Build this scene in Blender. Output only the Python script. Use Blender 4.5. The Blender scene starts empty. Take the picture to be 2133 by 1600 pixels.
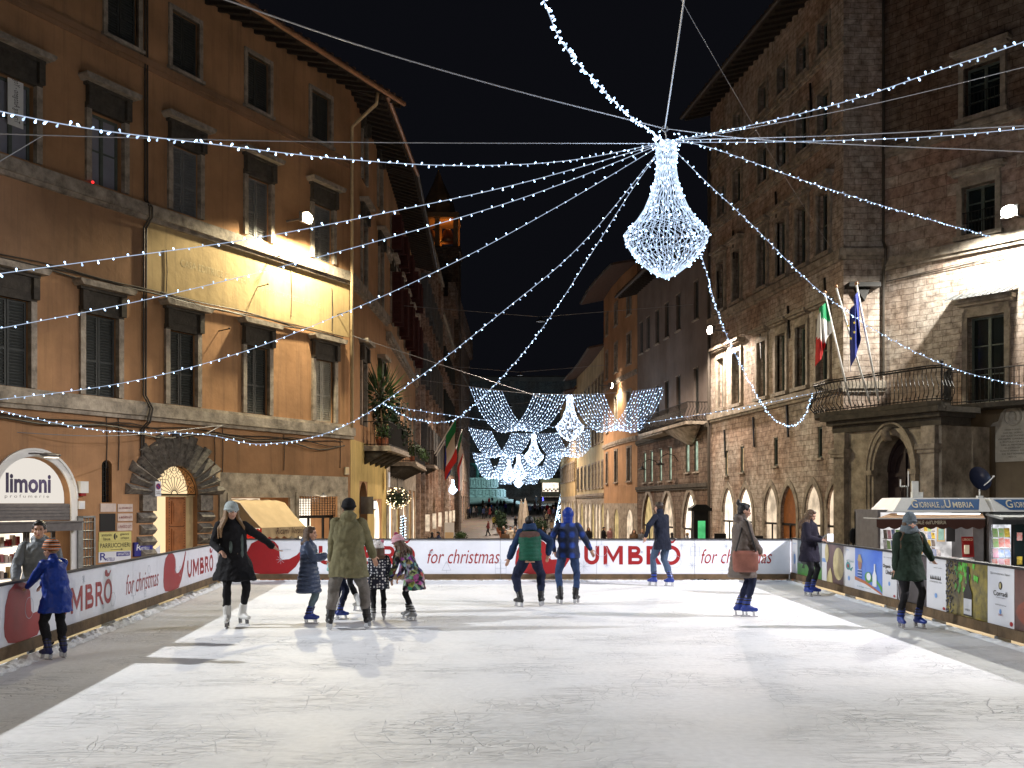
import bpy, bmesh, math, random
from mathutils import Vector, Matrix
C = bpy.context.scene.collection
PI = math.pi
rnd = random.Random(7)
sc = bpy.context.scene
# ---------------------------------------------------------------- camera, world, exposure
FOC = 2073.75; CX = 1066.5; HV = 1047.0; EYE = 1.75      # photo pixels (2133 wide), eye height above the ice
cd = bpy.data.cameras.new('camera'); cam = bpy.data.objects.new('camera', cd); C.objects.link(cam)
cam.location = (0, 0, EYE); cam.rotation_euler = (PI/2, 0, 0)
cd.sensor_width = 36; cd.lens = 35; cd.shift_y = (HV-800)/2133; cd.clip_start = .1; cd.clip_end = 3000
sc.camera = cam
w = bpy.data.worlds.new('World'); sc.world = w; w.use_nodes = True
bg = w.node_tree.nodes['Background']; bg.inputs[0].default_value = (.55, .6, .9, 1); bg.inputs[1].default_value = .007
sc.view_settings.view_transform = 'Standard'; sc.view_settings.look = 'None'
sc.view_settings.exposure = .05; sc.view_settings.gamma = 1
sc.cycles.use_denoising = True; sc.cycles.max_bounces = 5; sc.cycles.diffuse_bounces = 3
sc.cycles.sample_clamp_indirect = 4; sc.cycles.caustics_reflective = False; sc.cycles.caustics_refractive = False

def lamp(name, kind, loc, power, col, size=.1, aim=None, cone=None, blend=.3):
    l = bpy.data.lights.new(name, kind); l.energy = power; l.color = col
    l.shadow_soft_size = size
    o = bpy.data.objects.new(name, l); C.objects.link(o); o.location = loc
    if aim is not None:
        o.rotation_euler = (Vector(aim)-Vector(loc)).to_track_quat('-Z', 'Y').to_euler()
    if cone: l.spot_size = math.radians(cone); l.spot_blend = blend
    return o

# ---------------------------------------------------------------- helpers
def P(u, v, Y): return Vector(((u-CX)/FOC*Y, Y, EYE-(v-HV)/FOC*Y))

class MB:
    def __init__(s): s.v = []; s.f = []; s.m = []
    def add(s, vs, fs, m=0):
        o = len(s.v); s.v += [tuple(p) for p in vs]
        for q in fs: s.f.append(tuple(i+o for i in q)); s.m.append(m)
        return s
    def box(s, x0, x1, y0, y1, z0, z1, m=0):
        return s.add([(x0,y0,z0),(x1,y0,z0),(x1,y1,z0),(x0,y1,z0),(x0,y0,z1),(x1,y0,z1),(x1,y1,z1),(x0,y1,z1)],
              [(0,3,2,1),(4,5,6,7),(0,1,5,4),(1,2,6,5),(2,3,7,6),(3,0,4,7)], m)
    def beam(s, a, b, wx, wz, m=0):
        a, b = Vector(a), Vector(b); d = (b-a).normalized()
        up = Vector((0,0,1)) if abs(d.z) < .95 else Vector((1,0,0))
        r = d.cross(up).normalized()*wx/2; u = r.cross(d).normalized()*wz/2
        vs = [a-r-u, a+r-u, a+r+u, a-r+u, b-r-u, b+r-u, b+r+u, b-r+u]
        return s.add(vs, [(0,1,2,3),(7,6,5,4),(0,4,5,1),(1,5,6,2),(2,6,7,3),(3,7,4,0)], m)
    def tube(s, pts, r, n=6, m=0):
        pts = [Vector(p) for p in pts]; k = len(pts); rr = r if isinstance(r, (list, tuple)) else [r]*k
        vs = []; prev = None
        for i, p in enumerate(pts):
            t = (pts[min(i+1, k-1)]-pts[max(i-1, 0)])
            if t.length < 1e-9: t = Vector((0,0,1))
            t.normalize()
            if prev is None:
                a = Vector((0,0,1)) if abs(t.z) < .9 else Vector((1,0,0))
                prev = t.cross(a).normalized()
            x = (prev - t*prev.dot(t)).normalized(); prev = x; y = t.cross(x)
            for j in range(n):
                c = 2*PI*j/n; vs.append(p+(x*math.cos(c)+y*math.sin(c))*rr[i])
        fs = [(i*n+j, i*n+(j+1) % n, (i+1)*n+(j+1) % n, (i+1)*n+j) for i in range(k-1) for j in range(n)]
        fs += [tuple(range(n))[::-1], tuple((k-1)*n+j for j in range(n))]
        return s.add(vs, fs, m)
    def lathe(s, prof, c=(0,0,0), n=16, m=0, ax=(1,1)):
        vs = [(c[0]+r*math.cos(2*PI*j/n)*ax[0], c[1]+r*math.sin(2*PI*j/n)*ax[1], c[2]+z) for r, z in prof for j in range(n)]
        k = len(prof)
        fs = [(i*n+j, i*n+(j+1) % n, (i+1)*n+(j+1) % n, (i+1)*n+j) for i in range(k-1) for j in range(n)]
        fs += [tuple(range(n))[::-1], tuple((k-1)*n+j for j in range(n))]
        return s.add(vs, fs, m)
    def prism(s, poly, y0, y1, m=0):          # polygon in x,z extruded along y
        n = len(poly)
        vs = [(x, y0, z) for x, z in poly]+[(x, y1, z) for x, z in poly]
        fs = [tuple(range(n)), tuple(range(2*n-1, n-1, -1))]+[(i, (i+1) % n, n+(i+1) % n, n+i) for i in range(n)]
        return s.add(vs, fs, m)
    def ell(s, c, r, n=10, k=7, R=None, m=0):
        if not isinstance(r, (list, tuple)): r = (r, r, r)
        vs = []; c = Vector(c)
        for i in range(1, k):
            a = PI*i/k
            for j in range(n):
                b = 2*PI*j/n; p = Vector((r[0]*math.sin(a)*math.cos(b), r[1]*math.sin(a)*math.sin(b), r[2]*math.cos(a)))
                vs.append(c+(R @ p if R else p))
        t = Vector((0,0,r[2])); vs += [c+(R @ t if R else t), c-(R @ t if R else t)]
        T = len(vs)-2; B = T+1
        fs = [(i*n+j, (i+1)*n+j, (i+1)*n+(j+1) % n, i*n+(j+1) % n) for i in range(k-2) for j in range(n)]
        fs += [(T, j, (j+1) % n) for j in range(n)]+[(B, (k-2)*n+(j+1) % n, (k-2)*n+j) for j in range(n)]
        return s.add(vs, fs, m)
    def cap(s, a, b, ra, rb, n=10, m=0):
        s.tube([a, b], [ra, rb], n, m); s.ell(a, ra*.999, n, 6, None, m); s.ell(b, rb*.999, n, 6, None, m); return s
    def loft(s, rings, n=16, m=0):            # rings: (centre, x axis, y axis, rx, ry)
        vs = []
        for c, ax, ay, rx, ry in rings:
            for j in range(n):
                a = 2*PI*j/n; vs.append(Vector(c)+Vector(ax)*rx*math.cos(a)+Vector(ay)*ry*math.sin(a))
        k = len(rings)
        fs = [(i*n+j, i*n+(j+1) % n, (i+1)*n+(j+1) % n, (i+1)*n+j) for i in range(k-1) for j in range(n)]
        fs += [tuple(range(n))[::-1], tuple((k-1)*n+j for j in range(n))]
        return s.add(vs, fs, m)
    def mesh(s, name, mats=(), smooth=False):
        me = bpy.data.meshes.new(name); me.from_pydata(s.v, [], s.f)
        for q in (mats if isinstance(mats, (list, tuple)) else [mats]): me.materials.append(q)
        if len(me.materials) > 1: me.polygons.foreach_set('material_index', s.m)
        if smooth: me.polygons.foreach_set('use_smooth', [True]*len(s.f))
        me.update(); return me
    def build(s, name, mats, parent=None, loc=(0,0,0), rz=0, smooth=False):
        return obj(name, s.mesh(name, mats, smooth), parent, loc, rz)

def obj(name, me, parent=None, loc=(0,0,0), rz=0):
    o = bpy.data.objects.new(name, me); C.objects.link(o); o.location = loc; o.rotation_euler = (0, 0, rz)
    if parent: o.parent = parent
    return o
def tag(o, label=None, cat=None, group=None, kind=None):
    if label: o['label'] = label
    if cat: o['category'] = cat
    if group: o['group'] = group
    if kind: o['kind'] = kind
    return o
def thing(name, label, cat, loc=(0,0,0), rz=0, group=None):
    return tag(obj(name, None, None, loc, rz), label, cat, group)

_tc = {}
def text(s, size=1, shear=0, bold=0):
    k = (s, shear, bold)
    if k not in _tc:
        cu = bpy.data.curves.new('t', 'FONT'); cu.body = s; cu.shear = shear; cu.offset = bold; cu.resolution_u = 3
        o = bpy.data.objects.new('t', cu); C.objects.link(o); dg = bpy.context.evaluated_depsgraph_get()
        me = bpy.data.meshes.new_from_object(o.evaluated_get(dg))
        vs = [(v.co.x, v.co.y) for v in me.vertices]; fs = [tuple(p.vertices) for p in me.polygons]
        bpy.data.objects.remove(o); bpy.data.curves.remove(cu); bpy.data.meshes.remove(me)
        _tc[k] = (vs, fs)
    return _tc[k]
def put_text(mb, s, x0, x1, z0, z1, y, m=0, shear=0, bold=0, fn=None):
    vs, fs = text(s, 1, shear, bold)
    if not vs: return
    a0 = min(v[0] for v in vs); a1 = max(v[0] for v in vs); b0 = min(v[1] for v in vs); b1 = max(v[1] for v in vs)
    q = [(x0+(v[0]-a0)/(a1-a0)*(x1-x0), z0+(v[1]-b0)/(b1-b0)*(z1-z0)) for v in vs]
    mb.add([fn(a, b) if fn else (a, y, b) for a, b in q], fs, m)

class Fac:                                     # a vertical plane from P0 (left in view) to P1 (right); local -y faces the square
    def __init__(s, p0, p1):
        s.p0 = Vector((p0[0], p0[1], 0)); d = Vector((p1[0]-p0[0], p1[1]-p0[1], 0)); s.L = d.length
        s.d = d.normalized(); s.n = Vector((-s.d.y, s.d.x, 0)); s.rz = math.atan2(s.d.y, s.d.x)
    def uv(s, u, v, off=0):                    # photo pixel -> (along, height) on the plane pushed out by off
        q = (u-CX)/FOC; o = s.p0-s.n*off
        t = (q*o.y-o.x)/(s.d.x-q*s.d.y); Y = o.y+s.d.y*t
        return t, EYE-(v-HV)/FOC*Y
    def x(s, u): return s.uv(u, 0)[0]
    def W(s, x, y, z): p = s.p0+s.d*x+s.n*y; return Vector((p.x, p.y, z))

# ---------------------------------------------------------------- materials
def new_mat(name):
    m = bpy.data.materials.new(name); m.use_nodes = True; nt = m.node_tree
    return m, nt, nt.nodes['Principled BSDF'], nt.nodes.new, nt.links.new
def rgb(c): return (c[0], c[1], c[2], 1)
def mat(name, c, rough=.7, var=.25, scale=3, bump=.2, metal=0, c2=None, coords='Object', spec=.35, detail=6):
    m, nt, b, N, L = new_mat(name)
    b.inputs['Roughness'].default_value = rough; b.inputs['Metallic'].default_value = metal
    b.inputs['Specular IOR Level'].default_value = spec
    if var == 0 and bump == 0: b.inputs['Base Color'].default_value = rgb(c); return m
    tc = N('ShaderNodeTexCoord'); no = N('ShaderNodeTexNoise'); no.inputs['Scale'].default_value = scale
    no.inputs['Detail'].default_value = detail; no.inputs['Roughness'].default_value = .65; L(tc.outputs[coords], no.inputs['Vector'])
    cr = N('ShaderNodeValToRGB'); cr.color_ramp.elements[0].position = .3; cr.color_ramp.elements[1].position = .72
    c2 = c2 or [x*(1-var) for x in c]; c1 = [min(1, x*(1+var*.6)) for x in c]
    cr.color_ramp.elements[0].color = rgb(c2); cr.color_ramp.elements[1].color = rgb(c1)
    L(no.outputs['Fac'], cr.inputs['Fac']); L(cr.outputs['Color'], b.inputs['Base Color'])
    if bump:
        n2 = N('ShaderNodeTexNoise'); n2.inputs['Scale'].default_value = scale*6; n2.inputs['Detail'].default_value = 5; L(tc.outputs[coords], n2.inputs['Vector'])
        bp = N('ShaderNodeBump'); bp.inputs['Strength'].default_value = bump; bp.inputs['Distance'].default_value = .02
        L(n2.outputs['Fac'], bp.inputs['Height']); L(bp.outputs['Normal'], b.inputs['Normal'])
    return m
def plaster(name, c, stain=.45, dark=(.10,.075,.055)):      # old painted plaster: patches and vertical streaks
    m, nt, b, N, L = new_mat(name); b.inputs['Roughness'].default_value = .9; b.inputs['Specular IOR Level'].default_value = .15
    tc = N('ShaderNodeTexCoord')
    n1 = N('ShaderNodeTexNoise'); n1.inputs['Scale'].default_value = .55; n1.inputs['Detail'].default_value = 8; n1.inputs['Roughness'].default_value = .6
    L(tc.outputs['Object'], n1.inputs['Vector'])
    r1 = N('ShaderNodeValToRGB'); r1.color_ramp.elements[0].position = .32; r1.color_ramp.elements[1].position = .7
    r1.color_ramp.elements[0].color = rgb([x*.72 for x in c]); r1.color_ramp.elements[1].color = rgb([min(1, x*1.18) for x in c]); L(n1.outputs['Fac'], r1.inputs['Fac'])
    mp = N('ShaderNodeMapping'); mp.inputs['Scale'].default_value = (2.6, 2.6, .16); L(tc.outputs['Object'], mp.inputs['Vector'])
    n2 = N('ShaderNodeTexNoise'); n2.inputs['Scale'].default_value = 1.3; n2.inputs['Detail'].default_value = 9; n2.inputs['Roughness'].default_value = .7
    L(mp.outputs[0], n2.inputs['Vector'])
    r2 = N('ShaderNodeValToRGB'); r2.color_ramp.elements[0].position = .5; r2.color_ramp.elements[1].position = .78
    r2.color_ramp.elements[0].color = (0,0,0,1); r2.color_ramp.elements[1].color = (stain, stain, stain, 1); L(n2.outputs['Fac'], r2.inputs['Fac'])
    mx = N('ShaderNodeMix'); mx.data_type = 'RGBA'; L(r2.outputs['Color'], mx.inputs['Factor']); L(r1.outputs['Color'], mx.inputs['A']); mx.inputs['B'].default_value = rgb(dark)
    L(mx.outputs['Result'], b.inputs['Base Color'])
    n3 = N('ShaderNodeTexNoise'); n3.inputs['Scale'].default_value = 5; n3.inputs['Detail'].default_value = 10; L(tc.outputs['Object'], n3.inputs['Vector'])
    bp = N('ShaderNodeBump'); bp.inputs['Strength'].default_value = .35; bp.inputs['Distance'].default_value = .03; L(n3.outputs['Fac'], bp.inputs['Height']); L(bp.outputs['Normal'], b.inputs['Normal'])
    return m
def masonry(name, c, c2, mortar, bw=.5, bh=.22, stain=.6, bump=.8, warp=.06, dark=(.05,.04,.033)):
    m, nt, b, N, L = new_mat(name); b.inputs['Roughness'].default_value = .92; b.inputs['Specular IOR Level'].default_value = .12
    tc = N('ShaderNodeTexCoord'); sp = N('ShaderNodeSeparateXYZ'); L(tc.outputs['Object'], sp.inputs[0])
    ad = N('ShaderNodeMath'); ad.operation = 'ADD'; L(sp.outputs['X'], ad.inputs[0]); L(sp.outputs['Y'], ad.inputs[1])
    cb = N('ShaderNodeCombineXYZ'); L(ad.outputs[0], cb.inputs['X']); L(sp.outputs['Z'], cb.inputs['Y'])
    nw = N('ShaderNodeTexNoise'); nw.inputs['Scale'].default_value = 2.2; nw.inputs['Detail'].default_value = 3; L(tc.outputs['Object'], nw.inputs['Vector'])
    sb = N('ShaderNodeVectorMath'); sb.operation = 'SCALE'; sb.inputs['Scale'].default_value = warp*2; L(nw.outputs['Color'], sb.inputs[0])
    av = N('ShaderNodeVectorMath'); av.operation = 'ADD'; L(cb.outputs[0], av.inputs[0]); L(sb.outputs[0], av.inputs[1])
    br = N('ShaderNodeTexBrick'); br.inputs['Scale'].default_value = 1; br.inputs['Brick Width'].default_value = bw; br.inputs['Row Height'].default_value = bh
    br.inputs['Mortar Size'].default_value = .009; br.inputs['Mortar Smooth'].default_value = .4; br.inputs['Bias'].default_value = -.1
    br.inputs['Color1'].default_value = rgb(c); br.inputs['Color2'].default_value = rgb(c2); br.inputs['Mortar'].default_value = rgb(mortar)
    br.offset_frequency = 2; br.squash = 1.35; br.squash_frequency = 3
    L(av.outputs[0], br.inputs['Vector'])
    n1 = N('ShaderNodeTexNoise'); n1.inputs['Scale'].default_value = 3.5; n1.inputs['Detail'].default_value = 9; n1.inputs['Roughness'].default_value = .7; L(tc.outputs['Object'], n1.inputs['Vector'])
    rr = N('ShaderNodeValToRGB'); rr.color_ramp.elements[0].position = .34; rr.color_ramp.elements[0].color = (.34,.30,.27,1); rr.color_ramp.elements[1].position = .65; rr.color_ramp.elements[1].color = (1.1,1.08,1.05,1)
    L(n1.outputs['Fac'], rr.inputs['Fac'])
    m1 = N('ShaderNodeMix'); m1.data_type = 'RGBA'; m1.blend_type = 'MULTIPLY'; m1.inputs['Factor'].default_value = 1; L(br.outputs['Color'], m1.inputs['A']); L(rr.outputs['Color'], m1.inputs['B'])
    mp = N('ShaderNodeMapping'); mp.inputs['Scale'].default_value = (1, 1, .3); L(tc.outputs['Object'], mp.inputs['Vector'])
    n2 = N('ShaderNodeTexNoise'); n2.inputs['Scale'].default_value = .7; n2.inputs['Detail'].default_value = 10; n2.inputs['Roughness'].default_value = .68; L(mp.outputs[0], n2.inputs['Vector'])
    r2 = N('ShaderNodeValToRGB'); r2.color_ramp.elements[0].position = .46; r2.color_ramp.elements[0].color = (0,0,0,1); r2.color_ramp.elements[1].position = .68; r2.color_ramp.elements[1].color = (stain,)*3+(1,)
    L(n2.outputs['Fac'], r2.inputs['Fac'])
    m2 = N('ShaderNodeMix'); m2.data_type = 'RGBA'; L(r2.outputs['Color'], m2.inputs['Factor']); L(m1.outputs['Result'], m2.inputs['A']); m2.inputs['B'].default_value = rgb(dark)
    n5 = N('ShaderNodeTexNoise'); n5.inputs['Scale'].default_value = .32; n5.inputs['Detail'].default_value = 5; L(tc.outputs['Object'], n5.inputs['Vector'])
    r5 = N('ShaderNodeValToRGB'); r5.color_ramp.elements[0].position = .4; r5.color_ramp.elements[0].color = (.88,.72,.64,1); r5.color_ramp.elements[1].position = .58; r5.color_ramp.elements[1].color = (1,1,1,1); L(n5.outputs['Fac'], r5.inputs['Fac'])
    m5 = N('ShaderNodeMix'); m5.data_type = 'RGBA'; m5.blend_type = 'MULTIPLY'; m5.inputs['Factor'].default_value = .85; L(m2.outputs['Result'], m5.inputs['A']); L(r5.outputs['Color'], m5.inputs['B'])
    L(m5.outputs['Result'], b.inputs['Base Color'])
    ma = N('ShaderNodeMath'); ma.operation = 'MULTIPLY_ADD'; L(n1.outputs['Fac'], ma.inputs[0]); ma.inputs[1].default_value = .8
    iv = N('ShaderNodeMath'); iv.operation = 'SUBTRACT'; iv.inputs[0].default_value = 1; L(br.outputs['Fac'], iv.inputs[1]); L(iv.outputs[0], ma.inputs[2])
    bp = N('ShaderNodeBump'); bp.inputs['Strength'].default_value = bump; bp.inputs['Distance'].default_value = .035; L(ma.outputs[0], bp.inputs['Height']); L(bp.outputs['Normal'], b.inputs['Normal'])
    return m
def emit(name, c, s, sample=False, var=None):
    m, nt, b, N, L = new_mat(name); nt.nodes.remove(b); e = N('ShaderNodeEmission'); e.inputs[0].default_value = rgb(c); e.inputs[1].default_value = s
    L(e.outputs[0], nt.nodes['Material Output'].inputs[0])
    if var:
        tc = N('ShaderNodeTexCoord'); no = N('ShaderNodeTexNoise'); no.inputs['Scale'].default_value = var; no.inputs['Detail'].default_value = 4; L(tc.outputs['Object'], no.inputs['Vector'])
        cr = N('ShaderNodeValToRGB'); cr.color_ramp.elements[0].position = .35; cr.color_ramp.elements[1].position = .6
        cr.color_ramp.elements[0].color = rgb([x*.45 for x in c]); cr.color_ramp.elements[1].color = rgb(c); L(no.outputs['Fac'], cr.inputs[0]); L(cr.outputs[0], e.inputs[0])
    m.cycles.emission_sampling = 'AUTO' if sample else 'NONE'
    return m
M = {}
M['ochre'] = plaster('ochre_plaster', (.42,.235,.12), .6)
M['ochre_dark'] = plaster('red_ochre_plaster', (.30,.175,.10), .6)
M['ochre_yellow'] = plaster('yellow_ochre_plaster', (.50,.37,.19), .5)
M['yellow'] = plaster('yellow_plaster', (.60,.44,.17), .4)
M['pink'] = plaster('rose_plaster', (.42,.27,.21), .4)
M['orange'] = plaster('orange_plaster', (.44,.26,.14), .45)
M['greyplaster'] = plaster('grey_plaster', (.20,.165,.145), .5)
M['brownplaster'] = plaster('brown_plaster', (.25,.19,.12), .6)
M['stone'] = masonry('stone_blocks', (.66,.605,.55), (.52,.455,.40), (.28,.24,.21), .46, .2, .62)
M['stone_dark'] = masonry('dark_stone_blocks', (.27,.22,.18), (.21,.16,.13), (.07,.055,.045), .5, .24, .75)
M['stone_far'] = masonry('pale_stone_blocks', (.56,.46,.40), (.48,.39,.33), (.28,.22,.18), 1.2, .5, .4)
M['stone_band'] = masonry('pink_and_white_banded_stone', (.66,.60,.53), (.47,.33,.28), (.28,.23,.19), 1.15, .4, .3)
M['duomo'] = masonry('cathedral_stone', (.26,.26,.26), (.19,.19,.2), (.09,.09,.09), 1.6, .8, .5)
M['trav'] = mat('travertine', (.42,.36,.28), .85, .5, 2.5, .5, c2=(.13,.11,.085))
M['trim'] = mat('stone_trim', (.36,.31,.25), .9, .5, 3, .6, c2=(.12,.1,.08))
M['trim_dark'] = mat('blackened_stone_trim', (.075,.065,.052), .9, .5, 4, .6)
M['rustic'] = mat('dark_rusticated_stone', (.27,.245,.21), .9, .5, 7, 1.0, c2=(.08,.072,.062))
M['shutter'] = mat('grey_green_shutter_paint', (.17,.175,.175), .6, .25, 6, .1)
M['shutter_pale'] = mat('pale_shutter_paint', (.34,.32,.26), .6, .2, 6, .1)
M['shutter_dark'] = mat('dark_shutter_paint', (.05,.053,.048), .6, .25, 6, .1)
M['shutter_red'] = mat('maroon_shutter_paint', (.09,.03,.028), .6, .25, 6, .1)
M['shutter_green'] = mat('green_shutter_paint', (.08,.22,.16), .6, .2, 6, .1)
M['glass_dark'] = mat('dark_window_glass', (.012,.018,.018), .08, 0, 1, 0, spec=.6)
M['curtain'] = mat('grey_curtained_glass', (.26,.26,.30), .35, .15, 2, 0)
M['winframe'] = mat('green_window_frame_paint', (.10,.12,.10), .5, .2, 8, .05)
M['roof'] = mat('roof_tiles', (.10,.06,.045), .9, .4, 5, .5)
M['wood_eave'] = mat('dark_eave_wood', (.04,.03,.022), .8, .4, 8, .3)
M['copper'] = mat('copper_gutter', (.42,.22,.12), .45, .3, 4, .1, metal=.3)
M['pipe'] = mat('pale_drain_pipe', (.50,.38,.22), .5, .25, 4, .1)
M['pipe_dark'] = mat('dark_drain_pipe', (.06,.05,.04), .6, .3, 6, .1)
M['iron'] = mat('wrought_iron', (.015,.014,.013), .5, .3, 10, .1, metal=.4)
M['steel'] = mat('galvanised_steel', (.28,.29,.29), .45, .25, 8, .1, metal=.7)
M['metalgrey'] = mat('grey_metal', (.16,.15,.15), .45, .25, 6, .05, metal=.3)
M['wood'] = mat('studded_door_wood', (.36,.13,.04), .55, .35, 5, .2)
M['door_dark'] = mat('dark_purple_brown_door', (.045,.03,.034), .45, .35, 5, .2)
M['plank'] = mat('weathered_plank', (.13,.085,.045), .8, .5, 3, .4)
M['deck'] = mat('yellowish_deck_boards', (.45,.34,.17), .8, .35, 2, .3)
M['white'] = mat('white_paint', (.75,.75,.73), .5, .08, 4, .02)
M['white_board'] = mat('white_printed_board', (.70,.72,.77), .42, .09, 1.3, .25)
M['red'] = mat('dark_red_print', (.29,.010,.013), .42, .12, 3, .03)
M['greyline'] = mat('grey_blue_print', (.42,.46,.52), .5, 0, 1, 0)
M['black'] = mat('black_rubber', (.012,.012,.013), .5, .2, 8, .1)
M['canvas'] = mat('cream_canvas', (.66,.50,.30), .85, .12, 2, .15)
M['bulb'] = emit('cold_white_bulb', (.45,.68,1), 6)
M['bulb_far'] = emit('cold_white_bulb_of_far_net', (.55,.75,1), 7)
M['wire_lit'] = mat('transparent_light_wire', (.62,.68,.78), .35, 0, 1, 0)
M['cable'] = mat('steel_cable', (.32,.32,.33), .5, 0, 1, 0, metal=.2)
M['lampglow_w'] = emit('lamp_glass_warm', (1,.9,.62), 60)
M['lampglow_c'] = emit('lamp_glass_cool', (.92,1,.92), 40)
M['lampglow_p'] = emit('lamp_glass_street', (1,.85,.7), 40)
M['shop_w'] = emit('lit_shop_interior', (1,.78,.55), 1.1, True, 1.6)
M['shop_hot'] = emit('bright_shop_interior', (1,.86,.68), 2.2, True, 1.2)
M['shop_y'] = emit('yellow_lit_interior', (1,.74,.34), .75, True, 1.4)
M['portal_glow'] = emit('portal_hall_light', (1,.74,.42), 1.15, True)
M['win_lit'] = emit('lit_window_greenish', (.8,1,.75), .75, False, 2)
M['win_lit_w'] = emit('lit_window_warm', (1,.68,.38), .8, False, 3)
M['leaf'] = mat('foliage', (.035,.075,.02), .6, .5, 9, .2)
M['leaf_dark'] = mat('dark_foliage', (.02,.045,.02), .6, .5, 9, .2)
M['terracotta'] = mat('terracotta', (.35,.12,.06), .8, .3, 6, .1)
# ================================================================ walls, windows, shop fronts
def arch_pts(xa, xb, zs, zt, kind, n=10):
    xm = (xa+xb)/2; r = (xb-xa)/2; H = zt-zs
    if kind == 'p':                                  # pointed
        pts = []
        for i in range(n+1):
            t = i/n; a = t*PI/3
            pts.append((xa+2*r*(1-math.cos(a)), zs+H*math.sin(a)/math.sin(PI/3)))
        return pts+[(2*xm-x, z) for x, z in pts[::-1][1:]]
    return [(xm-r*math.cos(PI*i/(2*n)), zs+H*math.sin(PI*i/(2*n))) for i in range(2*n+1)]
def wall(mb, x0, x1, z0, z1, ops=(), dep=.3, back=7, m=0, m2=None, core=1.4):
    m2 = m if m2 is None else m2
    xs = sorted({x0, x1} | {min(max(o[i], x0), x1) for o in ops for i in (0, 1)}); zs = sorted({z0, z1} | {min(max(o[i], z0), z1) for o in ops for i in (2, 3)})
    for i in range(len(xs)-1):
        for j in range(len(zs)-1):
            cx, cz = (xs[i]+xs[i+1])/2, (zs[j]+zs[j+1])/2
            if any(o[0] < cx < o[1] and o[2] < cz < o[3] for o in ops): continue
            mb.add([(xs[i],0,zs[j]),(xs[i+1],0,zs[j]),(xs[i+1],0,zs[j+1]),(xs[i],0,zs[j+1])], [(0,1,2,3)], m)
    for o in ops:
        a, b, c, d = o[:4]; k = o[4] if len(o) > 4 else None; D = o[5] if len(o) > 5 else dep
        if k:
            zsp = o[6] if len(o) > 6 else d-(b-a)/2*(1 if k == 'r' else 1.6)
            ap = arch_pts(a, b, zsp, d, k); n = len(ap)
            h = n//2
            mb.add([(a,0,d)]+[(x,0,z) for x, z in ap[:h+1]], [tuple(range(h+2))[::-1]], m)
            mb.add([(b,0,d)]+[(x,0,z) for x, z in ap[h:]], [tuple(range(n-h+1))[::-1]], m)
            mb.add([(x,0,z) for x, z in ap]+[(x,D,z) for x, z in ap], [(i, i+1, n+i+1, n+i) for i in range(n-1)], m2)
            top = zsp
        else:
            mb.add([(a,0,d),(b,0,d),(b,D,d),(a,D,d)], [(0,1,2,3)], m2); top = d
        mb.add([(a,0,c),(a,0,top),(a,D,top),(a,D,c)], [(0,1,2,3)], m2); mb.add([(b,0,c),(b,0,top),(b,D,top),(b,D,c)], [(3,2,1,0)], m2)
        mb.add([(a,0,c),(b,0,c),(b,D,c),(a,D,c)], [(3,2,1,0)], m2)
    mb.add([(x0,0,z0),(x0,core,z0),(x0,core,z1),(x0,0,z1)], [(0,1,2,3)], m); mb.add([(x1,0,z0),(x1,core,z0),(x1,core,z1),(x1,0,z1)], [(3,2,1,0)], m)
    mb.add([(x0,0,z1),(x1,0,z1),(x1,core,z1),(x0,core,z1)], [(0,1,2,3)], m)
    mb.box(x0, x1, core, back, z0, z1, m)
    return mb
_mc = {}
def cached(key, fn):
    if key not in _mc: _mc[key] = fn()
    return _mc[key]
def louvre(w, h, mm, open_=False):                   # one shutter leaf, hinge at x=0
    def f():
        b = MB(); s = .06; b.box(0, s, 0, .045, 0, h); b.box(w-s, w, 0, .045, 0, h)
        mid = h*.42
        for z in (0, mid, h-s): b.box(s, w-s, 0, .045, z, z+s)
        for z0, z1 in ((s, mid), (mid+s, h-s)):
            k = max(3, int((z1-z0)/.075))
            for i in range(k):
                z = z0+(z1-z0)*(i+.5)/k
                b.add([(s,.004,z-.026),(w-s,.004,z-.026),(w-s,.04,z+.02),(s,.04,z+.02),(s,.012,z-.032),(w-s,.012,z-.032),(w-s,.045,z+.012),(s,.045,z+.012)], [(0,1,2,3),(7,6,5,4),(0,4,5,1)])
        b.add([(s,.043,s),(w-s,.043,s),(w-s,.043,h-s),(s,.043,h-s)], [(0,1,2,3)])
        return b.mesh('shutter', M[mm])
    return cached(('lv', round(w, 2), round(h, 2), mm), f)
def add_shutters(win, w, h, mm, dep=.12, lw=None):
    for sgn in (0, 1):
        o = obj('shutter', louvre(w/2-.01, h, mm), win, (-w/2 if sgn == 0 else .01, dep, 0))
def add_pane(win, w, h, dep=.26, mm='glass_dark', fm='winframe', bars=0, mull=True):
    def f():
        b = MB(); b.box(-w/2, w/2, dep, dep+.03, 0, h, 0); t = .07
        for x0, x1, z0, z1 in ((-w/2, -w/2+t, 0, h), (w/2-t, w/2, 0, h), (-w/2+t, w/2-t, h-t, h), (-w/2+t, w/2-t, 0, t)): b.box(x0, x1, dep-.05, dep-.001, z0, z1, 1)
        if mull: b.box(-t*.7, t*.7, dep-.06, dep-.001, t, h-t, 1); 
        for i in range(bars): z = h*(i+1)/(bars+1); b.box(-w/2+t, w/2-t, dep-.035, dep-.002, z-.02, z+.02, 1)
        return b.mesh('pane', [M[mm], M[fm]])
    return obj('pane', cached(('pn', round(w, 2), round(h, 2), round(dep, 2), mm, fm, bars, mull), f), win)
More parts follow.
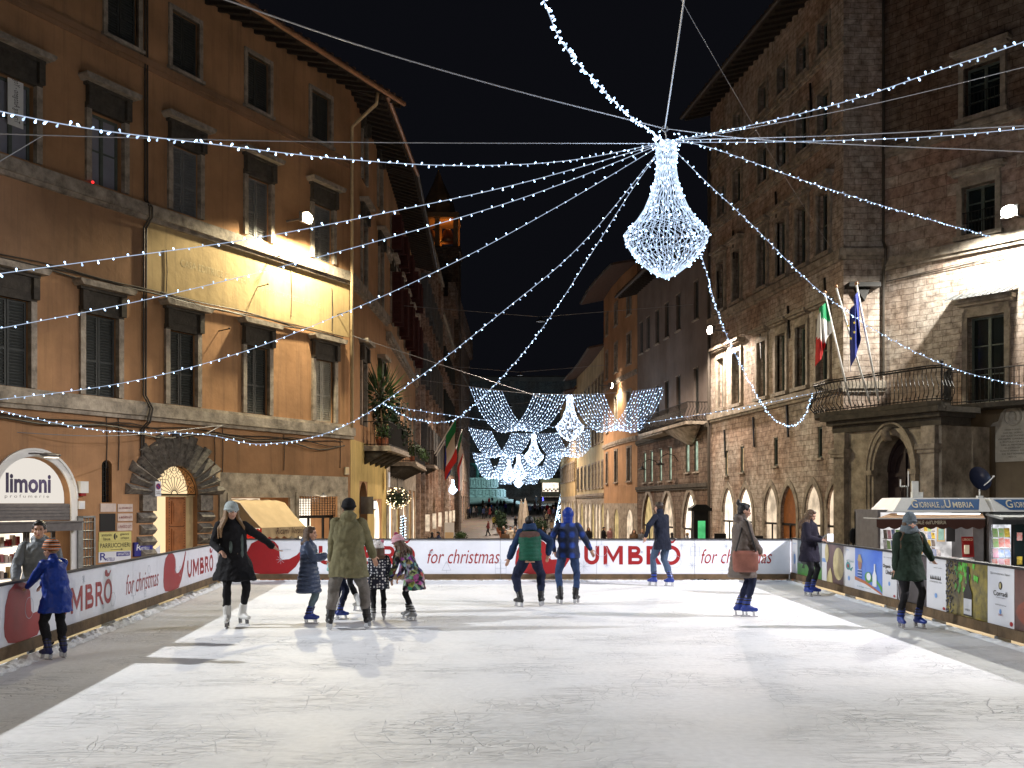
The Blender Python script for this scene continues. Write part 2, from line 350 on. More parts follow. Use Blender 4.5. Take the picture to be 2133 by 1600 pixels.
def window(parent, kind, x, z, w, h, fill='shut', mm=None, trim='trim', lab=None):
    """a window part standing in its wall opening; origin at the middle of the opening's sill"""
    def f():
        b = MB(); t = .17
        if kind == 'palazzo':
            b.box(-w/2-t, -w/2, -.09, .06, 0, h, 0); b.box(w/2, w/2+t, -.09, .06, 0, h, 0)
            b.box(-w/2-t, w/2+t, -.09, .06, h, h+.16, 1)
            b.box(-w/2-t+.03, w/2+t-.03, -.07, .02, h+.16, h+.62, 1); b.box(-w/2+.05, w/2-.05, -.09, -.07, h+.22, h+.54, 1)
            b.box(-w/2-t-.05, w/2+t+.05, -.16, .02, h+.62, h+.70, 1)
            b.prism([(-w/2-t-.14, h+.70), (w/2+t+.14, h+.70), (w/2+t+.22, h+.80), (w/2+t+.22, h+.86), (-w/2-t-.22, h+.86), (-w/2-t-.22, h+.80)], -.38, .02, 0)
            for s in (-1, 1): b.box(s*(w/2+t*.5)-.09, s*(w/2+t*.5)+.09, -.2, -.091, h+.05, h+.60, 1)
        elif kind == 'stonehood':
            b.box(-w/2-t, -w/2, -.10, .1, 0, h, 0); b.box(w/2, w/2+t, -.10, .1, 0, h, 0); b.box(-w/2-t, w/2+t, -.10, .1, h, h+.18, 0)
            b.box(-w/2-t+.04, w/2+t-.04, -.06, .02, h+.18, h+.36, 0)
            b.box(-w/2-t-.1, w/2+t+.1, -.24, .02, h+.36, h+.44, 0); b.box(-w/2-t-.18, w/2+t+.18, -.34, .02, h+.44, h+.56, 0)
            b.box(-w/2-t-.08, w/2+t+.08, -.2, .02, -.14, 0, 0)
        elif kind == 'frame':
            t2 = .14
            b.box(-w/2-t2, -w/2, -.06, .08, 0, h, 0); b.box(w/2, w/2+t2, -.06, .08, 0, h, 0); b.box(-w/2-t2, w/2+t2, -.06, .08, h, h+t2, 0)
            b.box(-w/2-t2-.05, w/2+t2+.05, -.12, .08, -.1, 0, 0)
        elif kind == 'sill':
            b.box(-w/2-.1, w/2+.1, -.1, .1, -.08, 0, 0); b.box(-w/2-.02, w/2+.02, -.03, .05, h, h+.05, 0)
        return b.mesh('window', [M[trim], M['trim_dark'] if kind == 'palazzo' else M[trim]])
    wn = obj('window', cached(('w', kind, round(w, 2), round(h, 2), trim), f), parent, (x, 0, z))
    if lab: wn['label'] = lab
    if fill == 'shut': add_shutters(wn, w, h, mm or 'shutter')
    elif fill == 'open':
        add_pane(wn, w, h)
        for s in (-1, 1): obj('shutter', louvre(w/2, h, mm or 'shutter'), wn, (s*(w/2+.02), -.08, 0), math.radians(-100 if s < 0 else -84))
    elif fill == 'pane': add_pane(wn, w, h, mm=mm or 'glass_dark', bars=1)
    elif fill == 'slit': add_pane(wn, w, h, .09, mm=mm or 'glass_dark', mull=False)
    return wn
def eave(parent, x0, x1, z, out=1.3, rise=.25, gut='copper', mm='roof', rafters=.55, back=6):
    r = MB(); r.add([(x0,-out,z),(x1,-out,z),(x1,back,z+rise*(out+back)),(x0,back,z+rise*(out+back)),(x0,-out,z+.12),(x1,-out,z+.12),(x1,back,z+.12+rise*(out+back)),(x0,back,z+.12+rise*(out+back))],
              [(3,2,1,0),(4,5,6,7),(0,1,5,4),(1,2,6,5),(3,0,4,7)], 1)
    k = int((x1-x0)/.42)
    for i in range(k):                               # rows of round tiles
        x = x0+(i+.5)*(x1-x0)/k; r.tube([(x, -out-.05, z+.13), (x, back, z+.13+rise*(out+back))], .13, 6, 0)
    ro = r.build('roof', [M[mm], M['wood_eave']], parent)
    e = MB(); n = int((x1-x0)/rafters)
    for i in range(n+1):
        x = x0+(x1-x0)*i/n; e.beam((x, -out+.1, z-.05+.1*rise), (x, .5, z-.07+rise*(out+.5)), .1, .12)
    e.build('rafters', M['wood_eave'], ro)
    g = MB(); g.tube([(x0, -out-.08, z+.04), (x1, -out-.08, z+.04)], .09, 8); g.build('gutter', M[gut], ro)
    return ro
def string(mb, x0, x1, z0, z1, out=.16, m=0):
    mb.box(x0, x1, -out, 0, z0, z1, m); mb.box(x0, x1, -out*.6, 0, z0-.12, z0, m)

GZ = -1.3
# ================================================================ left ochre palazzo (facade A towards the square)
A = Fac((-6.2-.463*32, 38-.886*32), (-6.2, 38)); AL = A.L
palazzo = thing('ochre_palazzo', 'large ochre plastered palazzo with grey shuttered windows along the left side of the rink', 'building', A.p0, A.rz)
ops = []; wins = []
for uc, fill, mm in ((675, 'shut', 'shutter_pale'), (535, 'shut', 'shutter_dark'), (380, 'shut', 'shutter_dark'), (210, 'shut', 'shutter_dark'), (20, 'shut', 'shutter_dark')):
    wins.append((A.x(uc), 4.72, 1.12, 2.25, fill, mm))
for uc, fill, mm in ((672, 'shut', None), (538, 'shut', None), (386, 'shut', None), (222, 'pane', 'curtain'), (32, 'pane', 'curtain')):
    wins.append((A.x(uc), 10.62, 1.12, 2.0, fill, mm))
for uc in (668, 538, 386, 255): wins.append((A.x(uc), 14.95, 1.1, 1.75, 'shut', 'shutter_dark'))
for x in (AL-17.6, AL-21, AL-24.4, AL-27.8):
    for z, h in ((4.72, 2.25), (10.62, 2.0), (14.95, 1.75)): wins.append((x, z, 1.12, h, 'shut', 'shutter_dark'))
for x, z, w_, h, fl, mm in wins: ops.append((x-w_/2, x+w_/2, z, z+h))
def aspan(u0, u1): return A.x(u0), A.x(u1)
sx0, sx1 = A.x(-12), A.x(146)                         # perfume shop arch
px0, px1 = A.x(319), A.x(411)                         # portal
ax0, ax1 = A.x(477), A.x(600)                         # embroidery shop
gx0, gx1 = A.x(619), A.x(703)                         # grille shop
nx0, nx1 = A.x(212), A.x(233)                         # little niche window
ops += [(sx0, sx1, GZ, 2.95, 'r', 1.3, 1.85), (px0, px1, GZ, 2.98, 'r', .43, 1.98), (ax0, ax1, GZ, 1.92, None, 1.3), (gx0, gx1, GZ, 1.98, None, 1.3), (nx0, nx1, 1.75, 2.95, 'r', .3)]
wb = wall(MB(), 0, AL, GZ, 17.9, ops, .3, 8, 0)
wb.build('wall', M['ochre'], palazzo)
pl = MB()                                             # lighter repainted bands, 4 mm proud
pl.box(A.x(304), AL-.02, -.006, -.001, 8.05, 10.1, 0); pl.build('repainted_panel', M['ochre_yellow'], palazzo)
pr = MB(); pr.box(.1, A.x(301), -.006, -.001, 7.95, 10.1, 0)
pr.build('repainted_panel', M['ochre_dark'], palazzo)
st = MB(); string(st, 0, AL+.12, 4.28, 4.6, .2); st.box(0, AL+.05, -.1, 0, 4.6, 4.7); st.build('string_course', M['trav'], palazzo)
st = MB(); string(st, 0, AL+.12, 10.15, 10.5, .2); st.build('string_course', M['trim'], palazzo)
st = MB(); string(st, 0, AL+.12, 14.6, 14.8, .1); st.build('string_course', M['ochre_dark'], palazzo)
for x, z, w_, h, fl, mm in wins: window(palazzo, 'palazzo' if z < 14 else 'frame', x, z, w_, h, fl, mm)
eave(palazzo, -.5, AL+1.45, 17.15, 1.45, .3)
# pipes and cables on the wall
b = MB(); xp = AL-.12; b.tube([(xp+.05, -1.35, 17.1), (xp+.05, -1.3, 16.7), (xp, -.5, 16.2), (xp, -.2, 16.0), (xp, -.2, 4.6)], .065, 8); b.build('drain_pipe', M['pipe'], palazzo, smooth=True)
b = MB(); x = A.x(299)
for dx in (0, .09): b.tube([(x+dx, -.06, 17), (x+dx, -.06, 10.6), (x+dx, -.26, 10.4), (x+dx, -.26, 10.1), (x+dx-.03, -.05, 9.8), (x+dx-.05, -.05, 4.9), (x+dx, -.28, 4.5), (x+dx-.1, -.28, 4.1), (x+dx-.12, -.05, 3.9), (x+dx-.12, -.05, 2.3)], .028, 6)
b.build('service_conduit', M['pipe_dark'], palazzo)
b = MB()
for k, (za, amp) in enumerate(((7.98, .05), (8.03, .03), (7.93, .06), (3.98, .10), (3.92, .16), (4.02, .06))):
    pts = [(xx, -.06-.02*k % .1, za+amp*math.sin(xx*1.7+k)*.6-amp*abs(math.sin(xx*.45+k))) for xx in [AL-19+.5*i for i in range(38)]]
    b.tube(pts, .018 if k % 2 else .028, 5)
b.build('service_cable', M['pipe_dark'], palazzo)
b = MB()
for u, v0, v1 in ((220, 862, 975), (245, 865, 980), (445, 890, 1000), (462, 888, 985), (590, 905, 980), (707, 905, 975), (345, 520, 610), (605, 560, 660), (690, 600, 690)):
    x, za = A.uv(u, v0); _, zb = A.uv(u, v1); b.tube([(x, -.03, za), (x+.03, -.03, (za+zb)/2), (x, -.03, zb)], .014, 5)
b.build('service_cable', M['pipe_dark'], palazzo)
b = MB(); x0_, z0_ = A.uv(464, 1000); b.box(x0_-.02, AL-.05, -.05, -.001, z0_-.1, 2.72); 
for xa, xb in ((A.x(455), ax0), (ax1, A.x(606)), (A.x(606), gx0), (gx1, A.x(716))): b.box(xa+.01, xb-.01, -.09, -.052, GZ, 2.2)
b.box(A.x(455)+.01, A.x(716)-.01, -.085, -.051, 2.21, 2.66)
# stone facing is pierced by the two shop openings
b = MB()
segs = [(A.x(455), ax0, GZ, 2.72), (ax1, gx0, GZ, 2.72), (gx1, A.x(722), GZ, 2.72), (ax0, ax1, 1.92, 2.72), (gx0, gx1, 1.98, 2.72)]
for xa, xb, za, zb in segs: b.box(xa, xb, -.06, -.001, za, zb)
for xa, xb, zt in ((ax0, ax1, 1.92), (gx0, gx1, 1.98)):
    b.box(xa-.16, xa, -.1, -.061, GZ, zt+.14); b.box(xb, xb+.16, -.1, -.061, GZ, zt+.14); b.box(xa, xb, -.1, -.061, zt, zt+.14)
b.build('stone_facing', M['trav'], palazzo)
# portal of wedge shaped rusticated blocks
b = MB(); pc = (px0+px1)/2; rad = (px1-px0)/2; zs = 1.98
for i in range(17):
    a0 = PI-(i+.06)*PI/17; a1 = PI-(i+.94)*PI/17; R = rad+(1.05 if i % 2 == 0 else .9)
    am = (a0+a1)/2
    q = [(pc+rad*math.cos(a0), zs+rad*math.sin(a0)), (pc+R*math.cos(a0), zs+R*math.sin(a0)), (pc+R*math.cos(a1), zs+R*math.sin(a1)), (pc+rad*math.cos(a1), zs+rad*math.sin(a1))]
    rm, Rm = rad, R
    vs = [(x, -.04, z) for x, z in q]+[(pc+(rad+.03)*math.cos(am), -.2, zs+(rad+.03)*math.sin(am)), (pc+(R-.06)*math.cos(am), -.24, zs+(R-.06)*math.sin(am))]
    b.add(vs, [(0,1,5,4),(4,5,2,3),(1,2,5),(0,4,3)]); b.add([(x, -.04, z) for x, z in q]+[(x, 0, z) for x, z in q], [(0,1,5,4),(1,2,6,5),(2,3,7,6)])
for s in (-1, 1):
    for k in range(9):
        z0 = GZ+k*.35; z1 = z0+.31; ww = (.62 if k % 2 else .52); xa = pc+s*rad; xb = pc+s*(rad+ww)
        if k == 8: z1 = zs; b.box(min(xa, xb), max(xa, xb), -.16, 0, z0, z1)
        else:
            vs = [(xa,0,z0),(xb,0,z0),(xb,0,z1),(xa,0,z1),(xa,-.08,z0+.04),(xb,-.08,z0+.04),(xb,-.08,z1-.04),(xa,-.08,z1-.04),(xa+s*.03,-.22,(z0+z1)/2),(xb-s*.05,-.22,(z0+z1)/2)]
            b.add(vs, [(0,1,5,4),(3,2,6,7),(0,4,7,3),(1,5,6,2),(4,5,9,8),(7,6,9,8),(5,6,9),(4,8,7)])
b.build('portal_surround', M['rustic'], palazzo)
dx0_ = px0+.7
# lit hall behind portal, wooden leaf, iron fanlight
b = MB(); b.box(px0-.02, px1+.02, .42, .44, 1.9, 3.0, 0); b.box(px0-.02, dx0_+.1, .30, .32, GZ, 1.9, 0); b.build('lit_hall_wall', M['portal_glow'], palazzo)
d = MB(); dx0 = px0+.7; dx1 = px1-.32; d.box(dx0, dx1, .16, .24, GZ, 1.93, 0)
for za, zb in ((GZ+.2, -.35), (-.2, .95), (1.1, 1.8)):
    d.box(dx0+.16, dx1-.16, .13, .159, za, zb, 0); d.box(dx0+.22, dx1-.22, .11, .129, za+.06, zb-.06, 0)
door = d.build('door', M['wood'], palazzo)
d = MB()
for i in range(40):
    z = GZ+.1+i*.08
    for x in (dx0+.07, dx1-.07): d.ell((x, .155, z), .014, 5, 4)
for z in (1.02, 1.87, -.27):
    for i in range(12): d.ell((dx0+.1+(dx1-dx0-.2)*i/11, .155, z), .014, 5, 4)
d.build('studs', M['iron'], door)
d = MB(); c_ = [(dx0+.7+.09*math.cos(a*PI/6), .09, -.05+.09*math.sin(a*PI/6)) for a in range(13)]; d.tube(c_, .015, 6); d.build('ring_knocker', M['iron'], door)
d = MB(); d.box(dx1+.02, px1, .18, .28, GZ, 1.93); d.box(px0, px1, .1, .2, 1.935, 2.0); d.build('door_jamb', M['ochre_yellow'], palazzo)
d = MB(); y = .06; r_ = rad-.02
for i in range(13):
    a = PI*i/12; d.tube([(pc+.1*math.cos(a), y, zs+.03+.1*math.sin(a)), (pc+.52*math.cos(a), y, zs+.03+.5*math.sin(a))], .009, 5)
    if i < 12:
        am = a+PI/24; d.tube([(pc+.5*math.cos(a), y, zs+.03+.48*math.sin(a)), (pc+.6*math.cos(am), y, zs+.58*math.sin(am)+.03), (pc+.5*math.cos(a+PI/12), y, zs+.03+.48*math.sin(a+PI/12))], .009, 5)
for i in range(9):
    am = PI*(i+.5)/9; cc = Vector((pc+.76*r_/.9*math.cos(am), y, zs+.04+.78*math.sin(am)))
    d.tube([cc+Vector((.09*math.cos(t*PI/5), 0, .09*math.sin(t*PI/5))) for t in range(11)], .008, 5)
    d.tube([cc+Vector((.14*math.cos(am+1.57)*k+ -.22*math.cos(am)*abs(k)+.05*math.cos(am), 0, .14*math.sin(am+1.57)*k-.22*math.sin(am)*abs(k)+.05*math.sin(am))) for k in (-1.2, -.8, -.3, 0, .3, .8, 1.2)], .008, 5)
for R_ in (.12, r_): d.tube([(pc+R_*math.cos(PI*t/20), y, zs+.02+R_*math.sin(PI*t/20)) for t in range(21)], .012, 5)
d.tube([(px0, y, zs+.02), (px1, y, zs+.02)], .015, 5)
d.build('iron_fanlight', M['iron'], palazzo)
# perfume shop: arch trim, fascia, shutter box, lit window
b = MB(); sc_ = (sx0+sx1)/2; sr = (sx1-sx0)/2
for R0, R1, y0 in ((sr, sr+.14, -.05), (sr+.14, sr+.2, -.08)):
    for i in range(24):
        a0 = PI*i/24; a1 = PI*(i+1)/24
        q = [(sc_+R*math.cos(a), 1.85+R*math.sin(a)*(1.1/sr if R == sr else 1.12/sr)) for R, a in ((R0, a0), (R1, a0), (R1, a1), (R0, a1))]
        b.prism(q, y0, 0)
for s in (-1, 1): b.box(min(sc_+s*sr, sc_+s*(sr+.2)), max(sc_+s*sr, sc_+s*(sr+.2)), -.05, 0, GZ, 1.85)
b.build('shop_arch_trim', M['white'], palazzo)
b = MB(); b.box(sx0-.1, sx1+.02, .02, .28, 1.28, 1.72, 0); b.box(sx0-.1, sx1+.1, -.35, .0, 1.0, 1.22, 0); b.box(sx0-.12, sx1+.12, -.4, 0, 1.22, 1.26, 0)
for i in range(5): b.box(sx0, sx1, .0, .02, 1.3+i*.085, 1.3+i*.085+.05, 0)
b.build('roller_shutter_box', M['metalgrey'], palazzo)
m_fan = mat('frosted_sign_glass', (.85,.82,.8), .25, .04, 2, 0)
b = MB(); ap = arch_pts(sx0+.03, sx1-.03, 1.86, 2.92, 'r'); b.prism([(sx0+.03, 1.73)]+ap+[(sx1-.03, 1.73)], .2, .22)
fan = b.build('lit_fanlight_sign', emit('frosted_lit_sign', (1,.93,.84), .8), palazzo)
b = MB(); put_text(b, 'limoni', A.x(22), A.x(116), 2.0, 2.52, .19, bold=.035); b.build('sign_lettering', mat('dark_violet_print', (.03,.025,.07), .5, 0, 1, 0), fan)
b = MB(); put_text(b, 'p r o f u m e r i e', A.x(20), A.x(112), 1.85, 1.96, .19); b.build('sign_lettering', M['metalgrey'], fan)
b = MB(); b.box(sx0, sx1, 1.28, 1.3, GZ, 1.3, 0); b.build('lit_shop_back_wall', M['shop_hot'], palazzo)
b = MB(); b.box(A.x(66), A.x(70), .3, .36, GZ, 1.0, 1); b.box(A.x(124), A.x(131), .3, .36, GZ, 1.0, 1); b.box(sx0, A.x(124), .3, .36, .95, 1.0, 1)
b.box(sx0, sx1, .25, .6, GZ, -.9, 1); b.box(A.x(72), A.x(78), .3, .36, -1.2, .95, 1); b.build('shop_window_frame', [M['white'], M['metalgrey']], palazzo)
colr = [M['red'], mat('pale_box_print', (.6,.5,.42), .5, .2, 6, 0), mat('gold_box_print', (.5,.35,.14), .4, .2, 6, 0), M['black'], mat('rose_box_print', (.5,.2,.2), .5, .2, 6, 0)]
for r in range(4):
    zz = .62-r*.42
    b = MB(); b.box(A.x(22), A.x(66), .75, 1.2, zz-.05, zz-.02, 0)
    for i in range(7):
        xx = A.x(22)+.05+i*.12; hh = rnd.uniform(.12, .3); b.box(xx, xx+rnd.uniform(.06, .1), .8, .95, zz-.019, zz+hh, rnd.randint(1, 5))
    b.build('stocked_shelf', [M['white']]+colr, palazzo)
b = MB(); b.box(A.x(2), A.x(18), .7, .95, GZ, .35); b.build('display_column', mat('pink_display_column', (.75,.5,.42), .5, .1, 2, 0), palazzo)
# wall lamp over the shop
b = MB(); x, z = A.uv(103, 948, .3); b.tube([(x-.5, 0, z+.02), (x-.3, -.1, z+.04), (x-.05, -.3, z+.02)], .02, 6, 0)
b.loft([(Vector((x+dx, -.32, z)), (0,1,0), (0,0,1), .13*r, .06*r) for dx, r in ((-.28, .3), (-.15, .9), (.1, 1), (.28, .6))], 12, 0)
b.box(x-.12, x+.2, -.40, -.24, z-.075, z-.055, 1); b.build('arm_lamp', [M['metalgrey'], M['shop_hot']], palazzo)
q = A.W(x+.05, -.34, z-.12); lamp('shop_arm_light', 'SPOT', q, 90, (1,.82,.6), .08, (q.x+.3, q.y-.2, -2), 150, .8)
# embroidery shop under the canvas awning
b = MB(); b.box(ax0, ax1, 1.28, 1.3, GZ, 1.9, 0); b.build('lit_shop_back_wall', M['shop_w'], palazzo)
red = mat('red_christmas_cloth', (.6,.02,.015), .8, .2, 5, .1)
b = MB()
for i in range(9):
    xx = ax0+.15+i*(ax1-ax0-.3)/9; zt = .95-rnd.uniform(0, .25)
    b.prism([(xx, zt-.75), (xx+.24, zt-.8), (xx+.26, zt-.1), (xx+.12, zt), (xx, zt-.08)], .55, .62, rnd.choice((0, 0, 1)))
b.build('hanging_cloths', [red, M['white']], palazzo)
# grille shop
b = MB(); b.box(gx0, gx1, 1.28, 1.3, GZ, 1.9, 0); b.build('lit_shop_back_wall', M['shop_hot'], palazzo)
b = MB(); b.box(gx0, gx1, .2, .28, 1.18, 1.28, 0)
for i in range(16): x = gx0+(gx1-gx0)*i/15; b.box(x-.008, x+.008, .1, .12, 1.28, 1.98, 0)
for i in range(9): z = 1.28+.7*i/8; b.box(gx0, gx1, .121, .135, z-.008, z+.008, 0)
xm = gx0+(gx1-gx0)*.42
for x in (gx0+.04, xm, gx1-.5, gx1-.05): b.box(x-.03, x+.03, .25, .33, GZ, 1.18, 0)
b.build('window_grille', M['iron'], palazzo)
b = MB(); x, z = A.uv(668, 1033); b.lathe([(.03,.12),(.05,.06),(.22,0)], (x, -.12, z), 12, 0); b.ell((x, -.12, z), (.14,.14,.04), 10, 6, None, 1); b.build('pendant_lamp', [M['metalgrey'], M['shop_hot']], palazzo)
q = A.W(x, -.16, z-.1); lamp('grille_shop_light', 'POINT', q, 25, (1,.85,.65), .06)
# niche window, alarm siren, boxes
b = MB(); b.box(nx0, nx1, .25, .28, 1.75, 2.95, 0)
for i in range(4): x = nx0+(nx1-nx0)*(i+.5)/4; b.box(x-.01, x+.01, .1, .12, 1.75, 2.95, 1)
for i in range(9): z = 1.75+1.2*(i+.5)/9; b.box(nx0, nx1, .121, .13, z-.008, z+.008, 1)
b.build('niche_grille', [M['glass_dark'], M['iron']], palazzo)
# things fixed to the ochre palazzo
def on_A(name, label, cat, u, v, off=0, group=None):
    x, z = A.uv(u, v, off); return thing(name, label, cat, A.W(x, -off, z), A.rz, group), x, z
t, x, z = on_A('alarm_siren', 'white alarm siren box with red lower lens on the ochre wall', 'alarm', 169, 1018)
b = MB(); b.box(-.13, .13, -.14, 0, -.12, .2); b.build('housing', M['white'], t); b = MB(); b.box(-.1, .06, -.13, -.01, -.2, -.121); b.build('lens', M['red'], t)
t, x, z = on_A('junction_box', 'small square white electrical box below the alarm siren', 'electrical box', 167, 1052)
b = MB(); b.box(-.1, .1, -.07, 0, -.11, .11); b.build('housing', M['white'], t); b = MB(); b.box(-.06, .06, -.078, -.0705, -.07, .07); b.build('cover', M['white_board'], t)
for u, v, lab in ((450, 990, 'small cream electrical box beside the rusticated portal'), (720, 981, 'cream electrical box high on the corner of the ochre palazzo')):
    t, x, z = on_A('junction_box', lab, 'electrical box', u, v); b = MB(); b.box(-.1, .1, -.09, 0, -.14, .14); b.build('housing', mat('cream_plastic', (.6,.52,.38), .5, .05, 3, 0), t); b = MB(); b.box(-.08, .08, -.097, -.0905, -.1, .1); b.build('cover', M['canvas'], t)
def plate(label, u0, v0, u1, v1, base, lines, col, name='wall_plaque', cat='sign', group=None, th=.03, extra=None):
    x0, zt = A.uv(u0, v0); x1, zb = A.uv(u1, v1); t = thing(name, label, cat, A.W(x0, 0, zb), A.rz, group)
    w_, h = x1-x0, zt-zb; b = MB(); b.box(0, w_, -th, 0, 0, h); b.build('board', base, t)
    b = MB(); n = 0
    for s, fx0, fx1, fz0, fz1, sh in lines: put_text(b, s, fx0*w_, fx1*w_, fz0*h, fz1*h, -th-.004, 0, sh, .01); n += 1
    if extra: extra(b, w_, h, -th-.004)
    if b.f: b.build('lettering', col, t)
    return t
ink = mat('dark_sign_ink', (.03,.025,.02), .6, 0, 1, 0); navy = mat('navy_sign_paint', (.03,.03,.22), .5, .1, 3, 0)
marble = mat('white_marble_plaque', (.62,.52,.46), .4, .15, 6, .05); yel = mat('yellow_enamel_sign', (.62,.56,.2), .45, .1, 3, 0)
maroon = mat('faded_maroon_letters', (.25,.06,.05), .6, 0, 1, 0)
plate('blank pale marble plaque, left of the red lettered ones by the portal', 208, 1049, 240, 1066, marble, [], ink)
plate('marble plaque with red lettering, highest of three beside the portal', 244, 1050, 275, 1066, marble, [('dott. GIOVANNI GATTI', .06, .94, .36, .62, 0)], maroon)
plate('marble plaque lettered Margherita Gatti, middle of three beside the portal', 244, 1070, 275, 1085, marble, [('avv. MARGHERITA GATTI', .06, .94, .32, .68, 0)], maroon)
plate('marble plaque lettered Francesco Gatti, lowest of three beside the portal', 243, 1089, 274, 1105, marble, [('A. FRANCESCO GATTI', .06, .94, .32, .68, 0)], maroon)
plate('blank black wall board above the yellow hairdresser signs', 207, 1070, 239, 1106, M['black'], [], ink, name='notice_board', cat='board')
def emb(b, w_, h, y):
    c = (w_*.5, h*.5); r = h*.36
    b.prism([(c[0]+r*.7*math.cos(a*PI/8), c[1]+r*math.sin(a*PI/8)) for a in range(4, 13)], y, y+.003)
    b.prism([(c[0]+r*.2+r*.5*math.cos(a*PI/6), c[1]+r*.5*math.sin(a*PI/6)) for a in range(-3, 4)], y, y+.003)
plate('yellow enamel sign reading antonio gianni with a round black emblem', 205, 1109, 272, 1126, yel, [('antonio', .07, .38, .55, .85, 0), ('laua', .13, .34, .12, .45, 0), ('gianni', .64, .92, .55, .85, 0), ('crispo', .66, .92, .12, .45, 0)], ink, extra=emb)
def arrow(b, w_, h, y): b.prism([(w_*.36, h*.16), (w_*.68, h*.16), (w_*.68, h*.10), (w_*.74, h*.18), (w_*.68, h*.27), (w_*.68, h*.2), (w_*.36, h*.2)], y, y+.003)
plate('yellow enamel hairdresser sign reading parrucchieri with an arrow', 204, 1128, 272, 1147, yel, [('PARRUCCHIERI', .04, .96, .38, .8, 0)], ink, extra=arrow)
t = plate('white toy shop sign with blue lettering under the yellow signs', 204, 1150, 271, 1168, M['white_board'], [('R', .04, .24, .2, .9, 0), ('ASTELLI', .2, .48, .12, .42, 0)], navy)
x0, zt = A.uv(204, 1150); x1, zb = A.uv(271, 1168); w_, h = x1-x0, zt-zb
b = MB(); b.box(w_*.54, w_*.96, -.036, -.034, h*.5, h*.9, 0); put_text(b, 'GIOCATTOLI', w_*.57, w_*.93, h*.58, h*.82, -.039, 1, 0, .02); b.build('blue_band', [navy, M['white_board']], t)
t = plate('blue and white shop sign standing out beside the portal', 276, 1130, 314, 1157, navy, [('R', .1, .35, .42, .85, .1), ('ASTELLI', .3, .8, .42, .66, .1)], M['white_board'], th=.08)
b = MB(); b.prism([(.95, .02), (.5, .02), (.95, .3)], -.088, -.085); b.build('swirl', M['white_board'], t)
t = plate('white no parking plate hung on the rusticated portal', 310, 1003, 322, 1034, M['white_board'], [('PASSO', .15, .85, .26, .33, 0), ('CARRABILE', .08, .92, .14, .22, 0)], ink, th=.27)
b = MB(); w_ = A.x(322)-A.x(310); h = A.uv(310, 1003)[1]-A.uv(310, 1034)[1]
for r, mi, y in ((.42*w_, 0, -.276), (.33*w_, 1, -.279)): b.prism([(w_/2+r*math.cos(a*PI/10), h*.66+r*math.sin(a*PI/10)) for a in range(20)], y, y+.002, mi)
b.beam((w_*.28, -.282, h*.75), (w_*.72, -.282, h*.57), .002, .035, 0); b.build('roundel', [M['red'], navy], t)
plate('small square blue house number plate right of the portal', 442, 985, 450, 994, M['white_board'], [('9', .3, .7, .2, .8, 0)], navy, name='house_number')
# white grille gate folded against the wall
t, x, z = on_A('grille_gate', 'open pale metal grille gate folded against the wall beside the perfume shop', 'gate', 157, 1075)
w_ = A.x(193)-A.x(157); b = MB(); zb = GZ-z
for xa, xb in ((0, .16), (w_-.05, w_)): b.box(xa, xb, -.12, -.06, zb, 0)
b.box(0, w_, -.12, -.06, -.05, 0); b.build('frame', M['steel'], t)
b = MB()
for i in range(3): xx = .16+(w_-.2)*(i+1)/4; b.tube([(xx, -.09, zb), (xx, -.09, -.05)], .012, 5)
for i in range(11): zz = zb+(-.05-zb)*(i+.5)/11; b.tube([(.14, -.1, zz), (w_, -.1, zz)], .014, 5)
b.build('bars', M['steel'], t)
# canvas awning
x0, z0 = A.uv(478, 1037); x1, _ = A.uv(572, 1037)
t = thing('canvas_awning', 'cream canvas shop awning lettered Ricami Veronica with a scalloped valance', 'awning', A.W(x0, 0, 1.75), A.rz)
w_ = x1-x0; b = MB(); o1, o2, z1, z2 = -.85, -1.35, -.42, -.82
sag = lambda i, n: .03*math.sin(PI*i/n*5)
n = 12; rows = [(0, .1), (-.45, -.02), (o1, z1), (o2, z2)]
vs = [(w_*i/n, yy, zz+.02*math.sin(i*2.1+k)) for k, (yy, zz) in enumerate(rows) for i in range(n+1)]
b.add(vs, [(k*(n+1)+i, k*(n+1)+i+1, (k+1)*(n+1)+i+1, (k+1)*(n+1)+i) for k in range(3) for i in range(n)])
for xe in (0, w_): b.add([(xe, yy, zz) for yy, zz in rows]+[(xe, 0, z2+.05)], [(0,1,2,3,4)])
b.build('canopy', M['canvas'], t, smooth=True)
b = MB(); N_ = 36; vs = []
for i in range(N_+1):
    xx = w_*i/N_; zz = z2-.28-.07*abs(math.sin(PI*i/N_*6)); vs += [(xx, o2-.005, z2+.02), (xx, o2-.01-.02*math.sin(i), zz)]
b.add(vs, [(2*i, 2*i+2, 2*i+3, 2*i+1) for i in range(N_)]); 
vs = []
for i in range(13):
    yy = o2*(1-i/12); vs += [(w_, yy, z2+.02+(.35*i/12)), (w_+.01, yy, z2-.2-.06*abs(math.sin(i*.8)))]
b.add(vs, [(2*i, 2*i+2, 2*i+3, 2*i+1) for i in range(12)])
va = b.build('valance', M['canvas'], t)
b = MB(); put_text(b, 'Ricami', w_*.30, w_*.60, z2-.2, z2+.0, o2-.045, shear=.25); put_text(b, 'Veronica', w_*.66, w_*.98, z2-.2, z2+.0, o2-.045, shear=.25); b.build('lettering', mat('maroon_awning_print', (.06,.01,.012), .7, 0, 1, 0), va)
q = A.W((ax0+ax1)/2, -.75, 1.15); lamp('awning_light', 'POINT', q, 30, (1,.75,.5), .1)

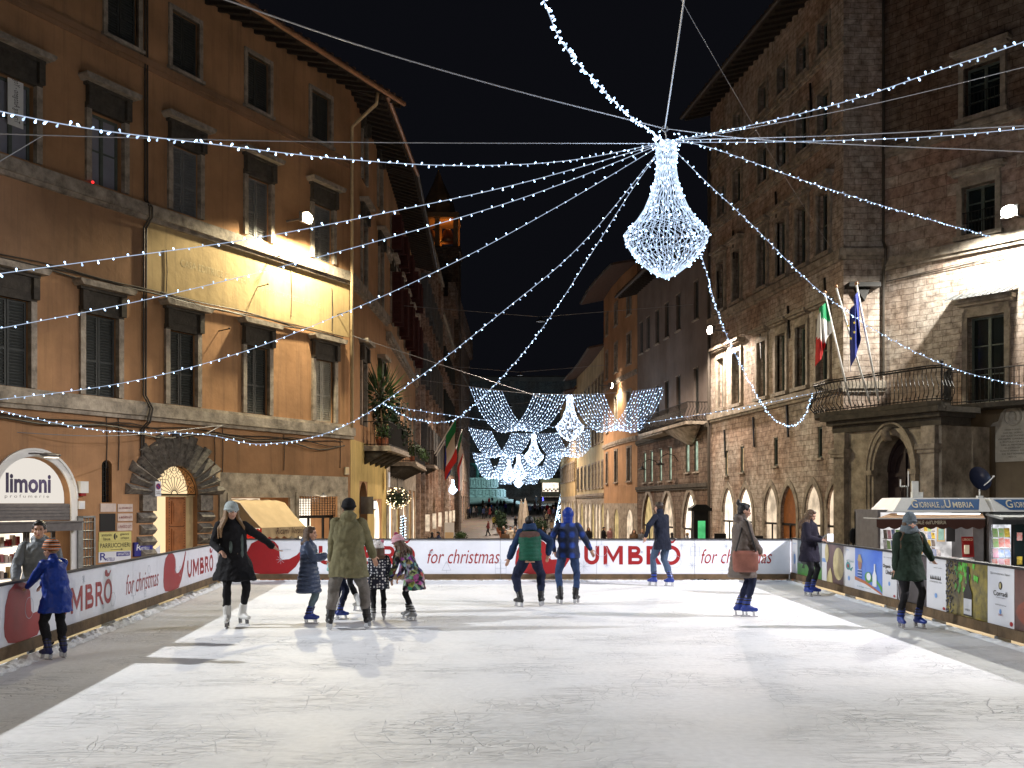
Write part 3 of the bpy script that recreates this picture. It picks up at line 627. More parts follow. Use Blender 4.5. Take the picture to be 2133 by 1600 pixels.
# faded writing, iron hooks and a red window light on the ochre palazzo
fad = mat('faded_white_writing', (.55,.45,.26), .9, .3, 6, 0); b = MB(); xa = A.x(376); xb = A.x(668)
put_text(b, 'CASA EDITRICE E LIBRERIA', xa, xa+(xb-xa)*.46, 8.98, 9.2, -.011); put_text(b, 'GIA FORNITRICE DELLE SCUOLE', xa+(xb-xa)*.5, xb, 8.86, 9.05, -.011)
b.build('faded_lettering', fad, palazzo)
for u, v in ((536, 598), (455, 690), (702, 655), (560, 540)):
    x, z = A.uv(u, v); b = MB(); b.tube([(x, 0, z), (x, -.45, z+.04)], .018, 5); b.ell((x, -.46, z+.05), .035, 6, 5); b.build('iron_hook', M['iron'], palazzo)
x, z = A.uv(187, 384); t = thing('red_pilot_light', 'tiny red pilot light at the foot of a curtained window', 'light', A.W(x, -.12, z), A.rz); b = MB(); b.box(-.04, .04, 0, .1, -.06, .0); b.build('base', M['iron'], t); b = MB(); b.ell((0, 0, .04), .04, 8, 6); b.build('red_bulb', emit('red_pilot', (1,.03,.03), 2), t)

x, z = A.uv(18, 250, -.1); t = thing('window_sign', 'pale upright sign lettered Yoga inside the top left window', 'sign', A.W(x, .1, z), A.rz)
b = MB(); b.box(-.02, .42, 0, .02, -.1, 1.25); b.build('board', M['white'], t)
b = MB(); put_text(b, 'Training Autogeno - Yoga', 0, 1.15, .1, .32, 0, fn=lambda a_, c_: (c_, -.004, a_)); o = b.build('lettering', ink, t)
# ================================================================ the ochre palazzo turns into the street (B), far left side
def front(F, name, label, z1, m, ops=(), z0=GZ, back=8, dep=.3):
    t = thing(name, label, 'building', F.p0, F.rz)
    wall(MB(), 0, F.L, z0, z1, ops, dep, back).build('wall', M[m], t)
    return t
B = Fac((-6.2, 38.0), (-5.93, 46.8))
bw = []
for u in (757, 792): bw.append((B.x(u), 10.62, 1.0, 2.6, 'pane', 'glass_dark'))
for u in (758, 790): bw.append((B.x(u), 14.95, 1.0, 2.0, 'shut', 'shutter_dark'))
bw.append((B.x(756), 4.9, 1.0, 2.6, 'pane', 'glass_dark')); bw.append((B.x(792), 4.9, 1.0, 2.6, 'shut', None))
arcs = [(B.x(748), B.x(765), GZ, 2.6, 'r', .3), (B.x(779), B.x(795), GZ, 1.9, 'r', .12)]
B2 = Fac((-5.93, 46.8), (-6.44, 66.3))
sb = thing('corner_palazzo', 'tall ochre street front with dark hooded windows behind the drain pipe', 'building', B.p0, B.rz)
wall(MB(), 0, B.L, GZ, 17.9, [(x-w_/2, x+w_/2, z, z+h) for x, z, w_, h, _, _ in bw]+arcs, .3, 7).build('wall', M['ochre'], sb)
b = MB(); string(b, .1, B.L, 10.15, 10.5, .2); b.build('string_course', M['trim'], sb)
b = MB(); 
for xa, xb in ((0.15, arcs[0][0]), (arcs[0][1], arcs[1][0]), (arcs[1][1], B.L)): b.box(xa, xb, -.012, -.001, GZ, 4.2)
b.box(arcs[0][0], arcs[0][1], -.012, -.001, 2.62, 4.2); b.box(arcs[1][0], arcs[1][1], -.012, -.001, 1.92, 4.2)
b.build('yellow_plaster', M['yellow'], sb)
for x, z, w_, h, fl, mm in bw: window(sb, 'palazzo', x, z, w_, h, fl, mm)
for i, (xa, xb, *_r) in enumerate(arcs):
    b = MB(); b.box(xa, xb, (.29, .11)[i], (.31, .14)[i], GZ, 2.6, 0)
    b.build('arched_doorway', M['door_dark'] if i == 0 else M['shop_hot'], sb)
eave(sb, -.2, B.L+.2, 17.15, 1.4, .3)
bw = []
for k, Y in enumerate((49.5, 53.5, 57.5, 61.5, 65)):
    x = (Y-46.8)/(66.3-46.8)*B2.L
    for z, h in ((10.6, 2.5), (14.2, 1.7), (4.9, 2.3)): bw.append((min(x, B2.L-.9), z, 1.0, h, 'open' if z > 10 else 'shut', 'shutter_red'))
arcs = [(x, x+2.0, GZ-.8, 2.3, 'r', .07) for x in (1.2, 5, 9.2, 13.4, 16.8)]
s2 = thing('orange_palazzo', 'orange street palazzo with rows of open maroon shutters on the left of the street', 'building', B2.p0, B2.rz)
wall(MB(), 0, B2.L, GZ-.8, 17.9, [(x-w_/2, x+w_/2, z, z+h) for x, z, w_, h, _, _ in bw]+arcs, .3, 7).build('wall', M['orange'], s2)
b = MB(); string(b, 0, B2.L, 9.5, 9.8, .25); string(b, 0, B2.L, 13.6, 13.8, .15); b.build('string_course', M['trim'], s2)
for x, z, w_, h, fl, mm in bw: window(s2, 'palazzo' if z > 10 and z < 14 else 'frame', x, z, w_, h, fl, mm)
b = MB(); b.box(0, B2.L, -.05, -.001, 2.5, 4.0)
prev = 0
for a, c, *_r in arcs: b.box(prev, a, -.05, -.001, GZ-.8, 2.5); prev = c
b.box(prev, B2.L, -.05, -.001, GZ-.8, 2.5); b.build('stone_ground_floor', M['trav'], s2)
for i, (xa, xb, *_r) in enumerate(arcs):
    b = MB(); b.box(xa, xb, .065, .09, GZ-.8, 2.3, 0); b.build('lit_shop_window', M['shop_hot' if i % 2 == 0 else 'shop_y'], s2)
eave(s2, -.1, B2.L, 17.15, 1.4, .3, gut='pipe_dark')
def street(F, name, label, z1, m, rows, spacing, w_, shops=None, trim='trim', kind='frame', z0=-2.6, fills=('shut',), eav=None, lab=None, cornice=None, smat='shop_w', strings=(), off=1.2, mm='shutter_dark', back=8):
    n = max(1, int((F.L-off)/spacing)); cols = [off+spacing*(i+.3) for i in range(n) if off+spacing*(i+.3) < F.L-w_]
    ww = [(x, z, h, fills[(i+j) % len(fills)]) for j, (z, h) in enumerate(rows) for i, x in enumerate(cols)]
    ops = [(x-w_/2, x+w_/2, z, z+h) for x, z, h, _ in ww]
    if shops:
        sw, st_, k = shops; ops += [(x-sw/2, x+sw/2, z0, st_, k, .07) for x in cols]
    t = front(F, name, label, z1, m, ops, z0, back)
    for x, z, h, fl in ww: window(t, kind, x, z, w_, h, fl, mm if fl in ('shut', 'open') else None, trim)
    if shops:
        for i, x in enumerate(cols):
            b = MB(); b.box(x-sw/2, x+sw/2, .065, .09, z0, st_, 0); b.build('lit_shop_window', M[smat if i % 3 else 'shop_y'], t)
            b = MB(); b.box(x-.03, x+.03, .0, .06, z0, st_-.3); b.box(x-sw/2, x+sw/2, .0, .06, st_-1.1, st_-1.02); b.build('shop_frame', M['iron'], t)
    b = MB()
    for zz in strings: string(b, 0, F.L, zz, zz+.22, .16)
    if cornice: 
        b.box(-.1, F.L+.1, -.35, 0, z1-.5, z1-.25); b.box(-.2, F.L+.2, -.6, 0, z1-.25, z1)
        for i in range(int(F.L/.5)): b.box(i*.5, i*.5+.22, -.5, 0, z1-.75, z1-.5)
    if b.f: b.build('cornice', M[trim], t)
    if eav: eave(t, -.1, F.L, z1-.6, eav, .28, gut='pipe_dark', rafters=.8)
    return t
Cf = Fac((-6.44, 66.3), (-6.7, 90)); t_c1 = street(Cf, 'grey_palazzo', 'tall grey stone palazzo with heavy cornice halfway down the left side of the street', 21.5, 'stone_far', [(4.6, 2.6), (9.8, 2.8), (15, 2.4)], 3.4, 1.2, (2.2, 2.1, 'r'), cornice=True, kind='stonehood', strings=(4.0, 9.0, 14.2), mm='shutter', fills=('open',))
C2 = Fac((-6.7, 90.2), (-6.9, 112)); t_c2 = street(C2, 'brown_palazzo', 'narrow brown palazzo with tall pilasters before the battlemented palace', 19, 'brownplaster', [(4.6, 2.4), (9.6, 2.6), (14.2, 2)], 3.2, 1.1, (2, 2.2, 'r'), cornice=True, strings=(4.0, 9), fills=('open',))
for Ff, tt, zt in ((Cf, t_c1, 20.7), (C2, t_c2, 18.2)):
    b = MB(); n = int(Ff.L/1.7)
    for i in range(n+1): x = .3+i*(Ff.L-.6)/n; b.box(x-.17, x+.17, -.5 if i % 2 else -.32, 0, -2.6, zt)
    b.build('pilasters', M['stone_far'], tt)
    for i in range(2, n, 4):
        x = .3+(i+.5)*(Ff.L-.6)/n; b = MB(); b.box(x-.03, x+.03, -.62, -.1, -.3, .9); b.build('added_glow_strip', M['shop_w'], tt)  # glowing strips added to suggest lit gaps between the pilasters
Df = Fac((-6.9, 112.2), (-6.45, 152)); pal = street(Df, 'battlemented_palace', 'pale stone battlemented palace at the far left end of the street', 25, 'stone_far', [(4.8, 3), (12, 3.2)], 4.4, 1.7, (2.4, 3, 'r'), kind='frame', fills=('pane',), strings=(10.5, 19), z0=-2.4, trim='trim')
b = MB(); n = 20
for i in range(n): x = i*Df.L/n; b.box(x, x+Df.L/n*.6, -.5, .3, 25, 26.6)
b.box(0, Df.L, -.5, 0, 24.2, 25); 
for i in range(40): x = i*Df.L/40; b.box(x, x+.3, -.5, 0, 23.4, 24.2)
b.build('battlements', M['stone_far'], pal)
# the wash on these street fronts comes from lamps added over the street
# bell tower
bt = thing('bell_tower', 'tall dark bell tower with an orange lit lantern behind the left street roofs', 'tower', (-8.9, 118, -2))
b = MB(); b.box(-2.6, 2.6, 0, 5, 0, 33.5); b.box(-2.8, 2.8, -.25, 5.2, 33.5, 34.1); b.box(-2.7, 2.7, -.12, 5.1, 24, 24.5); b.build('shaft', M['stone_dark'], bt)
b = MB()
for x in (-2.2, 0.0, 2.2):
    for y in (.3, 4.3): b.box(x-.28, x+.28, y, y+.5, 34.1, 37.6)
b.box(-2.6, 2.6, 0, 5, 37.6, 38.2); b.lathe([(2.2,38.2),(1.8,40),(.6,42.5),(.05,44)], (0, 2.5, 0), 8); b.build('belfry', M['orange'], bt)
b = MB(); b.lathe([(.2,1.6),(.5,1.4),(.75,.4),(.95,0)], (-.9, 1.2, 34.9), 12); b.lathe([(.2,1.6),(.5,1.4),(.75,.4),(.95,0)], (1.2, 1.2, 34.9), 12); b.build('bells', M['copper'], bt, smooth=True)
lamp('belfry_light', 'POINT', (-8.9, 120.4, 33.2), 90, (1,.42,.08), .3); lamp('belfry_light', 'POINT', (-7.6, 119.5, 34.5), 50, (1,.42,.08), .3)

# ================================================================ right side
RA = Fac((9.68, 48.55), (11.65, 35.0)); RAL = RA.L
cols = [RA.x(u) for u in (1503, 1536, 1589, 1629, 1671, 1716)]
rw = []
for x in cols: rw += [(x, 6.2, .95, 2.35, 'pane', 'stonehood'), (x, 10.85, .95, 2.3, 'pane', 'stonehood'), (x, 15.25, .95, 1.6, 'pane', 'frame'), (x, 18.25, .85, 1.2, 'pane', 'frame')]
slit = [(RA.x(1513), 3.0, .42, 1.15, 'win_lit_w'), (RA.x(1546), 3.1, .42, 1.15, 'win_lit_w'), (RA.x(1616), 3.25, .4, 1.15, 'glass_dark'), (RA.x(1708), 3.4, .36, 1.15, 'glass_dark')]
ra_ar = []
for u0, u1 in ((1506, 1529), (1539, 1568), (1593, 1620), (1628, 1660), (1678, 1711), (1724, 1755)): ra_ar.append((RA.x(u0), RA.x(u1)))
ops = [(x-w_/2, x+w_/2, z, z+h) for x, z, w_, h, _, _ in rw]+[(x-w_/2, x+w_/2, z, z+h) for x, z, w_, h, _ in slit]+[(a, c, GZ, 2.45, 'p', .1) for a, c in ra_ar]
ra = thing('stone_palazzo', 'tall old stone palazzo with pointed shop arches along the right side of the street', 'building', RA.p0, RA.rz)
wb = MB(); wall(wb, 0, RAL, 2.9, 21, [o for o in ops if o[2] > 2.9], .32, 7, 0); wall(wb, 0, RAL, GZ-.5, 2.9, [o for o in ops if o[2] <= 2.9], .32, 7, 0)
wb.build('wall', M['stone'], ra)
for x, z, w_, h, fl, k in rw: window(ra, k, x, z, w_, h, 'pane')
for x, z, w_, h, mm in slit:
    window(ra, 'sill', x, z, w_, h, 'slit', mm)
b = MB(); string(b, 0, RAL+.2, 5.75, 6.0, .2); string(b, 0, RAL+.2, 10.4, 10.65, .2); string(b, 0, RAL+.15, 14.9, 15.1, .14); string(b, 0, RAL+.15, 17.9, 18.05, .12); b.build('string_course', M['trim'], ra)
eave(ra, -.3, RAL+.8, 20.5, 1.3, .28, gut='pipe_dark')
b = MB()
for xx, zz in ((1.2, 12.2), (3.9, 8.1), (6.4, 8.6), (9.2, 9), (12.4, 9.4), (2.1, 4.6), (5.6, 4.9), (9.1, 5.1), (3.2, 13.6), (8, 13.9), (11.2, 17)):
    b = MB(); b.beam((xx-.06, -.06, zz+.55), (xx+.05, -.05, zz-.75), .05, .09); b.build('wall_anchor', M['iron'], ra)
b = MB(); b.tube([(.12, -.12, 19.8), (.12, -.12, GZ)], .08, 8); b.build('drain_pipe', M['pipe_dark'], ra)
for i, (a, c) in enumerate(ra_ar):
    t = MB(); ap = arch_pts(a, c, 2.45-(c-a)*.8, 2.45, 'p'); ao = arch_pts(a-.2, c+.2, 2.45-(c-a)*.8, 2.72, 'p')
    n = len(ap)
    t.add([(x, -.05, z) for x, z in ap]+[(x, -.05, z) for x, z in ao]+[(x, 0, z) for x, z in ao], [(j, j+1, n+j+1, n+j) for j in range(n-1)]+[(n+j, n+j+1, 2*n+j+1, 2*n+j) for j in range(n-1)])
    for x0_, x1_ in ((a-.2, a), (c, c+.2)): t.box(x0_, x1_, -.05, 0, GZ, 2.45-(c-a)*.8)
    sur = t.build('shop_arch', M['trim'], ra)
    t = MB()
    if i == 3: t.box(a, c, .09, .14, GZ, 2.45, 0); t.build('shop_door', M['wood'], sur)
    else:
        t.box(a, c, .09, .12, GZ, 2.45, 0); t.build('lit_interior', M[('shop_hot', 'shop_hot', 'shop_w', 'shop_w', 'shop_w', 'shop_w')[i]], sur)
    t = MB(); t.box(a, c, .03, .08, .85, .93); t.box((a+c)/2-.03, (a+c)/2+.03, .03, .08, GZ, .85); t.build('shop_frame', M['iron'], sur)
    if i > 3:
        t = MB(); t.box(a+.1, a+.5, -.06, .3, .35, .62); sg = t.build('lit_box_sign', emit('box_sign_light', (.9,.92,1), 1.6), sur)
# short front parallel to the picture (S) and the recessed facade (T) facing the square
S = Fac((11.65, 35.0), (13.1, 35.0)); T = Fac((13.1, 35.0), (13.1+.6217*11, 35.0-.7833*11)); TL = T.L
sg = thing('stone_pier', 'narrow pale stone pier with arched niche between the two right facades', 'building', S.p0, 0)
wb = MB(); wall(wb, 0, S.L, GZ, 21, (), .3, 6).build('wall', M['stone'], sg)
b = MB(); string(b, -.2, S.L, 10.4, 10.65, .18); string(b, -.2, S.L, 5.75, 6.0, .18); b.build('string_course', M['trim'], sg)
b = MB(); x = S.L-.08; b.tube([(x, -.1, 20.5), (x, -.1, 10.9), (x, -.3, 10.6), (x, -.3, 10.2), (x, -.1, 9.9), (x, -.1, 6.2)], .05, 8); b.build('drain_pipe', M['pipe_dark'], sg)
b = MB(); x, z = S.uv(1795, 601); b.box(x-.6, x+.5, -.5, 0, z-.03, z+.12); b.prism([(x-.3, z-.03), (x+.2, z-.03), (x, z-.5)], -.3, 0); b.build('iron_bracket', M['iron'], sg)
tp = thing('recessed_palazzo', 'stone palazzo front with balcony door and banded masonry at the right edge', 'building', T.p0, T.rz)
tx = [T.x(2040), T.x(2040)]
dx, _ = T.uv(2055, 700); wx2, _ = T.uv(2040, 450); wx3, _ = T.uv(2047, 200)
tops = [(dx-.6, dx+.6, 4.98, 7.8), (wx2-.55, wx2+.55, 10.5, 12.1), (wx3-.6, wx3+.6, 14.35, 16.0)]
ex = [(x-.55, x+.55, z, z+h) for x in (dx+3.6, dx+6.2) for z, h in ((5.2, 2.6), (10.5, 1.6), (14.35, 1.65)) if x < TL-.8]
wb = MB(); wall(wb, 0, TL, 4.8, 10.15, [o for o in tops+ex if o[2] < 10], .4, 7); wb.build('wall', M['stone'], tp)
wb = MB(); wall(wb, 0, TL, 10.15, 14.05, [o for o in tops+ex if 10.2 < o[2] < 14], .4, 7); wb.build('banded_wall', M['stone_band'], tp)
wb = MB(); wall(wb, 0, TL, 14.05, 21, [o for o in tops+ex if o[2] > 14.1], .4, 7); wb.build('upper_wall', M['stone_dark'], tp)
wb = MB(); wall(wb, 0, TL, GZ, 4.8, (), .4, 7); wb.build('ground_floor_wall', M['brownplaster'], tp)
b = MB(); string(b, 0, TL, 10.0, 10.3, .2); string(b, 0, TL, 13.95, 14.15, .14); b.build('string_course', M['trim'], tp)
for o in tops+ex:
    wn = window(tp, 'stonehood', (o[0]+o[1])/2, o[2], o[1]-o[0], o[3]-o[2], 'none'); add_pane(wn, o[1]-o[0], o[3]-o[2], .28, 'glass_dark', 'winframe', 2)
    if o[2] > 10:
        g = MB(); ww = o[1]-o[0]
        for i in range(9): x = -ww/2+ww*(i+.5)/9; g.tube([(x, -.04, 0), (x, -.04, .75)], .012, 5)
        for z in (.05, .4, .75): g.tube([(-ww/2, -.04, z), (ww/2, -.04, z)], .014, 5)
        g.build('window_guard', M['iron'], wn)
b = MB(); b.add([(dx-1.0,-.05,8.6),(dx+1.0,-.05,8.6),(dx+1.05,-.75,8.32),(dx-1.05,-.75,8.32)], [(0,1,2,3),(3,2,1,0)])
for i in range(9): x = dx-1.0+i*.25; b.beam((x, -.05, 8.62), (x*1.0, -.75, 8.34), .03, .03)
b.build('door_canopy', M['steel'], tp)
b = MB()
for i in range(2): b.tube([(T.x(2133)*.9, -.05, 9.7-.15*i), (TL*.3, -.05, 9.65-.1*i), (.1, -.06, 9.5)], .015, 5)
b.build('service_cable', M['pipe_dark'], tp)
eave(tp, -.2, TL, 20.6, 1.2, .28, gut='pipe_dark')
# porch portal carrying the balcony
Q = Fac((11.32, 34.6), (11.32+.457*4.3, 34.6-.889*4.3)); QL = Q.L
po = thing('stone_portal', 'weathered stone portal with tall arched dark door under the balcony', 'portal', Q.p0, Q.rz)
qa, qb = Q.x(1823), Q.x(1900); qc = (qa+qb)/2; qr = (qb-qa)/2
wall(MB(), 0, QL, GZ, 4.15, [(qa, qb, GZ, 3.95, 'r', .75, 2.75)], .75, 2.2, 0, None, 1.0).build('wall', M['trav'], po)
b = MB()
b.box(-.1, QL+.1, -.15, 1.2, 4.15, 4.4); b.box(-.2, QL+.2, -.35, 1.3, 4.4, 4.55); b.box(-.3, QL+.3, -.55, 1.4, 4.55, 4.72); b.build('cornice', M['trim_dark'], po)
for xa, xb in ((.02, .5), (QL-.62, QL-.1)):
    b = MB(); b.box(xa, xb, -.22, 0, GZ, 3.3); b.box(xa-.07, xb+.07, -.3, 0, 3.3, 3.42); b.box(xa-.12, xb+.12, -.36, 0, 3.42, 3.58); b.box(xa, xb, -.2, 0, 3.58, 4.15); b.box(xa-.06, xb+.06, -.28, 0, GZ, GZ+.5); b.build('pilaster', M['trim'], po)
b = MB()
for R0, R1, y in ((1.0, 1.14, -.08), (1.14, 1.3, -.14), (1.3, 1.36, -.18)):
    for i in range(20):
        a0, a1 = PI*i/20, PI*(i+1)/20
        b.prism([(qc+qr*R*math.cos(a), 2.75+1.2*R*math.sin(a)) for R, a in ((R0, a0), (R1, a0), (R1, a1), (R0, a1))], y, 0)
    for s_ in (-1, 1): b.box(min(qc+s_*qr*R0, qc+s_*qr*R1), max(qc+s_*qr*R0, qc+s_*qr*R1), y, 0, GZ, 2.66)
for s_ in (-1, 1): b.box(min(qc+s_*qr*.98, qc+s_*qr*1.4), max(qc+s_*qr*.98, qc+s_*qr*1.4), -.2, 0, 2.66, 2.82)
b.build('archivolt', M['trav'], po)
b = MB(); pts = [(qc, -.2, 4.2), (qc, -.38, 4.05), (qc, -.32, 3.85), (qc, -.2, 3.75)]; b.loft([(Vector(p_), (1,0,0), (0,1,0), .15, .12) for p_ in pts], 10); b.build('keystone', M['trim'], po, smooth=True)
b = MB(); b.box(qa, qb, .6, .66, GZ, 3.95, 0)
for s_ in (0, 1):
    xa = qa+.06+s_*qr; xb = xa+qr-.12
    b.box(xa, xb, .54, .6, 2.6, 2.74)
    for za, zb in ((GZ+.15, -.2), (0, 1.0), (1.2, 2.4)):
        b.box(xa+.05, xb-.05, .555, .6, za, zb); c = ((xa+xb)/2, (za+zb)/2); 
        b.prism([(c[0]+.24*sx_*k, c[1]+(zb-za)*.38*sz_) for sx_, sz_, k in ((-1,-.6,1),(-.6,-1,1),(.6,-1,1),(1,-.6,1),(1,.6,1),(.6,1,1),(-.6,1,1),(-1,.6,1))], .53, .555)
for R0, R1 in ((.55, .62), (.86, .98)):
    for i in range(16):
        a0, a1 = PI*i/16, PI*(i+1)/16
        b.prism([(qc+qr*R*math.cos(a), 2.76+1.15*R*math.sin(a)) for R, a in ((R0, a0), (R1, a0), (R1, a1), (R0, a1))], .54, .6)
b.box(qc-.04, qc+.04, .52, .6, GZ, 3.8); b.build('door', M['door_dark'], po)
# balcony
bp_ = [(11.62, 36.4), (11.0, 36.1), (10.72, 35.3), (10.85, 34.4), (11.3, 33.5), (11.75, 32.6), (12.25, 31.6), (12.75, 30.6), (13.1, 30.35), (13.55, 30.7)]
t0 = T.W(2.75, -1.1, 0); t1 = T.W(TL-.5, -1.1, 0)
bal = thing('balcony', 'long iron railed balcony with bulging bars over the stone portal', 'balcony', (13.1, 34, 4.72))
O = Vector((13.1, 34, 4.72))
def loc(x, y, z): return Vector((x, y, z))-O
def resample(pts, d):
    out = []; 
    for i in range(len(pts)-1):
        a, c = Vector(pts[i]), Vector(pts[i+1]); n = max(1, round((c-a).length/d)); out += [a+(c-a)*k/n for k in range(n)]
    return out+[Vector(pts[-1])]
b = MB(); edge = bp_+[(t0.x, t0.y), (t1.x, t1.y)]; inner = [(12.2, 37), (12.2, 37), (12.4, 36), (12.5, 35.6), (12.8, 35.4), (13.1, 35.2), (13.3, 35), (13.5, 34.8), (13.7, 34.6), (13.9, 34.4)]+[tuple(T.W(3.0, .3, 0).xy), tuple(T.W(TL-.5, .3, 0).xy)]
n = len(edge); vs = [loc(x, y, 4.73) for x, y in edge]+[loc(x, y, 4.73) for x, y in inner]+[loc(x, y, 4.88) for x, y in edge]+[loc(x, y, 4.88) for x, y in inner]
b.add(vs, [(i, i+1, n+i+1, n+i) for i in range(n-1)]+[(2*n+i, 3*n+i, 3*n+i+1, 2*n+i+1) for i in range(n-1)]+[(i, 2*n+i, 2*n+i+1, i+1) for i in range(n-1)])
b.build('floor_slab', M['trim_dark'], bal)
b = MB(); cp = resample(bp_, .17); cen = Vector((13.0, 34.6))
for i, p in enumerate(cp):
    d = (p-cen).normalized(); prof = [(0, 4.88), (.02, 4.95), (.17, 5.12), (.14, 5.3), (.0, 5.5), (-.07, 5.68), (-.02, 5.85)]
    b.tube([loc(p.x+d.x*o_, p.y+d.y*o_, z) for o_, z in prof], .014, 5)
for z, r in ((5.88, .03), (4.93, .02)): b.tube([loc(p.x, p.y, z) for p in cp], r, 6)
b.tube([loc(p.x, p.y, 5.95) for p in cp], .022, 5)
for i, p in enumerate(cp):
    if i % 2 == 0: b.tube([loc(p.x, p.y, 5.88)+Vector((.05*math.cos(a), 0, .045+.045*math.sin(a))) for a in [k*PI/4 for k in range(8)]], .008, 4); b.ell(loc(p.x, p.y, 5.0), .03, 5, 4)
b.build('bulging_railing', M['iron'], bal)
b = MB(); sp_ = resample([bp_[-1], (t0.x, t0.y), (t1.x, t1.y)], .15)
for p in sp_: b.tube([loc(p.x, p.y, 4.88), loc(p.x, p.y, 5.92)], .012, 5)
for z in (4.95, 5.92): b.tube([loc(p.x, p.y, z) for p in (sp_[0], *[Vector((t0.x, t0.y)), Vector((t1.x, t1.y))])], .018, 6)
p = bp_[-2]; b.tube([loc(p[0], p[1], 4.88), loc(p[0], p[1], 6.0)], .03, 6); b.ell(loc(p[0], p[1], 6.05), .06, 8, 6)
b.build('straight_railing', M['iron'], bal)
# flags on the balcony
def flagpole(label, base, top, cloth, name='flag_on_pole', star=False, group='flags on the balcony', z0=None):
    a, c = Vector(base), Vector(top); t = thing(name, label, 'flag', a, 0, group); d = c-a
    b = MB(); b.tube([(0,0,0), d], .035, 8); b.build('pole', M['white'], t, smooth=True)
    b = MB(); b.ell(d+Vector((0,0,.05)), .06, 8, 6); b.build('finial', M['copper'], t)
    if cloth:
        cols_, wd, hg, ph = cloth; b = MB(); n, k = 24, 16; vs = []
        for j in range(k+1):
            for i in range(n+1):
                f = i/n; s_ = j/k
                # cloth hangs from the pole, folded: the fly end drops down
                p = d*.96+Vector((-.02-.10*f*wd, 0, 0))
                x = p.x - f*wd*.28 + .05*math.sin(f*9+ph+s_*2)
                y = p.y-.05+.13*math.sin(f*13+ph)*(.3+.7*s_)
                z = p.z-.05-s_*hg*(.62+.38*f)-.55*hg*f*.55
                # lean the hoist edge along the pole
                x += -d.x*(1-f)*s_*.45*hg/max(d.length, .1); y += -d.y*(1-f)*s_*.45*hg/max(d.length, .1)
                vs.append((x, y, z))
        b.v = [tuple(v) for v in vs]
        for j in range(k):
            for i in range(n): 
                b.f.append((j*(n+1)+i, j*(n+1)+i+1, (j+1)*(n+1)+i+1, (j+1)*(n+1)+i)); 
                q = (i/n*.45+j/k*.55); b.m.append(min(len(cols_)-1, int(q*len(cols_))))
        cl = b.build('cloth', cols_, t, smooth=True)
        if star:
            b = MB()
            for i, (sx_, sz_) in enumerate(((-.1, -1.25), (-.1, -1.55), (-.22, -1.75), (-.3, -1.35))):
                c0 = d+Vector((sx_-.05, -.25, sz_)); b.add([c0+Vector(((.055 if m_ % 2 == 0 else .023)*math.sin(m_*PI/5), 0, (.055 if m_ % 2 == 0 else .023)*math.cos(m_*PI/5))) for m_ in range(10)], [tuple(range(10))])
            b.build('stars', mat('yellow_star_print', (.75,.55,.05), .6, 0, 1, 0), cl)
    return t
F_G = mat('flag_green', (.01,.25,.09), .7, .15, 4, .1); F_W = mat('flag_white', (.6,.58,.55), .7, .08, 4, .1); F_R = mat('flag_red', (.5,.02,.02), .7, .15, 4, .1); F_B = mat('flag_blue', (.02,.035,.25), .7, .2, 4, .1)
flagpole('green white and red tricolour hanging from the left balcony pole', P(1772, 845, 33.6), P(1718, 612, 33.0), ([F_G, F_W, F_R], .75, 1.7, 0))
flagpole('bare white pole between the tricolour and the blue flag', P(1812, 840, 32.8), P(1742, 600, 32.4), None)
flagpole('dark blue flag with yellow stars hanging from the right balcony pole', P(1830, 835, 32.2), P(1784, 594, 31.9), ([F_B], .5, 2.0, 2), star=True)
# plaque, grille, dish behind the kiosk
pu, pv = T.uv(2112, 955)
t = thing('memorial_plaque', 'pale stone memorial plaque with round portrait relief on the brown wall', 'plaque', T.W(pu, 0, pv), T.rz)
b = MB(); b.box(-.55, .55, -.08, 0, -.1, 1.05); b.prism([(-.7, 1.05), (.7, 1.05), (.62, 1.15), (.45, 1.2), (.36, 1.45), (.2, 1.62), (0, 1.68), (-.2, 1.62), (-.36, 1.45), (-.45, 1.2), (-.62, 1.15)], -.1, 0); b.build('slab', mat('plaque_marble', (.5,.45,.36), .7, .25, 4, .2), t)
b = MB(); b.tube([(.27*math.cos(a*PI/10), -.12, 1.32+.27*math.sin(a*PI/10)) for a in range(21)], .03, 6); b.ell((0, -.1, 1.3), (.14, .08, .19), 10, 7); b.ell((.02, -.1, 1.14), (.2, .06, .08), 10, 6); b.build('portrait_relief', mat('portrait_stone', (.42,.38,.31), .7, .25, 5, .2), t)
b = MB()
for i, (s_, ww) in enumerate((('DIMORA IN QUESTA', .5), ('CASA NEL GIORNO', .6), ('DEI SUOI TRIONFI', .7), ('GIUSEPPE GARIBALDI', .9), ('IL POPOLO GRATO', .8), ('NELLA MEMORIA', .7), ('DEL SUO PASSAGGIO', .5), ('QUESTO MARMO POSE', .8), ('XX SETTEMBRE', .7), ('MDCCC', .25))): put_text(b, s_, -ww/2, ww/2, .88-i*.095, .93-i*.095, -.085)
b.build('lettering', ink, t)
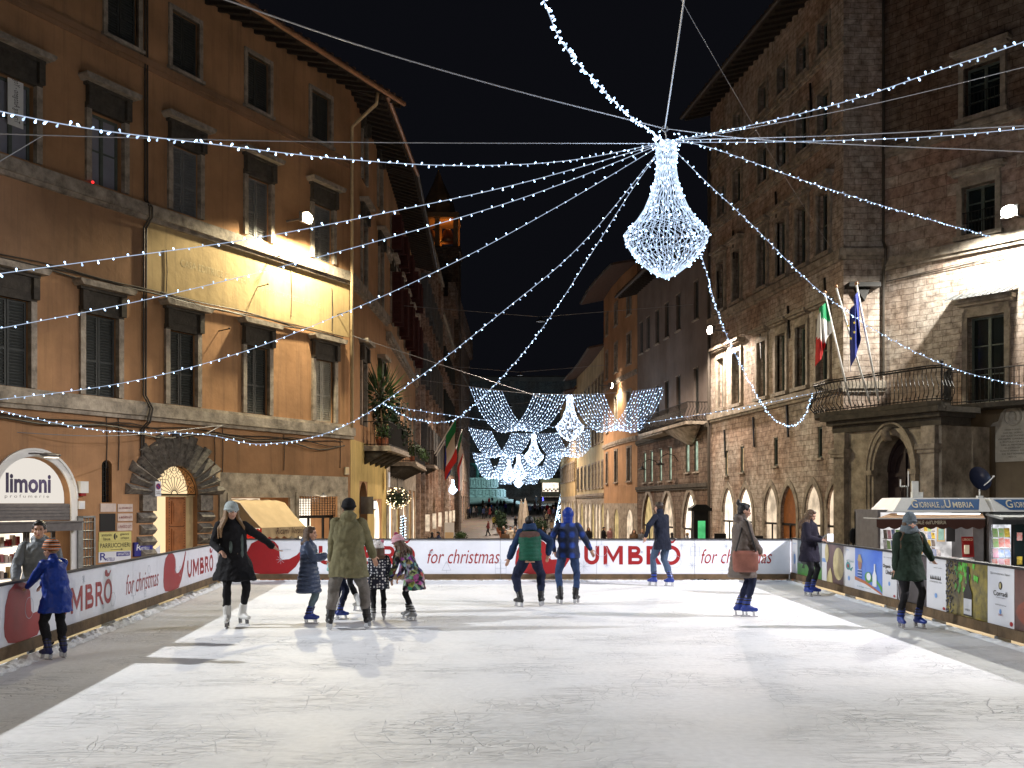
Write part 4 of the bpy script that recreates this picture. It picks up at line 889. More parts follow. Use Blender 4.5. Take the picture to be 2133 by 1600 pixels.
# ================================================================ right side further down the street
RB = Fac((8.1, 64.3), (9.75, 49.2))
rb = thing('dark_grey_palazzo', 'dark unlit grey palazzo between the stone palazzo and the curved orange house', 'building', RB.p0, RB.rz)
rbw = []
for u in (1336, 1350, 1369, 1389, 1413, 1450):
    x = RB.x(u); rbw += [(x, 11.2, .85, 2.0), (x, 6.3, .85, 2.4)]
ar = [(RB.x(a), RB.x(c)) for a, c in ((1340, 1362), (1378, 1404), (1424, 1452))]
up = [(RB.x(u), 3.0, .62, 1.9) for u in (1343, 1357, 1376, 1396)]+[(RB.x(u), 3.35, .72, 1.65) for u in (1432, 1450)]
ops = [(x-w_/2, x+w_/2, z, z+h) for x, z, w_, h in rbw]+[(a, c, -1.7, 2.35, 'p', .12) for a, c in ar]
ops2 = [(x-w_/2, x+w_/2, z, z+h)+(('r', .3) if i > 3 else ()) for i, (x, z, w_, h) in enumerate(up)]
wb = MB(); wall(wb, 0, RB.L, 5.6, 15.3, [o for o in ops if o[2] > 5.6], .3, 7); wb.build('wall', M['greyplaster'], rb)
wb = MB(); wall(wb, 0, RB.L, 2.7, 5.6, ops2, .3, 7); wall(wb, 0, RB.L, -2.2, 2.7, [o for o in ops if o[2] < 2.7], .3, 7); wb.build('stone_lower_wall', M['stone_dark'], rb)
for x, z, w_, h in rbw: window(rb, 'sill', x, z, w_, h, 'shut', 'shutter_dark')
for i, (x, z, w_, h) in enumerate(up): window(rb, 'sill', x, z, w_, h, 'slit', 'win_lit')
for i, (a, c) in enumerate(ar):
    b = MB(); b.box(a, c, .11, .14, -1.7, 2.35); fr = b.build('lit_shop_window', M[('shop_y', 'shop_w', 'shop_hot')[i]], rb)
    b = MB(); b.box(a, c, .04, .1, .3, .4); b.box((a+c)/2-.03, (a+c)/2+.03, .04, .1, -1.7, .3); b.build('shop_frame', M['iron'], fr)
    b = MB(); ap = arch_pts(a-.02, c+.02, 2.35-(c-a)*.8, 2.35, 'p'); ao = arch_pts(a-.35, c+.3, 2.35-(c-a)*.8, 2.7, 'p'); n = len(ap)
    b.add([(x, -.06, z) for x, z in ap]+[(x, -.06, z) for x, z in ao]+[(x, 0, z) for x, z in ao], [(j, j+1, n+j+1, n+j) for j in range(n-1)]+[(n+j, n+j+1, 2*n+j+1, 2*n+j) for j in range(n-1)])
    b.box(a-.35, a-.02, -.06, 0, -1.7, 2.35-(c-a)*.8); b.box(c+.02, c+.3, -.06, 0, -1.7, 2.35-(c-a)*.8); b.build('shop_arch', M['trim'], rb)
eave(rb, -.2, RB.L, 15.0, 1.3, .28, gut='pipe_dark')
b = MB(); string(b, 0, RB.L, 2.55, 2.75, .15); string(b, 0, RB.L, 5.5, 5.7, .15); b.build('string_course', M['trim_dark'], rb)
# its iron balcony on a broken plaster bracket
x0, _ = RB.uv(1368, 780); x1 = RB.L-.3
t = thing('iron_balcony', 'old iron balcony with bowed bars on a crumbling bracket, dark grey palazzo', 'balcony', RB.W(x0, 0, 5.65), RB.rz)
w_ = x1-x0; b = MB(); b.box(0, w_, -1.1, 0, 0, .16); b.prism([(0, 0), (w_*.5, 0), (w_*.5, -.1), (0, -.1)], -1, 0); b.build('floor_slab', M['trim'], t)
b = MB(); b.loft([(Vector((w_*.72, -.5*k, -.05-.9*(1-k))), (1,0,0), (0,1,0), w_*.27*k+.1, .5*k+.05) for k in (.1, .4, .75, 1)], 12); b.build('bracket', M['trav'], t)
b = MB(); path = resample([(0, 0), (0, -1.05), (w_, -1.05), (w_, 0)], .16)
for p in path: b.tube([(p.x, p.y+o_, z) for o_, z in ((0, .16), (-.14, .35), (-.08, .6), (.03, .85), (0, 1.1))], .016, 4)
for z in (.2, 1.1): b.tube([(p.x, p.y, z) for p in path], .025, 5)
b.build('railing', M['iron'], t)
M['pale_yellow'] = plaster('pale_yellow_plaster', (.50,.41,.25), .5)
def curved(name, label, pts, z1, m, rows, w_, z0, eav, fills, arcs=None, mm='shutter_dark', strings=(), smat='shop_w', out=1.0, low=None, back=6):
    """house whose front bends: one root, several wall facets"""
    root = thing(name, label, 'building', (pts[0][0], pts[0][1], 0))
    for i in range(len(pts)-1):
        F = Fac(pts[i], pts[i+1])
        ops = []; k = max(1, int(F.L/2.3)); xs = [F.L*(j+.5)/k for j in range(k)]
        for x in xs:
            for z, h in rows: ops.append((x-w_/2, x+w_/2, z, z+h))
        ar = []
        if arcs:
            for j, x in enumerate(xs):
                if (j+i) % 2 == 0 or arcs[2]: ar.append((x-arcs[0]/2, x+arcs[0]/2, z0, arcs[1], 'r', .08))
        s_me = MB(); zl = low or z0
        if low:
            wall(s_me, 0, F.L, low, z1, ops, .28, back, 0); wall(s_me, 0, F.L, z0, low, ar, .28, back, 1)
        else: wall(s_me, 0, F.L, z0, z1, ops+ar, .28, back, 0)
        s = s_me.build('wall', [M[m], M['trav']], root, F.p0-root.location, F.rz)
        for j, o in enumerate(ops):
            wn = window(s, 'frame', (o[0]+o[1])/2, o[2], w_, o[3]-o[2], 'flat'); b = MB()
            b.box(-w_/2, w_/2, .1, .14, 0, o[3]-o[2]); b.box(-.02, .02, .07, .099, 0, o[3]-o[2])
            for kk in range(12): z = (o[3]-o[2])*(kk+.5)/12; b.box(-w_/2+.05, w_/2-.05, .08, .099, z-.03, z+.03)
            me = cached(('flat', w_, round(o[3]-o[2], 2), fills[j % len(fills)]), lambda: b.mesh('shutter', M[fills[j % len(fills)]]))
            obj('shutter', me, s, wn.location)
        for j, a in enumerate(ar):
            b = MB(); b.box(a[0], a[1], .075, .1, z0, arcs[1]); o_ = b.build('lit_shop_window', M['shop_y' if (i+j) % 3 == 1 else smat], s)
        if strings:
            b = MB()
            for zz in strings: string(b, 0, F.L, zz, zz+.2, .14)
            b.build('string_course', M['trim'], s)
        r = MB(); r.add([(-.4,-eav,z1-.6),(F.L+.4,-eav,z1-.6),(F.L+.4,back,z1+1),(-.4,back,z1+1),(-.4,-eav,z1-.45),(F.L+.4,-eav,z1-.45),(F.L+.4,back,z1+1.15),(-.4,back,z1+1.15)], [(3,2,1,0),(4,5,6,7),(0,1,5,4),(1,2,6,5),(3,0,4,7)])
        r.build('roof', M['roof'], root, F.p0-root.location, F.rz)
        g = MB(); g.tube([(-.3, -eav-.05, z1-.52), (F.L+.3, -eav-.05, z1-.52)], .09, 6); g.build('gutter', M['pipe_dark'], root, F.p0-root.location, F.rz)
    return root
rc = curved('curved_orange_house', 'orange house with a curved front and deep eave beyond the dark grey palazzo', [(7.05, 76.5), (7.2, 72.5), (7.55, 68.4), (8.1, 64.5)], 17.6, 'orange', [(3.2, 2.2), (7.0, 2.2), (11.0, 2.0), (14.3, 1.5)], .95, -2.2, 1.7, ['shutter_dark', 'shutter'], (1.7, 1.3, True), strings=(5.9, 10.2), low=1.7)
rd = curved('yellow_house', 'long yellow house with dark and green shutters near the end of the right side', [(6.3, 97), (6.9, 86.5), (7.15, 77)], 14.2, 'pale_yellow', [(3.0, 2.0), (6.6, 2.0), (10.2, 1.7)], .95, -2.4, 1.2, ['shutter_dark', 'shutter', 'shutter_green'], (1.8, 1.7, True), strings=(2.3,), low=2.2, out=1)
re_ = curved('low_yellow_house', 'lower ochre house at the far right end of the street with a chimney', [(5.75, 118), (6.2, 97.3)], 13.2, 'ochre_yellow', [(4.0, 1.8), (8.0, 1.7)], 1.0, -2.4, 1.0, ['shutter_dark'], (1.8, 1.9, True), low=2.4)
b = MB(); b.box(-.6, .6, -.6, .6, 13, 15.6); b.box(-.75, .75, -.75, .75, 15.6, 15.9); b.build('chimney', M['orange'], re_, (3, -4, 0))
# cathedral wall, fountain, kiosk, lit tree at the end of the street
cat_ = thing('cathedral', 'long dark cathedral wall with pink and white stone lozenges closing the far piazza', 'building', (0, 236, 1.5))
b = MB(); wall(b, -45, 50, 0, 30, [(-22, -20.5, 14, 20, 'r'), (4, 5.6, 13, 20, 'r'), (20, 21.6, 13, 20, 'r')], .5, 20); b.build('wall', M['duomo'], cat_)
b = MB(); b.box(-45, 50, -.5, 0, 29, 30); b.box(-45, 50, -.3, 0, 9.5, 10); b.box(-45, 50, -1.5, 0, 0, 1.6); b.box(-45, 50, -2.6, -1.5, 0, .8)
for x in (-26, -13, 0, 13, 26): b.box(x-.6, x+.6, -.8, 0, 10, 29)
b.build('mouldings', M['greyplaster'], cat_)
b = MB()
for i in range(8):
    for j in range(6): b.prism([(9.2+i*1.15+.4*math.cos(a*PI/4), 3.3+j*1.15+.4*math.sin(a*PI/4)) for a in range(8)], -.05, -.001)
b.build('lozenge_panel', mat('lozenge_stone', (.30,.27,.26), .8, .2, 2, .1), cat_)
b = MB(); b.prism([(-45,30.1),(50,30.1),(50,30.2),(-45,30.2)], -1, 20); b.build('roof', M['roof'], cat_)
pl_ = Vector((-6.9, 200, 1.75))
fo = thing('fountain', 'tiered stone fountain lit pale blue green on round steps at the street end', 'fountain', pl_)
fs = mat('fountain_marble', (.42,.5,.5), .6, .2, 1, .2)
b = MB()
for i in range(4): b.lathe([(9.6-i*1.15, i*.32), (9.6-i*1.15, i*.32+.32)], (0,0,-.3), 40)
b.build('steps', mat('fountain_steps', (.33,.36,.35), .8, .3, 1, .2), fo)
for nm, r, z0, z1 in (('lower_basin', 5.4, 1.0, 2.7), ('upper_basin', 3.9, 2.9, 4.9)):
    b = MB(); b.lathe([(r, z0), (r, z0+.25), (r-.15, z0+.3), (r-.15, z1-.3), (r+.1, z1-.2), (r+.1, z1), (r-.4, z1), (r-.4, z1-.5)], (0,0,0), 24)
    for i in range(24): a = 2*PI*i/24; b.lathe([(.22, z0+.2), (.16, z0+.5), (.16, z1-.5), (.24, z1-.2)], ((r+.1)*math.cos(a), (r+.1)*math.sin(a), 0), 6); b.lathe([(.05, z0+.5), (.3, z0+.6), (.3, z1-.55), (.05, z1-.45)], ((r-.15)*math.cos(a+.13), (r-.15)*math.sin(a+.13), 0), 6)
    b.build(nm, fs, fo)
b = MB(); b.lathe([(.6, 4.5), (.35, 5.2), (.3, 6.6), (.9, 7.3), (1.9, 7.7), (1.9, 7.9), (.3, 7.8), (.25, 8.6), (.5, 9)], (0,0,0), 16); b.build('bronze_cup', mat('bronze_green', (.05,.16,.15), .5, .3, 3, .1), fo, smooth=True)
lamp('fountain_flood', 'SPOT', (-10, 183, 8), 2000, (.6,1,.97), .3, (-7, 200, 3.5), 60, .6)
lamp('fountain_flood', 'SPOT', (2, 186, 8), 2000, (.6,1,.97), .3, (-7, 200, 3.5), 60, .6)
lamp('cathedral_flood', 'SPOT', (6, 190, 4), 9000, (.6,.85,1), .5, (2, 236, 9), 120, .8)
# market stall and lit cone tree
st_ = thing('market_stall', 'small lit wooden market stall below the cathedral wall', 'stall', P(1147, 1035, 218))
b = MB(); b.box(-2, 2, 1.4, 1.6, 0, 3.1, 0); b.box(-2, -1.8, -1.4, 1.4, 0, 3.1, 1); b.box(1.8, 2, -1.4, 1.4, 0, 3.1, 1); b.box(-1.8, 1.8, -1.4, -1.2, 0, 1.1, 1); b.build('walls', [M['shop_hot'], M['plank']], st_)
b = MB(); b.prism([(-2.4, 3.1), (2.4, 3.1), (2.1, 4.0), (-2.1, 4.0)], -1.8, 1.8); b.build('roof', M['ochre_yellow'], st_)
b = MB()
for i in range(8): b.ell((-1.5+i*.43, -.9, 1.35+.3*(i % 2)), .22, 6, 5, None, i % 2)
b.build('wares', [M['red'], M['canvas']], st_)
# ================================================================ ground, ice, barriers
def gz(y):
    k = [(-60,-1.3),(30,-1.3),(60,-1.7),(80,-1.95),(108,-2.05),(120,-1.75),(137,-.75),(150,-.35),(171,.15),(200,1.5),(230,2.2),(300,2.6),(900,2.6)]
    for (a, p), (b_, q) in zip(k, k[1:]):
        if y <= b_:
            t = (y-a)/(b_-a); return p+(q-p)*t
    return k[-1][1]
m, nt, bs, N, L = new_mat('paving_stones'); M['paving'] = m; bs.inputs['Roughness'].default_value = .55
tc = N('ShaderNodeTexCoord'); mp = N('ShaderNodeMapping'); mp.inputs['Rotation'].default_value = (0,0,.8); L(tc.outputs['Object'], mp.inputs['Vector'])
br = N('ShaderNodeTexBrick'); br.inputs['Scale'].default_value = 1; br.inputs['Brick Width'].default_value = .9; br.inputs['Row Height'].default_value = .4; br.inputs['Mortar Size'].default_value = .012
br.inputs['Color1'].default_value = (.30,.25,.21,1); br.inputs['Color2'].default_value = (.22,.19,.165,1); br.inputs['Mortar'].default_value = (.08,.07,.06,1); L(mp.outputs[0], br.inputs['Vector'])
no = N('ShaderNodeTexNoise'); no.inputs['Scale'].default_value = 1.2; no.inputs['Detail'].default_value = 8; L(tc.outputs['Object'], no.inputs['Vector'])
mx = N('ShaderNodeMix'); mx.data_type = 'RGBA'; mx.blend_type = 'MULTIPLY'; mx.inputs['Factor'].default_value = .7; L(br.outputs['Color'], mx.inputs['A']); L(no.outputs['Color'], mx.inputs['B']); L(mx.outputs['Result'], bs.inputs['Base Color'])
b = MB(); ys = [-60, 0, 30, 45, 60, 70, 80, 95, 108, 114, 120, 128, 137, 143, 150, 160, 171, 185, 200, 215, 230, 300, 900]
vs = [(x, y, gz(y)) for y in ys for x in (-600, -60, -10, 0, 10, 60, 600)]
b.add(vs, [(j*7+i, j*7+i+1, (j+1)*7+i+1, (j+1)*7+i) for j in range(len(ys)-1) for i in range(6)])
tag(b.build('ground', M['paving'], smooth=True), 'worn stone paving of the piazza and the street', None, None, 'structure')
b = MB(); b.lathe([(1500, -60), (1500, 300), (900, 800), (0, 1100)], (0, 100, 0), 32)
sky = tag(b.build('sky', emit('night_sky', (.15,.16,.23), .023)), 'black night sky over the rooftops', None, None, 'structure')
sky.visible_shadow = True

# ---- ice
m, nt, bs, N, L = new_mat('skated_ice'); M['ice'] = m
bs.inputs['Roughness'].default_value = .56; bs.inputs['Specular IOR Level'].default_value = .35
tc = N('ShaderNodeTexCoord')
n1 = N('ShaderNodeTexNoise'); n1.inputs['Scale'].default_value = .55; n1.inputs['Detail'].default_value = 8; n1.inputs['Roughness'].default_value = .62; L(tc.outputs['Object'], n1.inputs['Vector'])
r1 = N('ShaderNodeValToRGB'); r1.color_ramp.elements[0].position = .3; r1.color_ramp.elements[0].color = (.85,.865,.885,1); r1.color_ramp.elements[1].position = .62; r1.color_ramp.elements[1].color = (.93,.925,.92,1); L(n1.outputs['Fac'], r1.inputs['Fac'])
acc = None; hsum = None
for k, (sc_x, sc_y, rot, thr, off) in enumerate(((.7, 9, .15, .028, 3), (.9, 7, 1.2, .022, 11), (.6, 8, -.6, .024, 23), (1.6, 1.6, .4, .012, 37), (1.1, 14, -.05, .03, 51))):
    mp = N('ShaderNodeMapping'); mp.inputs['Rotation'].default_value = (0,0,rot); mp.inputs['Scale'].default_value = (sc_x*.55, sc_y*.22, 1); mp.inputs['Location'].default_value = (off, off*.7, 0); L(tc.outputs['Object'], mp.inputs['Vector'])
    nn = N('ShaderNodeTexNoise'); nn.inputs['Scale'].default_value = 2.2; nn.inputs['Detail'].default_value = 2.5; nn.inputs['Distortion'].default_value = .9; L(mp.outputs[0], nn.inputs['Vector'])
    sb = N('ShaderNodeMath'); sb.operation = 'SUBTRACT'; L(nn.outputs['Fac'], sb.inputs[0]); sb.inputs[1].default_value = .5
    ab = N('ShaderNodeMath'); ab.operation = 'ABSOLUTE'; L(sb.outputs[0], ab.inputs[0])
    mr = N('ShaderNodeMapRange'); mr.inputs['From Min'].default_value = 0; mr.inputs['From Max'].default_value = thr*.45; mr.inputs['To Min'].default_value = 1; mr.inputs['To Max'].default_value = 0; L(ab.outputs[0], mr.inputs['Value'])
    if acc is None: acc = mr.outputs[0]
    else:
        mm_ = N('ShaderNodeMath'); mm_.operation = 'MAXIMUM'; L(acc, mm_.inputs[0]); L(mr.outputs[0], mm_.inputs[1]); acc = mm_.outputs[0]
nm = N('ShaderNodeTexNoise'); nm.inputs['Scale'].default_value = .9; nm.inputs['Detail'].default_value = 4; L(tc.outputs['Object'], nm.inputs['Vector'])
mk = N('ShaderNodeMapRange'); mk.inputs['From Min'].default_value = .42; mk.inputs['From Max'].default_value = .66; L(nm.outputs['Fac'], mk.inputs['Value'])
ml = N('ShaderNodeMath'); ml.operation = 'MULTIPLY'; L(acc, ml.inputs[0]); L(mk.outputs[0], ml.inputs[1])
ms = N('ShaderNodeMath'); ms.operation = 'MULTIPLY'; L(ml.outputs[0], ms.inputs[0]); ms.inputs[1].default_value = .42
mx = N('ShaderNodeMix'); mx.data_type = 'RGBA'; L(ms.outputs[0], mx.inputs['Factor']); L(r1.outputs['Color'], mx.inputs['A']); mx.inputs['B'].default_value = (.36,.40,.45,1)
n4 = N('ShaderNodeTexNoise'); n4.inputs['Scale'].default_value = 14; n4.inputs['Detail'].default_value = 8; L(tc.outputs['Object'], n4.inputs['Vector'])
m4 = N('ShaderNodeMix'); m4.data_type = 'RGBA'; m4.blend_type = 'MULTIPLY'; m4.inputs['Factor'].default_value = .22; L(mx.outputs['Result'], m4.inputs['A']); L(n4.outputs['Fac'], m4.inputs['B'])
L(m4.outputs['Result'], bs.inputs['Base Color'])
hs = N('ShaderNodeMath'); hs.operation = 'MULTIPLY_ADD'; L(n4.outputs['Fac'], hs.inputs[0]); hs.inputs[1].default_value = .55
hm = N('ShaderNodeMath'); hm.operation = 'SUBTRACT'; hm.inputs[0].default_value = 1; L(ml.outputs[0], hm.inputs[1]); L(hm.outputs[0], hs.inputs[2])
bp = N('ShaderNodeBump'); bp.inputs['Strength'].default_value = .8; bp.inputs['Distance'].default_value = .015; L(hs.outputs[0], bp.inputs['Height']); L(bp.outputs['Normal'], bs.inputs['Normal'])
LB0, LB1 = (-4.609-.0794*2.0, 2.0), (-6.30, 21.3)           # left barrier line
RB0, RB1 = (6.27, 22.3), (6.10, 2.0)
FB0, FB1 = (-6.76, 22.32), (6.27, 22.32)
b = MB(); b.add([(-4.55,-3,0),(6.02,-3,0),(6.2,22.22,0),(-6.35,22.22,0),(-4.55,-3,-.12),(6.02,-3,-.12),(6.2,22.22,-.12),(-6.35,22.22,-.12)], [(0,1,2,3),(7,6,5,4),(0,4,5,1),(1,5,6,2),(2,6,7,3),(3,7,4,0)])
tag(b.build('ice', M['ice']), 'white skate scratched ice of the rink', None, None, 'structure')
b = MB(); b.box(-8.2, 7.6, -3.4, 23.6, GZ, -.13); 
b.build('platform', M['deck']); tag(bpy.data.objects['platform'], 'timber platform that carries the ice rink', None, None, 'structure')
# banked snow shavings along the barriers
def bank(p, q, wid, hgt, seed, nn=260):
    r = random.Random(seed); mb = MB(); a, c = Vector(p), Vector(q); d = (c-a).normalized(); nrm = Vector((-d.y, d.x, 0)); vs = []; K = 6
    for i in range(nn+1):
        s_ = a+(c-a)*i/nn; ww = wid*(.7+.5*r.random())
        for k in range(K): f = k/(K-1); vs.append((s_.x+nrm.x*ww*(f-.5), s_.y+nrm.y*ww*(f-.5), .004+hgt*math.sin(PI*f)*(.35+r.random())))
    mb.add(vs, [(i*K+k, i*K+k+1, (i+1)*K+k+1, (i+1)*K+k) for i in range(nn) for k in range(K-1)]); return mb
snow = mat('shaved_snow', (.80,.82,.84), .8, .1, 10, .6)
b = bank((-4.72, 3, 0), (-6.2, 21.5, 0), .28, .05, 1); o = b.build('snow_bank', snow); tag(o, 'ridge of shaved snow along the foot of the left barrier', None, None, 'stuff')
b = bank((6.02, 3, 0), (6.12, 22, 0), .22, .03, 2); o = b.build('snow_bank', snow); tag(o, 'thin ridge of shaved snow along the foot of the right barrier', None, None, 'stuff')
b = bank((-6.3, 22.12, 0), (6.1, 22.12, 0), .18, .025, 3); o = b.build('snow_bank', snow); tag(o, 'thin ridge of shaved snow along the far barrier', None, None, 'stuff')

LOGO = [(0,24),(2,12),(10,3),(30,-1),(60,-3),(88,1),(104,16),(118,40),(133,72),(131,76),(120,58),(106,42),(90,33),(76,32),(71,36),(70,48),(68,62),(60,72),(48,77),(28,77),(12,68),(3,50)]
def logo(mb, x, z, k, kz, y, m=0): mb.prism([(x+a*k, z+max(0, min(76.5, c_))*kz) for a, c_ in LOGO], y, y+.002, m)
def breve(mb, x, z, w_, h, y, m=0):
    mb.prism([(x-w_*.5, z+h*.75), (x-w_*.42, z+h*.2), (x-w_*.1, z), (x+w_*.2, z+h*.1), (x+w_*.5, z+h*.9), (x+w_*.38, z+h*.8), (x+w_*.15, z+h*.45), (x-w_*.08, z+h*.55), (x-w_*.15, z+h), (x-w_*.4, z+h*1.05)], y, y+.002, m)
def ribbon(mb, pts, w_, y, m=0, closed=False):
    n = len(pts); vs = []
    for i in range(n):
        p = Vector(pts[i]); a = Vector(pts[i-1]) if (i or closed) else None; c = Vector(pts[(i+1) % n]) if (i < n-1 or closed) else None
        d1 = (p-a).normalized() if a is not None else (c-p).normalized(); d2 = (c-p).normalized() if c is not None else d1
        nn = Vector((-d1.y-d2.y, d1.x+d2.x)).normalized(); k_ = 1/max(.4, nn.dot(Vector((-d1.y, d1.x))))
        for s_ in (-1, 1): q = p+nn*s_*w_/2*k_; vs.append((q.x, y, q.y))
    mb.add(vs, [(2*i, (2*i+2) % (2*n), (2*i+3) % (2*n), 2*i+1) for i in range(n if closed else n-1)], m)
def umbro(mb, x0, x1, z0, hh, y):
    W_ = x1-x0; t = hh*.2; X = lambda f: x0+f*W_; Z = lambda f: z0+f*hh
    def arc(cx, cz, rx_, rz_, a0, a1, n=14): return [(cx+rx_*math.cos(math.radians(a0+(a1-a0)*i/n)), cz+rz_*math.sin(math.radians(a0+(a1-a0)*i/n))) for i in range(n+1)]
    uw = .155*W_; cx = X(0)+uw/2; r = uw/2-t/2
    ribbon(mb, [(cx-r, Z(1))]+arc(cx, Z(0)+r+t/2, r, r, 180, 360)+[(cx+r, Z(1))], t, y)
    a, c = X(.20), X(.40); mb.prism([(a, Z(0)), (a, Z(1)), (a+t*1.05, Z(1)), ((a+c)/2, Z(.42)), (c-t*1.05, Z(1)), (c, Z(1)), (c, Z(0)), (c-t, Z(0)), (c-t, Z(.66)), ((a+c)/2, Z(.1)), (a+t, Z(.66)), (a+t, Z(0))], y, y+.002)
    a = X(.455); mb.prism([(a, Z(0)), (a, Z(1)), (a+t, Z(1)), (a+t, Z(0))], y, y+.002)
    for zc, rr, wd in ((.74, .26, .10), (.27, .27, .125)):
        q = [(a+t, Z(zc+rr)-t*.5)]+arc(X(.455)+wd*W_-rr*hh*.6+t*.2, Z(zc), rr*hh-t*.5, rr*hh-t*.5, 90, -90)+[(a+t, Z(zc-rr)+t*.5)]; ribbon(mb, q, t*.92, y-.0012 if zc > .5 else y-.002)
    a = X(.645); mb.prism([(a, Z(0)), (a, Z(1)), (a+t, Z(1)), (a+t, Z(0))], y, y+.002)
    ribbon(mb, [(a+t, Z(1)-t*.5)]+arc(a+t+.045*W_, Z(.69), .31*hh-t*.5, .31*hh-t*.5, 90, -90)+[(a+t, Z(.38)+t*.5)], t*.92, y-.0012)
    mb.prism([(a+t+.03*W_, Z(.42)), (a+t*1.2+.06*W_, Z(.42)), (X(.80), Z(0)), (X(.80)-t*1.15, Z(0))], y-.002, y-.0014)
    ro = hh*.53-t/2; ribbon(mb, arc(X(.895), Z(.5), min(ro, .1*W_), ro, 0, 345, 23), t, y, 0, True)
    breve(mb, X(.895), Z(1.12), .13*W_, hh*.3, y)
def star(mb, x, z, r, y, n=4, m=0):
    for i in range(n): a = PI*i/n; mb.beam((x-r*math.cos(a), y, z-r*math.sin(a)), (x+r*math.cos(a), y, z+r*math.sin(a)), .001, .006, m)
def lines(mb, pts, y, m=0, r=.006):
    for a, c in zip(pts, pts[1:]): mb.beam((a[0], y, a[1]), (c[0], y, c[1]), .001, r, m)
def circ(mb, x, z, r, y, m=0): lines(mb, [(x+r*math.cos(a*PI/12), z+r*math.sin(a*PI/12)) for a in range(25)], y, m)
def gift(mb, x, z, s_, y): lines(mb, [(x, z), (x+s_, z), (x+s_, z+s_), (x, z+s_), (x, z)], y); lines(mb, [(x+s_/2, z), (x+s_/2, z+s_)], y); lines(mb, [(x, z+s_/2), (x+s_, z+s_/2)], y); circ(mb, x+s_*.35, z+s_*1.2, s_*.2, y)
def tree_(mb, x, z, s_, y): lines(mb, [(x-s_/2, z), (x+s_/2, z), (x, z+s_), (x-s_/2, z)], y); lines(mb, [(x, z), (x, z-s_*.3)], y)
def barrier(name, label, F, zb, zp, zt, seams, posts):
    t = thing(name, label, 'rink barrier', F.p0, F.rz)
    xs = [0]+seams+[F.L]
    for a, c in zip(xs, xs[1:]):
        b = MB(); b.box(a+.004, c-.004, 0, .02, zp, zt-.025); b.build('advertising_board', M['white_board'], t)
    b = MB(); b.box(-.05, F.L+.05, -.03, .05, zt-.025, zt); b.build('top_rail', M['black'], t)
    xs2 = [0]+[p_ for p_ in posts]+[F.L]
    for a, c in zip(xs2, xs2[1:]):
        if c-a > .1: b = MB(); b.box(a+.003, c-.003, -.035, .045, zb, zp); b.build('kick_plank', M['plank'], t)
    for p_ in posts:
        b = MB(); b.box(p_-.05, p_+.05, .05, .11, -.12, zt-.03); b.box(p_-.05, p_+.05, -.055, .05, -.02, zb-.002); b.build('post', M['steel'], t)
    return t
# front barrier
FF = Fac(FB0, FB1); k = FOC/22.32
fx = lambda u: (u-CX)/k-FB0[0]; fz = lambda v: EYE-(v-HV)/k
bf = barrier('front_barrier', 'white rink barrier with red lettering across the far side of the ice', FF, .04, .15, .945, [fx(u) for u in (640, 842, 1042, 1243, 1447)], [fx(u) for u in (640, 842, 1042, 1243, 1447, 1642)])
Y_ = -.004
kz = (.945-.15-.03)/76
def piece(name, parent, fn, m_='red'): mb = MB(); fn(mb); return mb.build(name, M[m_], parent)
for u in (1073, 512): piece('red_logo', bf, lambda q: logo(q, fx(u), .15, 1.0/k, kz, Y_))
for a, c in ((1217, 1418), (664, 865)): piece('brand_lettering', bf, lambda q: umbro(q, fx(a), fx(c), fz(1176), 45/k*.86, Y_))
for a, c in ((890, 1041), (1460, 1608)): piece('script_lettering', bf, lambda q: put_text(q, 'for christmas', fx(a), fx(c), fz(1174), fz(1144), Y_, 0, .3, -.004))
b = MB(); put_text(b, 'www.umbro.it', fx(585), fx(606), fz(1146), fz(1143), Y_); put_text(b, 'www.umbro.it', fx(1146), fx(1168), fz(1143), fz(1140), Y_)
star(b, fx(1420), fz(1136), .11, Y_); star(b, fx(1216), fz(1180), .13, Y_); star(b, fx(1264), fz(1178), .06, Y_); star(b, fx(1513), fz(1138), .08, Y_); star(b, fx(1442), fz(1178), .09, Y_); star(b, fx(585), fz(1166), .1, Y_); star(b, fx(898), fz(1150), .06, Y_); star(b, fx(1337), fz(1150), .03, Y_)
circ(b, fx(1253), fz(1147), .13, Y_-.003); circ(b, fx(1406), fz(1170), .14, Y_-.003); lines(b, [(fx(1253), fz(1135)), (fx(1253), fz(1123))], Y_)
gift(b, fx(1439), fz(1158), .2, Y_); tree_(b, fx(1504), fz(1188), .28, Y_); tree_(b, fx(930), fz(1188), .2, Y_); gift(b, fx(1032), fz(1195), .24, Y_); circ(b, fx(1390), fz(1143), .05, Y_)
b.build('line_drawings', M['greyline'], bf)
# left barrier
FL = Fac(LB0, LB1)
lx = lambda u: FL.x(u); zl = lambda v, u: FL.uv(u, v)[1]
bl = barrier('left_barrier', 'white rink barrier with red lettering along the left side of the ice', FL, .07, .2, .885, [lx(u) for u in (-700, -120, 277, 327, 392) if lx(u) > .3], [lx(u) for u in (-700, -300, -60, 230, 322, 396, 447) if lx(u) > .2])
kz = (.885-.2-.03)/76
def left_set(x_logo, x_text, x_for):
    piece('red_logo', bl, lambda q: logo(q, x_logo[0], .2, (x_logo[1]-x_logo[0])/133, kz, Y_)); piece('brand_lettering', bl, lambda q: umbro(q, x_text[0], x_text[1], .33, .33, Y_))
    if x_for: piece('script_lettering', bl, lambda q: put_text(q, 'for christmas', x_for[0], x_for[1], .36, .66, Y_, 0, .3, -.004))
left_set((lx(340), lx(387)), (lx(390), lx(445)), None)
per = lx(445)-lx(235)
left_set((lx(8), lx(108)), (lx(122), lx(235)), (lx(262), lx(330)))
for j in (2,):
    left_set((lx(340)-per*j, lx(387)-per*j), (lx(390)-per*j, lx(445)-per*j), (lx(262)-per, lx(330)-per))
